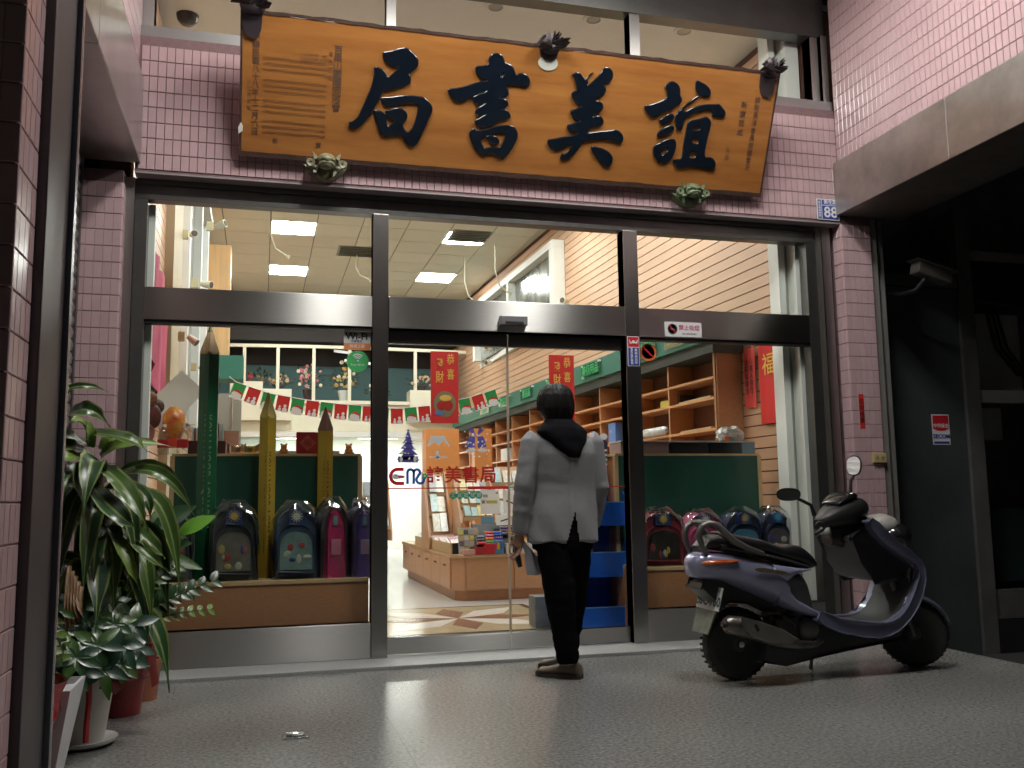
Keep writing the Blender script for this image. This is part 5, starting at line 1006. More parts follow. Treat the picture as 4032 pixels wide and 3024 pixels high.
flowers(1.42, 10.95, 2.77, 0.50, 0.80, [yl, (0.60, 0.34, 0.08), wh], 'leafy tree with yellow blossoms in a clear vase', (0.60, 0.64, 0.64), 160, cat='plant', nblob=22)
flowers(2.02, 10.95, 2.77, 0.45, 0.42, [wh, crm], 'white flower arrangement left of the red banner', P_, 90, nblob=14)
flowers(2.82, 10.95, 2.98, 0.46, 0.36, [crm, (0.55, 0.40, 0.30)], 'cream rose arrangement on the right planter box', P_, 80, nblob=16)
flowers(3.24, 10.95, 3.13, 0.22, 0.22, [(0.50, 0.30, 0.24)], 'small pink flower pot on the highest right planter box', P_, 24, nblob=6)

# left side: tall wooden pier with a green band, notice board, books
t = thing('wooden_pier', 'pale wooden pier with a green band at the left of the shop', 'pier', (-0.6, 6.0, 0.02)); MB().box(-0.80, -0.42, 6.0, 6.4, 2.80, 4.2).build('upper', mat('pale_ply', (0.66, 0.42, 0.20), 0.45, var=0.10, vs=3, stretch=(8, 1, 0.6)), t); MB().box(-0.80, -0.24, 5.96, 6.4, 2.50, 2.795).build('green_band', M['greens'], t); MB().box(-0.80, -0.66, 6.0, 6.4, 0.02, 2.495).build('lower', mat('orange_ply', (0.66, 0.27, 0.08), 0.45, var=0.06, vs=3), t)
t = thing('grey_door', 'grey door with a notched frame behind the green pencil', 'door', (-0.4, 7.5, 0.02)); MB().box(-0.655, -0.40, 7.4, 7.45, 0.02, 2.48).build('leaf', mat('grey_door', (0.30, 0.30, 0.27), 0.5), t); MB().box(-0.395, -0.28, 7.36, 7.45, 0.02, 2.48).build('frame', mat('grey_frame', (0.24, 0.23, 0.19), 0.5), t); MB().box(-0.66, -0.30, 7.2, 7.3, 0.02, 1.95).build('lower_case', M['wooddark'], t)

# island counter with goods
IM = mat('beech_laminate', (0.50, 0.27, 0.14), 0.38, var=0.08, vs=5, stretch=(3, 3, 24), obj_var=0.04)
ic = thing('island_counter', 'low wooden island counter with drawers in the middle of the shop', 'counter', (2.6, 4.6, 0.02))
MB().prism([(1.90, 2.95), (3.35, 2.95), (3.35, 6.2), (1.80, 6.2), (1.80, 3.05)], 0.115, 0.43, 'XY').build('body', IM, ic); MB().prism([(1.925, 2.98), (3.33, 2.98), (3.33, 6.05), (1.83, 6.05), (1.83, 3.075)], 0.02, 0.1145, 'XY').build('plinth', M['woodb'], ic); MB().prism([(1.885, 2.93), (3.37, 2.93), (3.37, 6.22), (1.78, 6.22), (1.78, 3.04)], 0.4305, 0.452, 'XY', 0.004).build('top', M['woodlt'], ic)
for k in range(3): MB().box(1.92+k*0.47, 2.375+k*0.47, 2.935, 2.9495, 0.125, 0.425, 0.002).build('front_panel', IM, ic)
for k in range(6):
    y0 = 3.10+k*0.515; pnl = MB().box(1.784, 1.7995, y0, y0+0.505, 0.125, 0.425, 0.002).build('drawer_front', IM, ic)
    MB().box(1.768, 1.783, y0+0.2, y0+0.3, 0.335, 0.348, 0.002).build('pull', M['steel_dark'], pnl)
MB().prism([(1.81, 3.05), (1.895, 2.955), (1.893, 2.952), (1.807, 3.045)], 0.125, 0.425, 'XY').build('corner_panel', IM, ic)
lc2 = thing('side_counter', 'long low wooden drawer counter on the left side of the aisle', 'counter', (0.75, 6.5, 0.02)); MB().box(0.2, 1.0, 5.5, 10.5, 0.1, 0.46).build('body', IM, lc2); MB().box(0.18, 1.02, 5.48, 10.5, 0.461, 0.48).build('top', M['woodlt'], lc2); MB().box(0.23, 0.97, 5.55, 10.4, 0.02, 0.0995).build('plinth', M['woodb'], lc2)
for k in range(9): MB().box(1.001, 1.012, 5.52+k*0.55, 6.05+k*0.55, 0.11, 0.45, 0.002).build('drawer_front', IM, lc2)
# sloping racks on the island
def rack(x0, x1, y, zb, zt, label, n, tall=False):
    t = thing('magazine_rack', label, 'rack', ((x0+x1)/2, y, zb), 'sloping wooden magazine racks')
    for xs in (x0, x1): MB().prism([(y-0.18, zb), (y+0.30, zb), (y+0.30, zt), (y+0.20, zt), (y-0.18, zb+0.12)], xs-0.012, xs+0.012, 'YZ').build('side', IM, t)
    MB().quad((x0, y-0.15, zb+0.14), (x1, y-0.15, zb+0.14), (x1, y+0.24, zt-0.02), (x0, y+0.24, zt-0.02)).build('slope', IM, t)
    sl_ = math.atan2(0.39, zt-zb-0.16)
    for r_ in range(3):
        zz = zb+0.16+(zt-zb-0.2)*r_/3; yy = y-0.15+0.39*(zz-zb-0.14)/(zt-zb-0.16)
        MB().box(x0+0.013, x1-0.013, yy-0.045, yy-0.03, zz-0.02, zz+0.02).build('ledge', M['woodlt'], t)
        for k in range(n):
            wd = (x1-x0-0.06)/n; xc = x0+0.03+wd*(k+0.5); hgt = (zt-zb)*0.25*rnd.uniform(0.8, 1.1)
            c = rnd.choice(((0.70, 0.70, 0.66), (0.62, 0.62, 0.50), (0.52, 0.56, 0.56), (0.74, 0.70, 0.58), (0.30, 0.33, 0.36), (0.66, 0.55, 0.25), (0.35, 0.50, 0.50)))
            g = thing('notebook_pack', '%s wrapped pack on the %s' % ('dark' if c[0] < 0.4 else 'cream' if c[2] < 0.6 else 'white', label), 'stationery', (xc, yy-0.02, zz), 'stationery packs on the sloping racks'); MB().obox((xc+rnd.uniform(-.008, .008), yy-0.015+0.02, zz+hgt/2+0.01), (wd*0.86, 0.012, hgt), (-sl_+rnd.uniform(-.05, .05), 0, rnd.uniform(-.05, .05))).build('pack', mat('pk_%.2f%.2f' % c[:2], c, 0.25, var=0.2, vs=30), g)
rack(1.78, 2.02, 4.35, 0.455, 1.30, 'tall sloping rack at the left end of the island', 2); rack(2.05, 2.42, 3.95, 0.62, 1.22, 'sloping rack in the middle of the island', 4); rack(2.43, 2.80, 3.95, 0.62, 1.36, 'sloping rack with a peaked side on the right of the island', 3)
rack(1.15, 1.60, 6.1, 0.48, 1.25, 'far sloping rack on the left side counter', 4); rack(0.7, 1.1, 6.6, 0.48, 1.3, 'second far sloping rack on the left side counter', 4)
t = thing('wooden_pillar', 'orange wooden pillar rising behind the racks', 'pillar', (2.3, 6.6, 0.02)); MB().box(2.16, 2.62, 6.6, 6.9, 0.02, 1.95).build('shaft', mat('orange_ply', (0.66, 0.27, 0.08), 0.45), t)
t = thing('wooden_pillar', 'second orange wooden pillar deeper in the shop', 'pillar', (3.0, 7.4, 0.02)); MB().box(3.02, 3.28, 7.4, 7.6, 0.02, 2.02).build('shaft', MATS['orange_ply'], t)
t = thing('price_poster', 'white price poster standing on the island rack', 'poster', (2.25, 3.2, 0.85)); MB().obox((2.235, 3.28, 0.955), (0.20, 0.004, 0.24), (R(-12), 0, 0)).build('sheet', M['paper'], t)
for k, (dx, dz, w_, h_, c) in enumerate(((-0.05, 0.06, 0.05, 0.03, (0.3, 0.3, 0.3)), (0.02, 0.0, 0.11, 0.03, (0.45, 0.48, 0.10)), (-0.07, 0.0, 0.03, 0.03, (0.2, 0.2, 0.2)), (0.06, -0.07, 0.035, 0.035, (0.15, 0.15, 0.15)), (0.07, 0.09, 0.025, 0.012, (0.1, 0.1, 0.1)))): MB().obox((2.235+dx, 3.276-dz*0.21, 0.955+dz), (w_, 0.002, h_), (R(-12), 0, 0)).build('print', mat('prt%d' % k, c, 0.6), t)
t = thing('price_poster', 'white pen poster at the right of the island', 'poster', (2.46, 3.2, 0.85)); MB().obox((2.46, 3.24, 0.955), (0.19, 0.004, 0.23), (R(-12), 0, 0)).build('sheet', M['paper'], t); MB().obox((2.46, 3.235, 0.94), (0.14, 0.002, 0.014), (R(-12), 0.35, 0)).build('print', M['ink'], t)
t = thing('price_poster', 'small white card with a black pen below the price poster', 'poster', (2.32, 3.05, 0.7)); MB().obox((2.33, 3.10, 0.775), (0.16, 0.004, 0.10), (R(-14), 0, 0)).build('sheet', M['paper'], t); MB().obox((2.335, 3.096, 0.775), (0.12, 0.002, 0.012), (R(-14), -0.3, 0)).build('print', M['ink'], t)
# tray of notebooks
t = thing('goods_tray', 'shallow wooden tray full of pale wrapped stationery on the island', 'tray', (1.95, 4.1, 0.455)); MB().box(1.80, 1.82, 3.15, 5.3, 0.4535, 0.56).build('side', M['woodlt'], t); MB().box(2.12, 2.14, 3.15, 5.3, 0.4535, 0.56).build('side', M['woodlt'], t); MB().box(1.8205, 2.1195, 3.15, 3.17, 0.4535, 0.56).build('end', M['plastic_k'], t); MB().box(1.8205, 2.1195, 3.171, 5.3, 0.4535, 0.50).build('floor', M['woodlt'], t)
for k in range(24):
    y = 3.26+k*0.085; c = ((0.66, 0.50, 0.50), (0.74, 0.66, 0.66), (0.60, 0.40, 0.40), (0.70, 0.70, 0.72))[k % 4] if k < 16 else ((0.40, 0.52, 0.70), (0.55, 0.66, 0.76), (0.70, 0.66, 0.35))[k % 3]
    g = thing('stationery_pack', 'flat film wrapped stationery pack lying in the wooden tray', 'stationery', (1.96, y, 0.52), 'packs lying in the wooden tray'); MB().obox((1.96+rnd.uniform(-.03, .03), y, 0.55+rnd.uniform(0, 0.03)), (0.27, 0.11, 0.010), (R(24)+rnd.uniform(-.12, .12), rnd.uniform(-.08, .08), rnd.uniform(-.2, .2))).build('pack', mat('tp_%.2f%.2f' % c[:2], c, 0.15, var=0.12, vs=30), g)
# marker pens and small packs at the front of the island
PENC = [(0.66, 0.03, 0.03), (0.75, 0.05, 0.25), (0.75, 0.30, 0.03), (0.10, 0.55, 0.05), (0.02, 0.10, 0.60), (0.01, 0.05, 0.40), (0.12, 0.04, 0.35), (0.05, 0.08, 0.18), (0.10, 0.02, 0.10), (0.62, 0.48, 0.03), (0.70, 0.20, 0.02), (0.01, 0.18, 0.10), (0.04, 0.05, 0.07), (0.30, 0.02, 0.02)]
def pens(x, z, y, k, label):
    c = PENC[k % len(PENC)]; t = thing('pen_bundle', label, 'pens', (x, y, z), 'bundles of coloured pens on the island'); b = MB()
    for i in range(4): b.tube([(x-0.030+0.02*i, y, z+0.0), (x-0.030+0.02*i, y-0.012, z-0.006)], [0.0115, 0.0095], 8)
    b.build('caps', mat('pen%d' % (k % len(PENC)), c, 0.3), t, smooth=True, angle=50); MB().box(x-0.04, x+0.04, y+0.001, y+0.11, z-0.013, z+0.013).build('sleeve', mat('pen_sleeve', (0.50, 0.50, 0.48), 0.3), t)
cname = ['red', 'hot pink', 'orange', 'lime green', 'blue', 'navy', 'purple', 'slate', 'plum', 'yellow', 'tangerine', 'dark green', 'black', 'brick red']
bx = thing('pen_stand', 'stepped black stand holding bundles of coloured pens', 'stand', (2.35, 3.1, 0.452)); MB().prism([(2.985, 0.453), (3.25, 0.453), (3.25, 0.74), (3.18, 0.74), (3.02, 0.50)], 2.03, 2.5, 'YZ').build('stand', M['plastic_k'], bx)
grid = [(2.275, 0.655, 0), (2.275, 0.628, 1), (2.275, 0.600, 2), (2.275, 0.572, 3), (2.365, 0.655, 4), (2.365, 0.630, 5), (2.365, 0.602, 6), (2.365, 0.575, 8), (2.185, 0.615, 7), (2.185, 0.588, 12), (2.44, 0.70, 6), (2.44, 0.672, 8), (2.44, 0.645, 12), (2.525, 0.70, 13), (2.525, 0.672, 9), (2.525, 0.645, 10), (2.525, 0.615, 11), (2.185, 0.560, 0), (2.265, 0.545, 10)]
for k, (x, z_, ci) in enumerate(grid):
    x -= 0.10; pens(x, z_, 2.975+(z_-0.5)*0.75, ci, 'bundle of %s pens on the stepped stand, %s' % (cname[ci], ('in the left column' if x < 2.12 else 'in the middle columns' if x < 2.31 else 'in the right columns')))
for k, (x, y, w_, d_, h_, c, lab) in enumerate(((1.955, 2.99, 0.13, 0.08, 0.05, (0.60, 0.34, 0.33), 'pink wrapped pack at the island corner'), (2.06, 2.985, 0.11, 0.08, 0.07, (0.40, 0.035, 0.045), 'small red box at the island front'), (2.15, 2.99, 0.10, 0.09, 0.10, (0.50, 0.03, 0.05), 'taller red box at the island front'), (2.245, 2.985, 0.085, 0.06, 0.13, (0.08, 0.25, 0.50), 'blue pack of rainbow crayons at the island front'), (2.40, 2.99, 0.17, 0.09, 0.10, (0.66, 0.66, 0.60), 'stack of white boxes at the island front'), (2.62, 2.99, 0.15, 0.09, 0.12, (0.70, 0.70, 0.66), 'white carton at the right of the island front'))):
    goods('small_box', lab, 'box', x, y, 0.4535, w_, d_, h_, c, 'small boxes along the island front', 0.25)
for i in range(6): MB().box(2.214+i*0.0105, 2.223+i*0.0105, 2.9525, 2.9545, 0.50, 0.565).build('crayon_print', MATS['pen%d' % [0, 2, 9, 3, 4, 6][i]], [o for o in bpy.data.objects if o.get('label') == 'blue pack of rainbow crayons at the island front'][0])
t = thing('blister_display', 'rack of blister packed pens and scissors at the left of the pen stand', 'display', (2.0, 3.15, 0.452)); MB().obox((1.97, 3.10, 0.58), (0.20, 0.01, 0.26), (R(-12), 0, 0)).build('board', mat('grey_card', (0.45, 0.45, 0.42), 0.5), t)
for i in range(4):
    for j in range(4): MB().obox((1.90+i*0.05, 3.075+j*0.012, 0.50+j*0.055), (0.042, 0.008, 0.045), (R(-12), 0, 0)).build('blister', mat('bl%d' % ((i*3+j) % 5), ((0.55, 0.55, 0.50), (0.12, 0.12, 0.12), (0.50, 0.42, 0.30), (0.60, 0.58, 0.12), (0.35, 0.36, 0.36))[(i*3+j) % 5], 0.3), t)
goods('blue_card', 'blue printed display card behind the pens', 'card', 2.19, 3.2, 0.66, 0.13, 0.006, 0.15, (0.16, 0.36, 0.55))
# far left shelves with pale goods beyond the door
for k in range(10):
    x, y, z_ = 0.95+0.16*(k % 5), 5.2+0.3*(k//5), 0.50+0.28*(k//5); c = ((0.62, 0.64, 0.60), (0.45, 0.55, 0.45), (0.70, 0.68, 0.62), (0.40, 0.20, 0.20), (0.30, 0.45, 0.50))[k % 5]
    goods('shelf_pack', 'pale boxed goods on the left side counter beyond the door', 'box', x-0.25, y+0.6, 0.481+(0.0 if k < 5 else 0.0), 0.12, 0.08, 0.12+0.04*(k % 3), c, 'boxed goods on the side counter')

# blue dump bins inside the right door
def bin_(x0, x1, y0, y1, zb, zt, label):
    t = thing('blue_display_bin', label, 'display bin', ((x0+x1)/2, y0, zb), 'stacked blue cardboard display bins'); bl_ = mat('blue_board', (0.008, 0.085, 0.42), 0.35, var=0.08, vs=4)
    h = zt-zb
    for xs, nm in ((x0, 'side'), (x1-0.008, 'side')): MB().prism([(y0, zb), (y1, zb), (y1, zt), (y1-0.08, zt), (y0+0.05, zb+h*0.62), (y0, zb+h*0.50)], xs, xs+0.008, 'YZ').build(nm, bl_, t)
    MB().box(x0+0.009, x1-0.009, y0, y0+0.008, zb, zb+h*0.48).build('front', bl_, t); MB().box(x0+0.009, x1-0.009, y1-0.008, y1, zb, zt).build('back', bl_, t); MB().box(x0+0.009, x1-0.009, y0+0.01, y1-0.01, zb, zb+0.01).build('floor', bl_, t)
    MB().box(x0, x1, y0-0.003, y0-0.0005, zb+h*0.47, zb+h*0.49).build('lip', mat('blue_edge', (0.10, 0.25, 0.60), 0.3), t)
bin_(2.08, 2.58, 0.42, 0.80, 0.021, 0.42, 'lowest blue display bin inside the right door'); bin_(2.14, 2.58, 0.44, 0.80, 0.421, 0.78, 'second blue display bin from the floor'); bin_(2.20, 2.58, 0.46, 0.80, 0.781, 1.13, 'topmost blue display bin inside the right door')
t = thing('wooden_shelf_end', 'light wooden shelf end behind the blue bins', 'shelf', (2.52, 0.86, 0.02)); MB().box(2.40, 2.54, 0.82, 0.90, 0.02, 1.30).build('end', M['wood'], t)
t = thing('red_scissors', 'red handled scissors pack hanging above the blue bins', 'scissors', (2.40, 0.78, 1.1)); b = MB(); b.tube(arcp(2.40, 1.15, 0.02, 0, 360, 12), 0.006, 6); b.tube(arcp(2.405, 1.20, 0.018, 0, 360, 12), 0.006, 6); b.bm.transform(Matrix.Translation((0, 0.72, 0))); b.build('handles', M['red'], t, smooth=True)
t = thing('cardboard_box', 'small dark carton on the floor by the medallion edge', 'box', (2.02, 0.9, 0.02)); MB().box(2.0, 2.16, 0.92, 1.10, 0.0285, 0.25, 0.003).build('carton', mat('grey_carton', (0.12, 0.13, 0.13), 0.6, var=0.3, vs=12), t)
t = thing('chair_back', 'edge of a brown wooden chair beside the left steel post', 'chair', (0.86, 0.9, 0.02))
MB().tube([(0.80, 0.95, 0.03), (0.80, 0.95, 0.45), (0.83, 0.98, 0.62)], 0.016, 8).build('leg', M['woodb'], t, smooth=True); MB().tube([(0.72, 0.80, 0.03), (0.72, 0.80, 0.44)], 0.016, 8).build('leg', M['woodb'], t); MB().box(0.66, 0.87, 0.78, 1.02, 0.451, 0.49, 0.01).build('seat', M['woodb'], t); MB().tube([(0.70, 1.0, 0.49), (0.72, 1.03, 0.63), (0.84, 1.0, 0.63)], 0.016, 8).build('backrest', M['woodb'], t, smooth=True)

# ================================================================== SCOOTER (built pointing along +x, then set down)
sct = thing('scooter', 'parked lilac motor scooter with a torn black seat and turned front wheel', 'scooter')
pur = mat('lilac_paint', (0.29, 0.30, 0.44), 0.26, metal=0.35, coat=0.5, var=0.05, vs=4)
pur2 = mat('darker_lilac_paint', (0.17, 0.18, 0.27), 0.34, metal=0.3, coat=0.3, var=0.12, vs=5)  # darker lilac for the fender, leg shield and front panel
pk = M['plastic_k']; gy = mat('grey_plastic', (0.10, 0.10, 0.105), 0.4, var=0.1, vs=8); rub = mat('tyre_rubber', (0.014, 0.014, 0.015), 0.65, var=0.25, vs=14); seatm = mat('seat_vinyl', (0.014, 0.014, 0.015), 0.33, bump=0.12, bs=40)
expm = mat('exhaust_metal', (0.20, 0.19, 0.18), 0.36, 0.85, c2=(0.10, 0.085, 0.07), vs=14)
def sell(x, zb, zt, hw, n=20, yc=0.0, ez=0.75, ey=0.6):
    r = []
    for k in range(n):
        a = 2*math.pi*k/n; c, s = math.cos(a), math.sin(a)
        r.append((x, yc + hw*math.copysign(abs(c)**ey, c), (zb+zt)/2 + (zt-zb)/2*math.copysign(abs(s)**ez, s)))
    return r
def resample(st, m=4):
    out = []
    for i in range(len(st)-1):
        p0, p1, p2, p3 = st[max(i-1, 0)], st[i], st[i+1], st[min(i+2, len(st)-1)]
        for j in range(m):
            t = j/m; out.append(tuple(0.5*((2*b)+(c-a)*t+(2*a-5*b+4*c-d)*t*t+(-a+3*b-3*c+d)*t**3) for a, b, c, d in zip(p0, p1, p2, p3)))
    out.append(tuple(st[-1])); return out
def lft(b, st, **k): b.loft([sell(*s, **k) for s in resample(st)])
b = MB()
lft(b, [(-0.355, 0.595, 0.632, 0.03), (-0.335, 0.555, 0.665, 0.075), (-0.29, 0.538, 0.686, 0.108), (-0.2, 0.528, 0.683, 0.135), (-0.08, 0.478, 0.668, 0.152), (0.04, 0.424, 0.643, 0.165), (0.12, 0.388, 0.60, 0.170), (0.165, 0.366, 0.54, 0.172)])
lft(b, [(0.10, 0.39, 0.55, 0.168), (0.168, 0.366, 0.492, 0.174), (0.21, 0.350, 0.440, 0.174), (0.27, 0.332, 0.405, 0.172), (0.335, 0.316, 0.366, 0.168)])
lft(b, [(0.09, 0.50, 0.628, 0.160), (0.163, 0.505, 0.612, 0.166), (0.20, 0.533, 0.603, 0.160), (0.255, 0.556, 0.592, 0.150), (0.33, 0.570, 0.582, 0.135)])
b.build('rear_cowl', pur, sct, smooth=True, angle=60)
b = MB(); lft(b, [(-0.345, 0.612, 0.640, 0.045), (-0.30, 0.605, 0.652, 0.112), (-0.23, 0.604, 0.657, 0.139), (-0.17, 0.618, 0.652, 0.149), (-0.125, 0.636, 0.645, 0.154)], ez=1.0)
b.build('tail_light', mat('tail_lens', (0.30, 0.035, 0.012), 0.12, c2=(0.52, 0.13, 0.02), vs=12, coat=0.6), sct, smooth=True, angle=60)
MB().prism([(-0.042, 0.599), (0.0, 0.601), (0.06, 0.590), (0.12, 0.580), (0.169, 0.565), (0.107, 0.560), (0.05, 0.572), (-0.013, 0.577), (-0.05, 0.590)], -0.1735, -0.165, 'XZ').build('decal', mat('worn_gold_decal', (0.17, 0.12, 0.055), 0.5, c2=(0.09, 0.07, 0.05), vs=40), sct)
# dark inner body seen through the step
b = MB(); lft(b, [(0.15, 0.36, 0.60, 0.13), (0.22, 0.34, 0.585, 0.13), (0.28, 0.33, 0.57, 0.12), (0.32, 0.32, 0.52, 0.11), (0.345, 0.31, 0.40, 0.10)]); b.build('seat_base', mat('grey_inner', (0.13, 0.13, 0.135), 0.45, var=0.1, vs=8), sct, smooth=True, angle=60)
b = MB(); lft(b, [(-0.185, 0.735, 0.785, 0.07), (-0.155, 0.722, 0.792, 0.105), (-0.10, 0.708, 0.775, 0.122), (-0.02, 0.688, 0.760, 0.128), (0.064, 0.668, 0.742, 0.128), (0.125, 0.648, 0.719, 0.123), (0.186, 0.628, 0.708, 0.118), (0.249, 0.606, 0.712, 0.112), (0.312, 0.588, 0.700, 0.102), (0.373, 0.575, 0.658, 0.086), (0.418, 0.585, 0.614, 0.055)], ey=0.5)
b.build('seat', seatm, sct, smooth=True, angle=60)
b = MB(); lft(b, [(-0.20, 0.69, 0.735, 0.10), (-0.1, 0.675, 0.712, 0.13), (0.05, 0.645, 0.675, 0.138), (0.2, 0.610, 0.640, 0.132), (0.33, 0.578, 0.60, 0.11)]); b.build('seat_trim', pk, sct, smooth=True, angle=60)
b = MB()
for s in (-1, 1): b.tube([(0.03, s*0.137, 0.672), (-0.06, s*0.138, 0.700), (-0.14, s*0.13, 0.740), (-0.19, s*0.12, 0.790), (-0.225, s*0.11, 0.828), (-0.262, s*0.095, 0.838), (-0.305, s*0.085, 0.818), (-0.322, s*0.08, 0.775), (-0.308, s*0.085, 0.72), (-0.285, s*0.09, 0.68)], [0.012, 0.017, 0.020, 0.019, 0.017, 0.017, 0.018, 0.017, 0.015, 0.014], 10)
b.tube([(-0.262, -0.095, 0.838), (-0.275, 0, 0.842), (-0.262, 0.095, 0.838)], 0.015, 8); b.build('grab_rail', mat('rail_grey', (0.13, 0.125, 0.12), 0.3, 0.4), sct, smooth=True)
b = MB(); lft(b, [(-0.29, 0.69, 0.71, 0.08), (-0.24, 0.695, 0.765, 0.09), (-0.19, 0.69, 0.775, 0.09), (-0.15, 0.69, 0.76, 0.09)]); b.build('rear_tray', pk, sct, smooth=True, angle=60)
pl_ = MB().obox((-0.228, 0.0, 0.438), (0.004, 0.245, 0.125), (0, R(16), 0)).build('licence_plate', mat('plate_white', (0.66, 0.70, 0.68), 0.4, var=0.06, vs=20), sct)
PR = Matrix.Translation((-0.2318, 0.0, 0.438)) @ Matrix.Rotation(R(16), 4, 'Y') @ Matrix(((0, 0, -1, 0), (-1, 0, 0, 0), (0, 1, 0, 0), (0, 0, 0, 1)))
b = MB(); b.merge(text_bm('S5C-760', 0.072, 0.0006, 0.0016), PR @ Matrix.Translation((0, -0.018, 0))); b.merge(text_bm('台灣省', 0.03, 0.0006, 0.0004), PR @ Matrix.Translation((0, 0.042, 0))); b.build('lettering', mat('plate_ink', (0.02, 0.05, 0.06), 0.5), pl_)
MB().prism([(-0.10, 0.0), (0.10, 0.0), (0.085, -0.13), (-0.085, -0.13)], -0.004, 0.004, 'XY', 0.002).bm.free()
b = MB().prism([(-0.10, 0.0), (0.10, 0.0), (0.085, -0.125), (-0.085, -0.125)], -0.004, 0.004, 'XY'); b.bm.transform(Matrix.Translation((-0.250, 0.0, 0.375)) @ Matrix.Rotation(R(20), 4, 'Y') @ Matrix(((0, 0, -1, 0), (-1, 0, 0, 0), (0, 1, 0, 0), (0, 0, 0, 1)))); b.build('mud_flap', mat('faded_flap', (0.24, 0.26, 0.20), 0.6, c2=(0.14, 0.15, 0.12), vs=16), sct)
MB().prism([(-0.30, 0.535), (-0.18, 0.535), (0.0, 0.47), (0.2, 0.365), (0.33, 0.315), (0.32, 0.255), (0.18, 0.29), (0.06, 0.35), (-0.05, 0.405), (-0.16, 0.415), (-0.215, 0.39), (-0.25, 0.44), (-0.315, 0.50)], -0.075, 0.075, 'XZ', 0.012).build('inner_fender', pk, sct)
def wheel(name, r, tw, c, hubm):
    wt = MB().lathe([(r*0.62, -tw*0.42), (r*0.80, -tw*0.52), (r*0.93, -tw*0.46), (r*0.985, -tw*0.26), (r, 0.0), (r*0.985, tw*0.26), (r*0.93, tw*0.46), (r*0.80, tw*0.52), (r*0.62, tw*0.42)], (c[0], c[1], c[2]), 40, 'Y')
    for v in wt.bm.verts: pass
    ty = wt.build(name, rub, sct, smooth=True, angle=60)
    b = MB()
    for k in range(36):
        a = 2*math.pi*k/36
        for s in (-1, 1): b.obox((c[0]+(r*0.975)*math.cos(a), c[1]+s*tw*0.27, c[2]+(r*0.975)*math.sin(a)), (0.012, tw*0.3, 0.008), (0, -a+R(90), R(25*s)))
    b.build('tread', rub, ty)
    MB().lathe([(r*0.61, -tw*0.40), (r*0.58, -tw*0.2), (r*0.30, -tw*0.12), (r*0.2, -tw*0.45), (0.0, -tw*0.45)], c, 30, 'Y').build('rim', mat('rim_dark', (0.045, 0.045, 0.047), 0.45, 0.5), ty, smooth=True, angle=40)
    b = MB()
    for k in range(3):
        a = 2*math.pi*k/3+0.5; b.obox((c[0]+r*0.4*math.cos(a), c[1]-tw*0.25, c[2]+r*0.4*math.sin(a)), (r*0.42, tw*0.22, r*0.15), (0, -a, 0), 0.005)
    b.build('spoke', mat('spoke_dark', (0.06, 0.06, 0.06), 0.4, 0.6), ty)
    MB().lathe([(r*0.09, -tw*0.45), (r*0.085, -tw*0.62), (0.0, -tw*0.63)], c, 14, 'Y').build('axle_nut', hubm, ty, smooth=True, angle=40)
    return ty
chrome = mat('dull_chrome', (0.55, 0.55, 0.55), 0.25, 1.0)
wheel('rear_wheel', 0.192, 0.10, (-0.08, 0.0, 0.192), chrome)
# front wheel turned right about the steering axis
fwp = Vector((1.066, -0.01, 0.188)); n0 = len(bpy.data.objects)
before = set(bpy.data.objects)
wheel('front_wheel', 0.188, 0.09, (0, 0, 0), chrome)
TR = Matrix.Translation(fwp) @ Matrix.Rotation(R(-36), 4, 'Z')
for o in set(bpy.data.objects)-before: o.data.transform(TR)
def tpt(x, y, z): return TR @ Vector((x, y, z))
for s in (-1, 1): MB().tube([tpt(-0.10, s*0.075, 0.30), tpt(-0.02, s*0.078, 0.06), tpt(0.0, s*0.075, -0.01)], [0.022, 0.021, 0.017], 10).build('fork_leg', mat('fork_metal', (0.13, 0.125, 0.12), 0.4, 0.7), sct, smooth=True)
b = MB(); n_ = 12; Rg = []
for i in range(n_):
    a = R(15+i*135/(n_-1)); Rg.append([tpt(0.205*math.cos(a), w_, 0.205*math.sin(a)+ (0.012 if abs(w_) < 0.03 else 0)) for w_ in (-0.065, -0.055, -0.025, 0.025, 0.055, 0.065)])
b.loft(Rg, closed=False, caps=False); b.build('front_fender', pur2, sct, smooth=True)
# engine, exhaust, belly
MB().prism([(0.02, 0.10), (0.16, 0.085), (0.40, 0.112), (0.56, 0.132), (0.92, 0.172), (0.93, 0.24), (0.70, 0.23), (0.34, 0.30), (0.22, 0.34), (0.05, 0.26)], -0.10, 0.10, 'XZ', 0.015).build('belly', pk, sct)
MB().lathe([(0.0, -0.15), (0.045, -0.148), (0.058, -0.135), (0.06, -0.09)], (0.295, 0, 0.258), 20, 'Y').build('fan_cover', gy, sct, smooth=True, angle=50)
b = MB().box(0.10, 0.24, -0.125, -0.05, 0.22, 0.33, 0.015); b.tube([(0.14, -0.12, 0.34), (0.20, -0.13, 0.30), (0.22, -0.12, 0.25)], 0.012, 8); b.tube([(0.02, -0.1, 0.35), (0.1, -0.12, 0.36), (0.18, -0.1, 0.33)], 0.01, 8); b.build('engine', mat('engine_metal', (0.06, 0.055, 0.05), 0.5, 0.6, var=0.3, vs=18), sct)
ex = MB().tube([(0.36, -0.14, 0.20), (0.30, -0.165, 0.185), (0.18, -0.175, 0.190), (0.10, -0.18, 0.215), (0.02, -0.182, 0.245), (-0.06, -0.183, 0.275), (-0.16, -0.183, 0.305), (-0.225, -0.183, 0.318), (-0.245, -0.183, 0.320)], [0.016, 0.018, 0.026, 0.044, 0.052, 0.055, 0.052, 0.047, 0.034], 16).build('exhaust', expm, sct, smooth=True)
MB().tube([(-0.244, -0.183, 0.322), (-0.262, -0.183, 0.325)], [0.018, 0.016], 10).build('tail_pipe', mat('soot', (0.03, 0.028, 0.026), 0.6), ex)
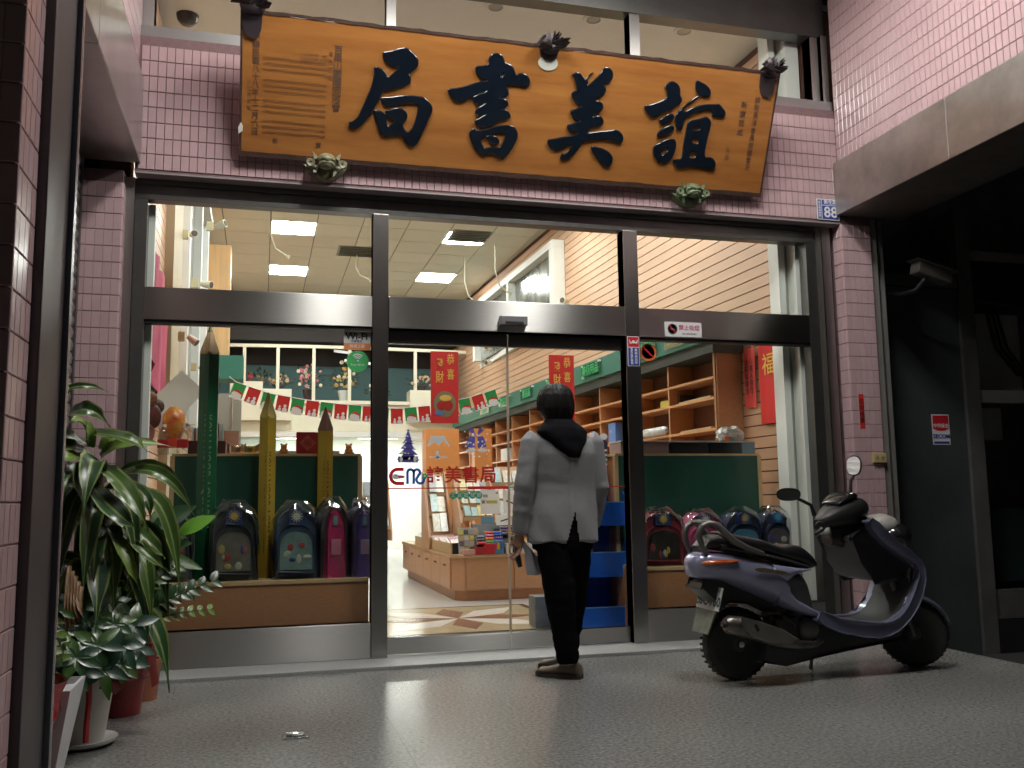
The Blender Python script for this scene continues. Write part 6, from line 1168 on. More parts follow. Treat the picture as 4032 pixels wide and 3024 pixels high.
hs = MB().prism([(-0.175, 0.352), (-0.07, 0.330), (0.05, 0.292), (0.145, 0.234), (0.10, 0.216), (-0.02, 0.228), (-0.135, 0.262), (-0.165, 0.300)], -0.244, -0.232, 'XZ', 0.005).build('heat_shield', mat('shield_metal', (0.26, 0.25, 0.235), 0.33, 0.8, var=0.12, vs=10), ex); MB().obox((-0.095, -0.2455, 0.303), (0.016, 0.002, 0.038), (0, R(-28), 0)).build('slot', M['black'], hs)
# floor sills and leg shield
sill = [(0.315, 0.316), (0.352, 0.285), (0.42, 0.255), (0.495, 0.234), (0.57, 0.217), (0.642, 0.208), (0.70, 0.206), (0.763, 0.211), (0.82, 0.231), (0.868, 0.262), (0.915, 0.303), (0.958, 0.350), (1.0, 0.42), (1.025, 0.50), (1.025, 0.56), (1.005, 0.61), (0.94, 0.665), (0.86, 0.72), (0.79, 0.775), (0.735, 0.825), (0.70, 0.84), (0.672, 0.828), (0.684, 0.795), (0.725, 0.745), (0.779, 0.697), (0.86, 0.649), (0.93, 0.610), (0.968, 0.585), (0.984, 0.555), (0.982, 0.52), (0.957, 0.466), (0.930, 0.415), (0.897, 0.367), (0.865, 0.330), (0.831, 0.305), (0.79, 0.289), (0.748, 0.282), (0.69, 0.284), (0.618, 0.292), (0.53, 0.306), (0.451, 0.320), (0.337, 0.349)]
for s in (-1, 1):
    b = MB().prism(sill, s*0.150 if s > 0 else -0.185, 0.185 if s > 0 else -0.150, 'XZ', 0.010)
    b.build('leg_shield_edge', pur2, sct, smooth=True, angle=40)
inner = [(0.34, 0.340), (0.451, 0.312), (0.53, 0.298), (0.618, 0.284), (0.69, 0.276), (0.748, 0.276), (0.80, 0.287), (0.84, 0.306), (0.88, 0.342), (0.92, 0.40), (0.955, 0.47), (0.975, 0.53), (0.965, 0.575), (0.90, 0.62), (0.80, 0.675), (0.72, 0.74), (0.676, 0.80)]
b = MB(); b.loft([[(x, y, z-0.004*(1-(y/0.15)**2)) for y in (-0.1495, -0.08, 0, 0.08, 0.1495)] for x, z in inner], closed=False, caps=False); b.build('floor_board', mat('mat_grey', (0.055, 0.058, 0.06), 0.55, var=0.15, vs=10), sct, smooth=True)
outer = [(0.868, 0.258), (0.93, 0.32), (0.985, 0.40), (1.02, 0.50), (1.02, 0.57), (0.99, 0.625), (0.90, 0.69), (0.80, 0.765), (0.72, 0.835)]
b = MB(); b.loft([[(x+0.055*(1-(y/0.15)**2), y, z+0.02*(1-(y/0.15)**2)) for y in (-0.1495, -0.11, -0.06, 0, 0.06, 0.11, 0.1495)] for x, z in outer], closed=False, caps=False); b.build('front_panel', pur2, sct, smooth=True)
MB().prism([(0.585, 0.735), (0.60, 0.755), (0.72, 0.80), (0.80, 0.76), (0.93, 0.63), (0.965, 0.56), (0.95, 0.505), (0.74, 0.50), (0.70, 0.52), (0.64, 0.60)], -0.125, 0.145, 'XZ', 0.02).build('glove_box', pk, sct, smooth=True, angle=40)
for z_ in (0.655, 0.625): MB().obox((0.672-(z_-0.65)*0.4, 0.09, z_), (0.02, 0.04, 0.012), (0, -0.5, 0)).build('button', chrome, sct)
# handlebar cover, lamps, levers, mirrors
hd = Vector((0.62, -0.01, 0.80)); HB = Matrix.Translation(hd) @ Matrix.Rotation(R(20), 4, 'Z')
b = MB(); st = [(-0.235, -0.012, 0.045, 0.018), (-0.20, -0.005, 0.060, 0.035), (-0.12, 0.0, 0.105, 0.075), (-0.03, -0.005, 0.145, 0.10), (0.06, 0.0, 0.165, 0.11), (0.13, 0.03, 0.165, 0.10), (0.175, 0.06, 0.145, 0.06)]
lft(b, st, ez=0.9, ey=0.8); b.bm.transform(HB); b.build('handlebar_cover', pk, sct, smooth=True, angle=60)
b = MB(); lft(b, [(-0.09, 0.125, 0.135, 0.06), (-0.03, 0.14, 0.175, 0.075), (0.04, 0.155, 0.195, 0.075), (0.09, 0.16, 0.185, 0.06)]); b.bm.transform(HB); b.build('speedometer_visor', mat('gloss_black', (0.012, 0.012, 0.013), 0.15), sct, smooth=True, angle=60)
b = MB(); b.tube([HB @ Vector((-0.22, -0.01, 0.018)), HB @ Vector((-0.27, -0.05, 0.012))], [0.020, 0.022], 10); b.build('grip', pk, sct, smooth=True)
MB().tube([HB @ Vector((-0.215, -0.02, 0.012)), HB @ Vector((-0.29, -0.07, -0.005)), HB @ Vector((-0.37, -0.09, -0.03))], [0.008, 0.010, 0.007], 8).build('brake_lever', mat('lever_metal', (0.03, 0.03, 0.03), 0.35, 0.6), sct, smooth=True)
b = MB(); b.tube([HB @ Vector((0.14, 0.05, 0.13)), HB @ Vector((0.20, 0.10, 0.135))], [0.024, 0.020], 10); b.build('grip', pk, sct, smooth=True)
MB().tube([HB @ Vector((0.17, 0.04, 0.12)), HB @ Vector((0.25, 0.06, 0.128)), HB @ Vector((0.31, 0.05, 0.142))], [0.008, 0.008, 0.006], 8).build('brake_lever', MATS['lever_metal'], sct, smooth=True)
MB().box(-0.21+0.62, -0.19+0.62, -0.10, -0.085, 0.80, 0.83, 0.003).build('switch', mat('switch_red', (0.35, 0.02, 0.01), 0.4), sct)
b = MB(); lft(b, [(0.53, 0.70, 0.77, 0.05), (0.60, 0.68, 0.84, 0.07), (0.68, 0.70, 0.86, 0.075), (0.76, 0.74, 0.86, 0.06)]); b.build('steering_neck', pk, sct, smooth=True, angle=60)
b = MB().ball((0.905, 0.02, 0.790), (0.115, 0.10, 0.078), 20, 14); b.build('windscreen', mat('pale_visor', (0.34, 0.33, 0.30), 0.35), sct, smooth=True)
b = MB().ball((0.965, 0.0, 0.735), (0.105, 0.125, 0.082), 20, 14); b.build('headlight', mat('headlight_dark', (0.012, 0.012, 0.014), 0.10, coat=0.6), sct, smooth=True)
mirg = mat('mirror_glass', (0.75, 0.75, 0.75), 0.06, 1.0)
def mirror(base, knee, head, yaw, tilt, wd, ht):
    mm_ = MB().tube([base, knee, Vector(head)+Vector((0.03, 0, -0.012))], [0.013, 0.010, 0.009], 8).build('mirror', pk, sct, smooth=True)
    T_ = Matrix.Translation(head) @ Matrix.Rotation(yaw, 4, 'Z') @ Matrix.Rotation(tilt, 4, 'X')
    pts = [(wd*math.copysign(abs(math.cos(a))**0.75, math.cos(a)), ht*math.copysign(abs(math.sin(a))**0.85, math.sin(a))) for a in [2*math.pi*k/24 for k in range(24)]]
    b = MB(); b.loft([[(p[0]*f, d, p[1]*f) for p in pts] for d, f in ((0.0, 0.97), (0.004, 1.0), (0.016, 0.96), (0.030, 0.72), (0.036, 0.35))]); b.bm.transform(T_); b.build('mirror_shell', pk, mm_, smooth=True, angle=60)
    b = MB().prism([(p[0]*0.90, p[1]*0.88) for p in pts], -0.003, -0.001, 'XZ'); b.bm.transform(T_); b.build('mirror_glass', mirg, mm_)
mirror((0.385, -0.10, 0.870), (0.36, -0.11, 0.925), (0.215, -0.12, 0.985), R(-22), R(4), 0.066, 0.036)
mirror((0.775, 0.10, 0.955), (0.785, 0.10, 1.06), (0.812, 0.10, 1.150), R(-62), R(-8), 0.046, 0.062)
# stand
b = MB().tube([(0.42, 0.06, 0.14), (0.455, 0.10, 0.06), (0.47, 0.135, 0.004)], [0.010, 0.009, 0.012], 8); b.build('side_stand', gy, sct, smooth=True)
sct.location = (2.576, -1.215, 0.0); sct.rotation_euler = (0, 0, math.atan2(0.036, 1.137))

# ================================================================== PERSON
def remeshed(bm_, vox, it=4, fac=0.5):
    me = bpy.data.meshes.new('raw'); bmesh.ops.recalc_face_normals(bm_, faces=bm_.faces[:]); bm_.to_mesh(me); bm_.free()
    o = bpy.data.objects.new('raw', me)
    m = o.modifiers.new('r', 'REMESH'); m.mode = 'VOXEL'; m.voxel_size = vox
    s = o.modifiers.new('s', 'SMOOTH'); s.iterations = it; s.factor = fac
    out = evaluated(o); bpy.data.meshes.remove(me); return out
def ell(cx, cy, z, hw, hd, n=24, e=0.85): return [(cx+hw*math.copysign(abs(math.cos(a))**e, math.cos(a)), cy+hd*math.copysign(abs(math.sin(a))**e, math.sin(a)), z) for a in [2*math.pi*k/n for k in range(n)]]
px_, py_ = 1.625, -0.87
person = thing('person', 'person seen from behind in grey blazer, black hood and trousers facing the glass doors', 'person', (px_, py_, 0))
skin = mat('skin', (0.42, 0.23, 0.155), 0.5); blz = mat('grey_linen', (0.30, 0.31, 0.325), 0.8, c2=(0.22, 0.225, 0.235), vs=140, stretch=(1, 1, 2.5), bump=0.2, bs=160, sheen=0.2); blk = mat('black_cotton', (0.007, 0.007, 0.009), 0.95, spec=0.08, bump=0.15, bs=60); trs = mat('black_trousers', (0.005, 0.005, 0.006), 0.95, spec=0.06); hairm = mat('black_hair', (0.006, 0.005, 0.005), 0.5, spec=0.22, bump=0.8, bs=70, stretch=(1, 1, 0.12)); shoe = mat('olive_leather', (0.15, 0.115, 0.075), 0.55, c2=(0.09, 0.07, 0.045), vs=10); sole = mat('shoe_sole', (0.05, 0.04, 0.03), 0.6)
# body: one continuous surface with head, neck, trunk, arms, hands and legs
b = MB()
b.ball((1.612, -0.855, 1.522), (0.078, 0.096, 0.104), 20, 14); b.ball((1.606, -0.815, 1.462), (0.058, 0.068, 0.055), 16, 10); b.ball((1.600, -0.752, 1.490), (0.012, 0.018, 0.016), 10, 8)
for s in (-1, 1): b.ball((1.612+s*0.082, -0.865, 1.497), (0.010, 0.020, 0.031), 10, 8)
b.tube([(1.625, -0.885, 1.30), (1.62, -0.875, 1.38), (1.615, -0.868, 1.46)], [0.066, 0.055, 0.056], 14)
b.loft([ell(1.642, -0.87, z, w_, d_) for z, w_, d_ in ((0.74, 0.14, 0.09), (0.86, 0.15, 0.095), (1.0, 0.135, 0.085), (1.15, 0.15, 0.095), (1.28, 0.16, 0.09), (1.34, 0.10, 0.07))])
arms = {'l': [(1.468, -0.885, 1.295), (1.412, -0.895, 1.05), (1.395, -0.850, 0.80)], 'r': [(1.815, -0.885, 1.295), (1.858, -0.885, 1.04), (1.838, -0.80, 0.83)]}
for k, a in arms.items(): b.tube(a, [0.050, 0.040, 0.029], 12); b.ball(a[0], 0.055, 12, 8)
def hand(w_, d, side, spread):
    w_ = Vector(w_); d = Vector(d).normalized(); s = Vector(side).normalized(); nrm = d.cross(s)
    b.tube([w_, w_+d*0.035, w_+d*0.085], [0.026, 0.030, 0.028], 12)
    for i, ln in enumerate((0.062, 0.072, 0.068, 0.054)):
        p = w_+d*0.085+s*(i-1.5)*0.019; q = p+d*ln*0.45+nrm*0.006; e = q+d*ln*0.38+nrm*spread*0.5; f = e+d*ln*0.15+nrm*spread*0.6
        b.tube([p-d*0.02, p, q, e, f], [0.0095, 0.0092, 0.0086, 0.0080, 0.0065], 8)
    p = w_+d*0.03-s*0.024; b.tube([p, p-s*0.022+d*0.025+nrm*0.01, p-s*0.024+d*0.055+nrm*0.024], [0.012, 0.0105, 0.0075], 8)
hand(arms['l'][2], (-0.10, 0.10, -1), (0.35, -0.9, 0), 0.028); hand(arms['r'][2], (-0.05, 0.25, -1), (-0.3, -0.95, 0), -0.028)
legs = (((1.575, -0.885, 0.80), (1.605, -0.905, 0.44), (1.642, -0.905, 0.075)), ((1.712, -0.86, 0.80), (1.705, -0.82, 0.44), (1.700, -0.715, 0.075)))
for l in legs: b.tube(l, [0.088, 0.056, 0.036], 14); b.ball(l[1], 0.056, 10, 8)
heel_toe = (((1.692, -0.905), (1.530, -0.752)), ((1.715, -0.735), (1.615, -0.530)))
for (h, t_) in heel_toe: b.tube([(h[0], h[1], 0.035), ((h[0]+t_[0])/2, (h[1]+t_[1])/2, 0.035), (t_[0], t_[1], 0.028)], [0.026, 0.030, 0.020], 10)
body = remeshed(b.bm, 0.0065, 3); body.materials.append(skin); body.polygons.foreach_set('use_smooth', [True]*len(body.polygons)); body.transform(Matrix.Translation((-px_, -py_, 0))); place('body', body, (0, 0, 0), person)
def cloth(name, me, m):
    me.materials.clear(); me.materials.append(m); me.polygons.foreach_set('use_smooth', [True]*len(me.polygons)); me.transform(Matrix.Translation((-px_, -py_, 0))); return place(name, me, (0, 0, 0), person)
# trousers
b = MB(); b.loft([ell(1.640, -0.868, z, w_, d_) for z, w_, d_ in ((0.70, 0.175, 0.118), (0.80, 0.172, 0.118), (0.95, 0.155, 0.105))])
for l, rr in ((legs[0], (0.104, 0.086, 0.062, 0.053)), (legs[1], (0.104, 0.086, 0.060, 0.052))):
    p0, p1, p2 = [Vector(p) for p in l]; b.tube([p0+Vector((0, 0, 0.02)), p0*0.5+p1*0.5, p1, p1*0.5+p2*0.5, p2+Vector((0, 0, 0.035)), p2+Vector((0, 0, 0.008))], [rr[0], 0.098, rr[1], 0.070, rr[2], rr[3]], 16)
me = remeshed(b.bm, 0.008, 5)
for v in me.vertices:
    n = noise.noise(Vector((v.co.x*9, v.co.y*9, v.co.z*22))); k = 1.0 if v.co.z < 0.25 else 0.45; v.co += v.normal*n*0.010*k
cloth('trousers', me, trs)
# blazer
b = MB(); b.loft([ell(c, cy, z, w_, d_, 32) for z, c, w_, d_, cy in ((0.738, 1.641, 0.205, 0.135, -0.865), (0.80, 1.642, 0.203, 0.134, -0.865), (0.90, 1.642, 0.197, 0.130, -0.867), (1.0, 1.648, 0.184, 0.118, -0.870), (1.06, 1.652, 0.181, 0.116, -0.872), (1.15, 1.650, 0.190, 0.122, -0.876), (1.23, 1.648, 0.199, 0.124, -0.880), (1.295, 1.642, 0.196, 0.112, -0.880), (1.335, 1.636, 0.165, 0.095, -0.878), (1.372, 1.628, 0.105, 0.078, -0.876), (1.392, 1.624, 0.080, 0.070, -0.874))])
for k, a in arms.items():
    p0, p1, p2 = [Vector(p) for p in a]; b.tube([p0+Vector((0.02 if k == 'l' else -0.02, 0, 0.012)), p0, p0*0.5+p1*0.5, p1, p1*0.5+p2*0.5, p2+Vector((0, 0, -0.012))], [0.068, 0.071, 0.064, 0.058, 0.053, 0.047], 18)
me = remeshed(b.bm, 0.0075, 6)
for v in me.vertices:
    p = v.co; n = v.normal; back = max(0.0, -n.y)
    arm = 1.0 if (p.x < 1.445 or p.x > 1.855) else 0.0
    w1 = noise.noise(Vector((p.x*3.5, p.y*3, p.z*26 + p.x*5))); w2 = noise.noise(Vector((p.x*14+9, p.y*14, p.z*30)))
    band = math.exp(-((p.z-1.07)/0.14)**2)
    d = (0.0020*w1*band + 0.0009*w2)*(1-arm) + arm*(0.0036*noise.noise(Vector((p.x*6, p.y*9, p.z*30)))+0.0009*w2)
    f = 0.0
    if p.z < 0.95 and n.y < 0: f = 0.006*math.sin((p.x-1.673)*38 + (p.z-0.9)*16)*(0.95-p.z)/0.21
    d += f + 0.004*math.exp(-((p.x-1.655)/0.006)**2)*(-1)*back*(1 if p.z < 1.25 else 0)
    v.co += n*d
bm2 = bmesh.new(); bm2.from_mesh(me)
kill = []
for f in bm2.faces:
    c = f.calc_center_median()
    if c.y < -0.90 and 0.70 < c.z < 0.905:
        s = (0.905-c.z)/0.165
        if 1.674-0.056*s < c.x < 1.674+0.022*s: kill.append(f)
    elif c.z < 0.744 and f.normal.z < -0.7 and 1.46 < c.x < 1.83: kill.append(f)
bmesh.ops.delete(bm2, geom=kill, context='FACES'); bm2.to_mesh(me); bm2.free()
cloth('blazer', me, blz)
# hood of the black top lying on the back
b = MB(); b.loft([ell(c, cy, z, w_, d_, 28, 0.9) for z, c, w_, d_, cy in ((1.425, 1.622, 0.078, 0.078, -0.882), (1.400, 1.624, 0.094, 0.095, -0.895), (1.375, 1.626, 0.128, 0.100, -0.910), (1.350, 1.628, 0.150, 0.088, -0.925), (1.315, 1.636, 0.128, 0.070, -0.950), (1.275, 1.648, 0.096, 0.056, -0.966), (1.235, 1.660, 0.066, 0.044, -0.978), (1.203, 1.668, 0.040, 0.026, -0.988))])
b.tube([(1.55, -0.86, 1.37), (1.565, -0.80, 1.36), (1.60, -0.775, 1.33)], [0.03, 0.028, 0.024], 10); b.tube([(1.70, -0.86, 1.37), (1.685, -0.80, 1.36), (1.65, -0.775, 1.33)], [0.03, 0.028, 0.024], 10)
me = remeshed(b.bm, 0.007, 5)
for v in me.vertices: v.co += v.normal*0.007*noise.noise(Vector((v.co.x*13, v.co.y*13, v.co.z*17)))
cloth('hood', me, blk)
# hair
b = MB(); b.loft([ell(c, cy, z, w_, d_, 28, 0.95) for z, c, w_, d_, cy in ((1.629, 1.612, 0.030, 0.035, -0.862), (1.618, 1.612, 0.062, 0.070, -0.862), (1.596, 1.612, 0.086, 0.098, -0.862), (1.562, 1.611, 0.101, 0.113, -0.863), (1.522, 1.610, 0.1075, 0.117, -0.865), (1.485, 1.612, 0.104, 0.112, -0.872), (1.452, 1.618, 0.088, 0.092, -0.884), (1.422, 1.622, 0.074, 0.068, -0.898), (1.402, 1.624, 0.062, 0.050, -0.905))])
me = remeshed(b.bm, 0.006, 3)
for v in me.vertices:
    a = math.atan2(v.co.y+0.865, v.co.x-1.612); v.co += v.normal*(0.006*noise.noise(Vector((a*9, v.co.z*5, 1.0)))+0.003*noise.noise(Vector((a*26, v.co.z*9, 4.0))))
bm2 = bmesh.new(); bm2.from_mesh(me)
bmesh.ops.delete(bm2, geom=[f for f in bm2.faces if f.calc_center_median().y > -0.835 + max(0, f.calc_center_median().z-1.545)*4.0 and f.calc_center_median().z < 1.575], context='FACES'); bm2.to_mesh(me); bm2.free()
hs_ = cloth('hair', me, hairm); sol = hs_.modifiers.new('thick', 'SOLIDIFY'); sol.thickness = 0.006
# face details seen when the viewer steps aside, glasses
for s in (-1, 1):
    MB().ball((1.604+s*0.032, -0.768, 1.520), (0.012, 0.006, 0.007), 10, 6).build('eye', mat('eye_dark', (0.02, 0.015, 0.012), 0.3), person, smooth=True); MB().tube([(1.604+s*0.016, -0.766, 1.540), (1.604+s*0.036, -0.763, 1.546), (1.604+s*0.052, -0.774, 1.540)], 0.004, 6).build('eyebrow', hairm, person)
MB().tube([(1.582, -0.752, 1.452), (1.602, -0.745, 1.450), (1.622, -0.752, 1.452)], [0.003, 0.006, 0.003], 8).build('mouth', mat('lip', (0.30, 0.10, 0.085), 0.5), person, smooth=True)
gl = MB()
for s in (-1, 1):
    gl.tube([(1.606+s*0.036+0.024*math.cos(a), -0.742, 1.512+0.019*math.sin(a)) for a in [2*math.pi*k/16 for k in range(17)]], 0.0018, 5); gl.tube([(1.606+s*0.060, -0.744, 1.517), (1.611+s*0.088, -0.80, 1.516), (1.612+s*0.098, -0.868, 1.512)], 0.0022, 5)
gl.build('glasses', mat('wire_frame', (0.55, 0.50, 0.42), 0.25, 1.0), person, smooth=True); MB().ball((1.523, -0.862, 1.466), 0.005, 8, 6).build('earring', chrome, person, smooth=True)
# shoes
for (h, t_), nm in zip(heel_toe, 'lr'):
    h, t_ = Vector((*h, 0)), Vector((*t_, 0)); d = (t_-h).normalized(); s = Vector((-d.y, d.x, 0)); L_ = (t_-h).length
    def sec(f, hw, zt, n=16):
        c = h+d*L_*f; return [c+s*hw*math.copysign(abs(math.cos(a))**0.8, math.cos(a))+Vector((0, 0, max(0.012, 0.012+(zt-0.012)*(0.5+0.5*math.sin(a))))) for a in [2*math.pi*k/n for k in range(n)]]
    up = MB().loft([sec(f, hw, zt) for f, hw, zt in ((-0.13, 0.016, 0.050), (-0.10, 0.030, 0.078), (0.02, 0.036, 0.094), (0.18, 0.039, 0.096), (0.34, 0.041, 0.086), (0.52, 0.045, 0.070), (0.74, 0.047, 0.056), (0.93, 0.040, 0.047), (1.06, 0.026, 0.036), (1.10, 0.012, 0.026))]).build('shoe', shoe, person, smooth=True, angle=60)
    def sol_(f, hw): c = h+d*L_*f; return [(c+s*hw), (c-s*hw)]
    ol = [sol_(f, hw) for f, hw in ((-0.13, 0.022), (-0.08, 0.036), (0.15, 0.042), (0.5, 0.048), (0.78, 0.050), (0.97, 0.042), (1.08, 0.028), (1.12, 0.012))]
    MB().prism([(p[0].x, p[0].y) for p in ol]+[(p[1].x, p[1].y) for p in ol[::-1]], 0.0005, 0.020, 'XY', 0.004).build('sole', sole, up)
# things in the left hand
t = thing('paper_folder', 'translucent white folded sheet held low in the left hand', 'paper', (1.43, -0.84, 0.65)); b = MB(); rows = []
for i in range(7):
    f = i/6; x0, z0 = 1.392+0.050*f+0.010*math.sin(f*5), 0.752-0.190*f; rows.append([(x0, -0.850-0.005*f, z0), (x0+0.026+0.026*f, -0.858-0.012*math.sin(f*3), z0+0.002-0.004*f), (x0+0.020+0.075*min(1, f*1.4), -0.845, z0-0.006+0.012*f)])
b.loft(rows, closed=False, caps=False); b.build('sheet', mat('frosted_sheet', (0.50, 0.53, 0.58), 0.4), t, smooth=True)
t = thing('key_bunch', 'dark key pouch with a shiny ring in the left hand', 'keys', (1.375, -0.80, 0.68)); MB().tube([(1.372, -0.83, 0.735), (1.378, -0.825, 0.69), (1.392, -0.82, 0.645), (1.402, -0.82, 0.605)], [0.012, 0.020, 0.018, 0.012], 10).build('pouch', pk, t, smooth=True); b = MB().tube([(1.352+0.016*math.cos(a), -0.842, 0.698+0.020*math.sin(a)) for a in [2*math.pi*k/14 for k in range(15)]], 0.004, 6); b.build('ring', chrome, t, smooth=True)

# ================================================================== POTTED PLANTS ON THE LEFT
lf_mid = mat('leaf_green', (0.042, 0.095, 0.018), 0.30, spec=0.5, var=0.25, vs=5); lf_dk = mat('leaf_dark', (0.020, 0.060, 0.020), 0.28, var=0.25, vs=6); lf_lt = mat('leaf_light', (0.13, 0.22, 0.035), 0.35, var=0.2, vs=6); rib_m = mat('leaf_margin', (0.17, 0.22, 0.06), 0.4); lf_bl = mat('leaf_bluish', (0.022, 0.060, 0.036), 0.30, var=0.3, vs=8); stem_m = mat('stem_brown', (0.13, 0.09, 0.05), 0.7, var=0.2, vs=20)
def bez(a, m, t_, f): return a*(1-f)**2 + m*2*f*(1-f) + t_*f*f
def strap(plant, a, m, t_, wd, mt, n=12, twist=0.0, ribm=True):
    a, m, t_ = Vector(a), Vector(m), Vector(t_); m = m*2-(a+t_)*0.5; b = MB(); rows = []; rr = []
    for i in range(n+1):
        f = i/n; p = bez(a, m, t_, f); tg = (bez(a, m, t_, min(1, f+0.02))-bez(a, m, t_, max(0, f-0.02))).normalized()
        up = Vector((0.25, -0.85, 0.6)); up = (up-tg*up.dot(tg)).normalized(); s = tg.cross(up); s = (s*math.cos(twist*f)+up*math.sin(twist*f)).normalized(); nr = s.cross(tg)
        w_ = wd*(0.30+0.70*math.sin(math.pi*min(1, f*0.9+0.12))**0.8)*(1-max(0, f-0.72)/0.28*0.97); wv = 0.06*wd*math.sin(f*23)
        rows.append([p+s*w_*0.5+nr*(w_*0.16+wv), p+s*w_*0.40+nr*w_*0.10, p+s*w_*0.06, p-s*w_*0.06, p-s*w_*0.40+nr*w_*0.10, p-s*w_*0.5+nr*(w_*0.16-wv)])
    b.loft(rows, closed=False, caps=False)
    for k, f in enumerate(b.bm.faces): f.material_index = 1 if (k % 5) in (0, 2, 4) and ribm else 0
    o = b.build('leaf', [mt, rib_m], plant, smooth=True, pivot=a); return o
dr = thing('corn_plant', 'tall potted corn plant with long arching striped leaves by the left pilaster', 'plant', (-0.72, -1.45, 0.0))
MB().tube([(-0.72, -1.50, 0.25), (-0.70, -1.48, 0.7), (-0.68, -1.45, 1.12)], [0.028, 0.025, 0.018], 10).build('stem', stem_m, dr, smooth=True); MB().tube([(-0.72, -1.50, 0.25), (-0.64, -1.40, 0.6), (-0.60, -1.32, 0.95)], [0.024, 0.022, 0.016], 10).build('stem', stem_m, dr, smooth=True)
KEY = [
 ((-0.682,-1.450,1.188), (-0.571,-1.500,1.247), (-0.385,-1.420,1.235), 0.060, lf_lt), ((-0.725,-1.450,1.294), (-0.565,-1.550,1.263), (-0.486,-1.500,1.208), 0.070, lf_mid),
 ((-0.627,-1.400,1.111), (-0.469,-1.450,1.152), (-0.343,-1.350,1.064), 0.050, lf_mid), ((-0.606,-1.400,1.109), (-0.420,-1.500,1.105), (-0.286,-1.350,0.913), 0.065, lf_mid),
 ((-0.696,-1.450,1.155), (-0.548,-1.700,1.049), (-0.443,-1.750,0.871), 0.085, lf_mid), ((-0.716,-1.450,1.066), (-0.587,-1.750,0.966), (-0.482,-1.750,0.877), 0.085, lf_dk),
 ((-0.836,-1.500,1.340), (-0.721,-1.620,1.382), (-0.642,-1.500,1.317), 0.075, lf_dk), ((-0.860,-1.500,1.361), (-0.836,-1.550,1.412), (-0.845,-1.500,1.433), 0.050, lf_lt),
 ((-0.871,-1.450,1.461), (-0.766,-1.500,1.496), (-0.667,-1.400,1.482), 0.035, lf_dk), ((-0.870,-1.450,1.438), (-0.832,-1.500,1.484), (-0.819,-1.450,1.512), 0.055, lf_lt),
 ((-0.734,-1.450,1.249), (-0.751,-1.550,1.331), (-0.791,-1.600,1.319), 0.060, lf_lt), ((-0.728,-1.450,1.233), (-0.728,-1.500,1.307), (-0.780,-1.500,1.351), 0.050, lf_lt),
 ((-0.733,-1.450,1.233), (-0.789,-1.600,1.272), (-0.844,-1.600,1.299), 0.080, lf_dk), ((-0.732,-1.450,1.199), (-0.778,-1.600,1.229), (-0.844,-1.600,1.228), 0.080, lf_mid), ((-0.726,-1.450,1.188), (-0.762,-1.650,1.179), (-0.832,-1.650,1.170), 0.070, lf_lt),
 ((-0.709,-1.450,1.144), (-0.716,-1.700,1.103), (-0.692,-1.750,0.968), 0.080, lf_dk), ((-0.740,-1.450,1.144), (-0.764,-1.700,1.093), (-0.769,-1.750,0.990), 0.085, lf_bl),
 ((-0.631,-1.400,1.077), (-0.490,-1.600,1.029), (-0.455,-1.600,0.910), 0.060, lf_dk), ((-0.642,-1.400,1.089), (-0.528,-1.600,0.975), (-0.469,-1.600,0.878), 0.075, lf_mid),
 ((-0.672,-1.450,0.977), (-0.478,-1.650,0.848), (-0.389,-1.600,0.747), 0.080, lf_mid), ((-0.631,-1.500,0.900), (-0.539,-1.700,0.778), (-0.475,-1.700,0.627), 0.060, lf_lt), ((-0.579,-1.500,0.878), (-0.471,-1.700,0.797), (-0.373,-1.650,0.697), 0.060, lf_mid),
 ((-0.615,-1.400,0.943), (-0.594,-1.500,1.009), (-0.536,-1.400,1.077), 0.06, lf_dk), ((-0.689,-1.400,1.224), (-0.649,-1.400,1.281), (-0.612,-1.350,1.256), 0.05, lf_lt)]
for a, m, t_, wd, mt in KEY: strap(dr, a, m, t_, wd, mt, twist=rnd.uniform(-0.5, 0.5))
for k in range(46):
    c = Vector((-0.68, -1.45, 1.10)) if k % 2 else Vector((-0.60, -1.33, 0.95)); c = c+Vector((0, 0, -0.5*rnd.random()))
    a = rnd.uniform(0, 2*math.pi); ln = rnd.uniform(0.26, 0.46); d = Vector((math.cos(a)*0.75, math.sin(a), 0))
    if c.x + d.x*ln < -0.98: d.x *= 0.4
    strap(dr, c, c+d*ln*0.55+Vector((0, 0, rnd.uniform(0.0, 0.10))), c+d*ln*0.9+Vector((0, 0, -rnd.uniform(0.12, 0.42))), rnd.uniform(0.075, 0.105), rnd.choice((lf_dk, lf_dk, lf_mid, lf_bl)), twist=rnd.uniform(-0.6, 0.6))
def oval(plant, a, d, nrm, ln, wd, mt, droop=0.2, n=6, name='leaf'):
    a, d, nrm = Vector(a), Vector(d).normalized(), Vector(nrm); s = d.cross(nrm).normalized(); nrm = s.cross(d).normalized(); rows = []
    for i in range(n+1):
        f = i/n; p = a+d*ln*f-nrm*droop*ln*f*f; w_ = wd*math.sin(math.pi*min(1, 0.04+f*0.93)**0.9)*0.5+0.001; rows.append([p+s*w_+nrm*w_*0.25, p, p-s*w_+nrm*w_*0.25])
    b = MB().loft(rows, closed=False, caps=False); return b.build(name, mt, plant, smooth=True, pivot=a)
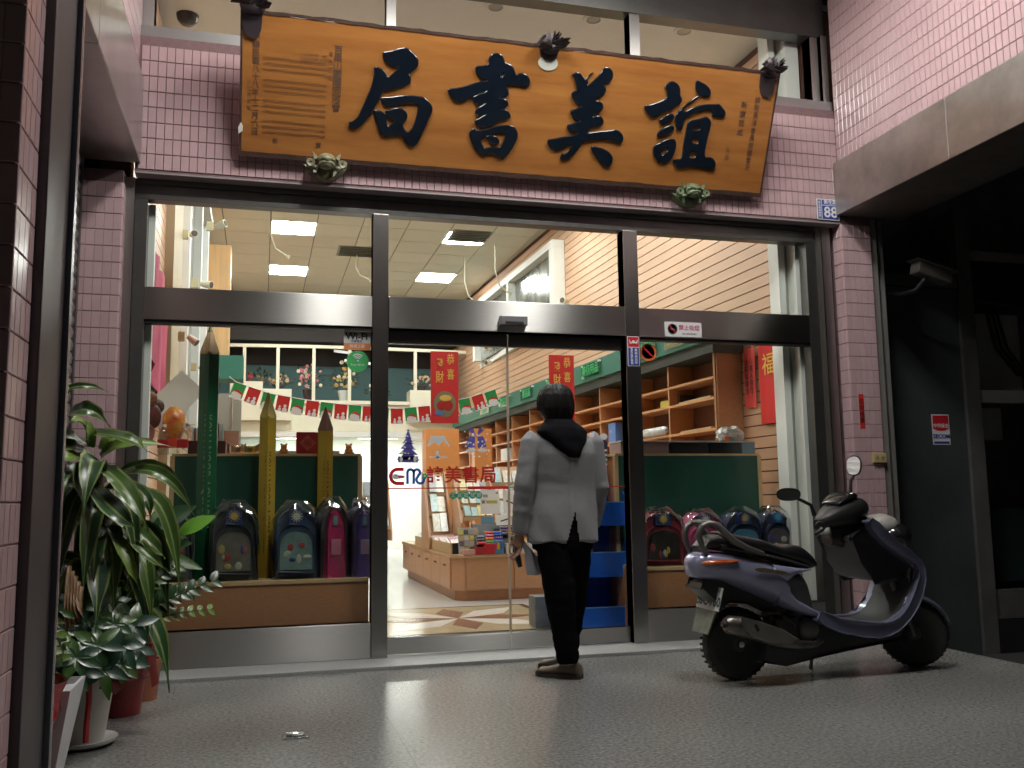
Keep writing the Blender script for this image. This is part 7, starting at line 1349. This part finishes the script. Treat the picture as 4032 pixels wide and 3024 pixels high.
# umbrella plant: whorls of broad leaves low in front
um = thing('umbrella_plant', 'dark bushy umbrella plant in a white pot below the corn plant', 'plant', (-0.69, -1.58, 0.0))
potw = mat('pot_white', (0.62, 0.59, 0.54), 0.4, var=0.05, vs=6)
MB().lathe([(0.0, 0.02), (0.085, 0.02), (0.122, 0.285), (0.132, 0.287), (0.132, 0.305), (0.115, 0.305), (0.108, 0.27), (0.0, 0.265)], (-0.69, -1.58, 0), 28).build('pot', potw, um, smooth=True, angle=40); MB().lathe([(0.0, 0.0005), (0.10, 0.0005), (0.135, 0.018), (0.138, 0.030), (0.126, 0.030), (0.095, 0.019), (0, 0.018)], (-0.69, -1.58, 0), 30).build('saucer', mat('saucer_white', (0.66, 0.67, 0.64), 0.3), um, smooth=True, angle=40)
whs = [(-0.660,-1.750,0.523), (-0.560,-1.750,0.499), (-0.705,-1.750,0.585), (-0.738,-1.800,0.494), (-0.608,-1.850,0.436), (-0.529,-1.750,0.417), (-0.671,-1.900,0.399), (-0.594,-1.800,0.330), (-0.751,-1.700,0.562), (-0.505,-1.650,0.484), (-0.594,-1.600,0.565), (-0.753,-1.850,0.424), (-0.684,-1.600,0.620), (-0.678,-1.900,0.342), (-0.532,-1.700,0.330), (-0.801,-1.600,0.625), (-0.508,-1.600,0.374)]
for q in whs:
    q = Vector(q); base = Vector((-0.69, -1.56, 0.30)); MB().tube([base, (base+q)*0.5+Vector((0, 0, 0.04)), q], [0.006, 0.005, 0.003], 6).build('stem', stem_m, um, smooth=True)
    out = (q-base); out.z += 0.05; out.normalize(); k_ = rnd.randint(6, 8); ph = rnd.uniform(0, 6)
    ax = Vector((0.25, -0.8, 0.55)); u = ax.cross(Vector((0, 0, 1))).normalized(); v_ = ax.cross(u).normalized()
    for i in range(k_):
        a = ph+2*math.pi*i/k_; d = u*math.cos(a)+v_*math.sin(a)+ax*0.15; oval(um, q, d, ax, rnd.uniform(0.075, 0.115), rnd.uniform(0.036, 0.05), rnd.choice((lf_bl, lf_bl, lf_dk, lf_mid)), rnd.uniform(0.15, 0.5))
for q in ((-0.665,-1.950,0.248), (-0.693,-1.950,0.255)): oval(um, Vector(q)+Vector((0.0, 0.02, 0.09)), (0.05, -0.2, -1), (0.2, -1, 0.1), 0.12, 0.045, lf_bl, 0.05)
# glossy fern-leaved plant with stems reaching right
zz = thing('zz_plant', 'glossy plant with feathered stems reaching over the wooden plinth', 'plant', (-0.60, -1.05, 0.0))
MB().lathe([(0.0, 0.001), (0.09, 0.001), (0.115, 0.24), (0.10, 0.24), (0.095, 0.21), (0, 0.21)], (-0.62, -1.02, 0), 22).build('pot', mat('pot_dark_red', (0.22, 0.02, 0.02), 0.4), zz, smooth=True, angle=40)
for (a, m, t_, n, ln, mt) in (((-0.593,-1.100,0.397), (-0.474,-1.200,0.507), (-0.216,-1.150,0.609), 11, 0.085, lf_dk), ((-0.605,-1.100,0.444), (-0.509,-1.300,0.587), (-0.375,-1.250,0.686), 9, 0.075, lf_mid), ((-0.576,-1.050,0.378), (-0.437,-1.100,0.448), (-0.237,-1.000,0.464), 9, 0.060, lf_lt), ((-0.616,-1.100,0.444), (-0.564,-1.200,0.580), (-0.479,-1.200,0.669), 8, 0.075, lf_dk), ((-0.600,-1.050,0.414), (-0.486,-1.100,0.544), (-0.327,-1.100,0.561), 9, 0.07, lf_dk)):
    a, m, t_ = Vector(a), Vector(m), Vector(t_); m2 = m*2-(a+t_)*0.5; pts = [bez(a, m2, t_, i/10) for i in range(11)]; MB().tube([(-0.62, -1.02, 0.21)]+pts, [0.007]+[0.006-0.0004*i for i in range(11)], 6).build('stem', lf_dk, zz, smooth=True)
    for i in range(2, n+2):
        f = i/(n+1); p = bez(a, m2, t_, f); tg = (bez(a, m2, t_, min(1, f+0.05))-bez(a, m2, t_, f-0.05)).normalized()
        for s in (-1, 1):
            sd = tg.cross(Vector((0.2, -0.8, 0.5))).normalized()*s; oval(zz, p, tg*0.75+sd*0.8, (0.2, -0.75, 0.6), ln*rnd.uniform(0.85, 1.1)*(1-0.3*f), ln*0.42, mt, 0.1)
# broad leaves near the window
br = thing('broad_leaf_plant', 'small plant with one bright green broad leaf against the left window', 'plant', (-0.55, -0.75, 0.0))
MB().lathe([(0.0, 0.001), (0.08, 0.001), (0.10, 0.2), (0.088, 0.2), (0.08, 0.18), (0, 0.18)], (-0.57, -0.70, 0), 22).build('pot', mat('pot_clay', (0.28, 0.10, 0.05), 0.6), br, smooth=True, angle=40)
bright = mat('leaf_bright', (0.14, 0.36, 0.03), 0.45, var=0.12, vs=5)
for (p, t_, wd, mt) in (((-0.409,-0.750,0.822), (-0.239,-0.750,0.916), 0.085, bright), ((-0.527,-0.800,0.852), (-0.335,-0.800,0.970), 0.11, lf_dk), ((-0.538,-0.800,0.807), (-0.376,-0.850,0.818), 0.09, lf_mid), ((-0.499,-0.800,0.718), (-0.289,-0.800,0.658), 0.075, lf_mid), ((-0.512,-0.800,0.743), (-0.345,-0.850,0.786), 0.08, lf_dk), ((-0.546,-0.750,0.883), (-0.429,-0.700,0.958), 0.09, lf_mid)):
    p, t_ = Vector(p), Vector(t_); oval(br, p, t_-p, (0.1, -0.8, 0.6), (t_-p).length*1.05, wd, mt, 0.08, 8); MB().tube([(-0.57, -0.70, 0.18), (p+Vector((-0.57, -0.70, 0.18)))*0.5+Vector((-0.03, 0, 0.1)), p], 0.005, 6).build('stem', lf_dk, br, smooth=True)
# hanging dry fern fronds and variegated shrub at the far left
vg = thing('variegated_shrub', 'small variegated shrub with a brown frond at the column foot', 'plant', (-0.78, -2.05, 0.0))
MB().prism([(-0.12, -0.12), (0.12, -0.12), (0.12, 0.12), (-0.12, 0.12)], 0, 0.01, 'XY').bm.free()
b = MB().loft([[(-0.78+sx*h, -2.08+sy*h, z) for sx, sy in ((-1, -1), (1, -1), (1, 1), (-1, 1))] for z, h in ((0.001, 0.095), (0.30, 0.145), (0.335, 0.150), (0.335, 0.138), (0.31, 0.135))]); b.build('planter', mat('planter_white', (0.60, 0.60, 0.62), 0.4, var=0.04, vs=5), vg)
for k in range(70):
    p = Vector((-0.78+rnd.uniform(-0.12, 0.12), -2.05+rnd.uniform(-0.14, 0.12), rnd.uniform(0.33, 0.62))); a = rnd.uniform(0, 6.28); oval(vg, p, (math.cos(a), math.sin(a)-0.3, rnd.uniform(-0.5, 0.4)), (0.2, -0.8, 0.5), rnd.uniform(0.05, 0.08), rnd.uniform(0.022, 0.032), (lf_lt, lf_mid, rib_m)[k % 3], 0.3, 4)
for k in range(5): strap(vg, (-0.70+0.012*k, -1.95, 0.75-0.02*k), (-0.69+0.01*k, -2.02, 0.62), (-0.68+0.014*k, -2.05, 0.48+0.02*k), 0.022, mat('dry_frond', (0.16, 0.085, 0.03), 0.6, var=0.3, vs=10), ribm=False)
# red gift ribbons and wrap round the pots
redr = mat('red_ribbon', (0.42, 0.025, 0.025), 0.35, var=0.15, vs=8); redc = mat('red_cellophane', (0.36, 0.02, 0.025), 0.14, c2=(0.18, 0.008, 0.012), vs=9, coat=0.5)
def rib_strip(t, pts, wd, m=redr, name='tail'):
    pts = [Vector(p) for p in pts]; rows = []
    for i, p in enumerate(pts):
        tg = (pts[min(i+1, len(pts)-1)]-pts[max(i-1, 0)]).normalized(); s = tg.cross(Vector((0.3, -0.9, 0.2))).normalized(); rows.append([p+s*wd*0.5, p+Vector((0, -0.008, 0)), p-s*wd*0.5])
    MB().loft(rows, closed=False, caps=False).build(name, m, t, smooth=True)
rb1 = thing('red_ribbon_bow', 'red ribbon bow with long tails hanging in front of the steel base panel', 'ribbon', (-0.52, -1.0, 0.3))
q0 = Vector((-0.491,-1.150,0.363))
for tails in ([(-0.498,-1.150,0.387), (-0.470,-1.180,0.309), (-0.475,-1.100,0.228), (-0.469,-1.000,0.117)], [(-0.486,-1.150,0.375), (-0.463,-1.200,0.340), (-0.479,-1.200,0.313), (-0.503,-1.100,0.206)], [(-0.502,-1.150,0.352), (-0.532,-1.150,0.262), (-0.583,-1.050,0.110)], [(-0.492,-1.100,0.392), (-0.453,-1.150,0.373), (-0.435,-1.100,0.360)], [(-0.498,-1.100,0.404), (-0.466,-1.150,0.432), (-0.476,-1.150,0.397)]): rib_strip(rb1, tails, 0.035)
rib_strip(rb1, [(-0.523,-1.100,0.300), (-0.537,-1.100,0.232), (-0.546,-1.050,0.154)], 0.10, redc, 'wrap'); b = MB().ball((-0.600,-0.950,0.069), (0.06, 0.05, 0.035), 12, 8)
for v in b.bm.verts: v.co += Vector((rnd.gauss(0, .008), rnd.gauss(0, .008), rnd.gauss(0, .008)))
b.build('loop', redc, rb1, smooth=True)
rb2 = thing('red_ribbon_strip', 'flat red ribbon hanging down between the two white pots', 'ribbon', (-0.70, -1.75, 0.2)); rib_strip(rb2, [(-0.641,-1.780,0.329), (-0.635,-1.800,0.216), (-0.641,-1.800,0.121), (-0.641,-1.800,0.059)], 0.022); rib_strip(rb2, [(-0.600,-1.720,0.317), (-0.566,-1.720,0.275), (-0.538,-1.700,0.230)], 0.05, redc, 'wrap')
rb3 = thing('red_cellophane_wrap', 'crumpled red cellophane round the pot beside the tiled column', 'wrapping', (-0.85, -2.25, 0.0)); b = MB(); rings = []
for i in range(8):
    z = 0.001+0.055*i; rr = 0.075+0.012*i+(0.03 if i == 5 else 0); rings.append([(-0.80+rr*math.cos(a)*(1+rnd.uniform(-.12, .12)), -2.30+rr*math.sin(a)*(1+rnd.uniform(-.12, .12)), max(0.001, z+rnd.uniform(-.01, .01))) for a in [2*math.pi*k/22 for k in range(22)]])
b.loft(rings, caps=False); b.build('wrap', redc, rb3, smooth=True)

bpy.data.scenes.remove(_side)
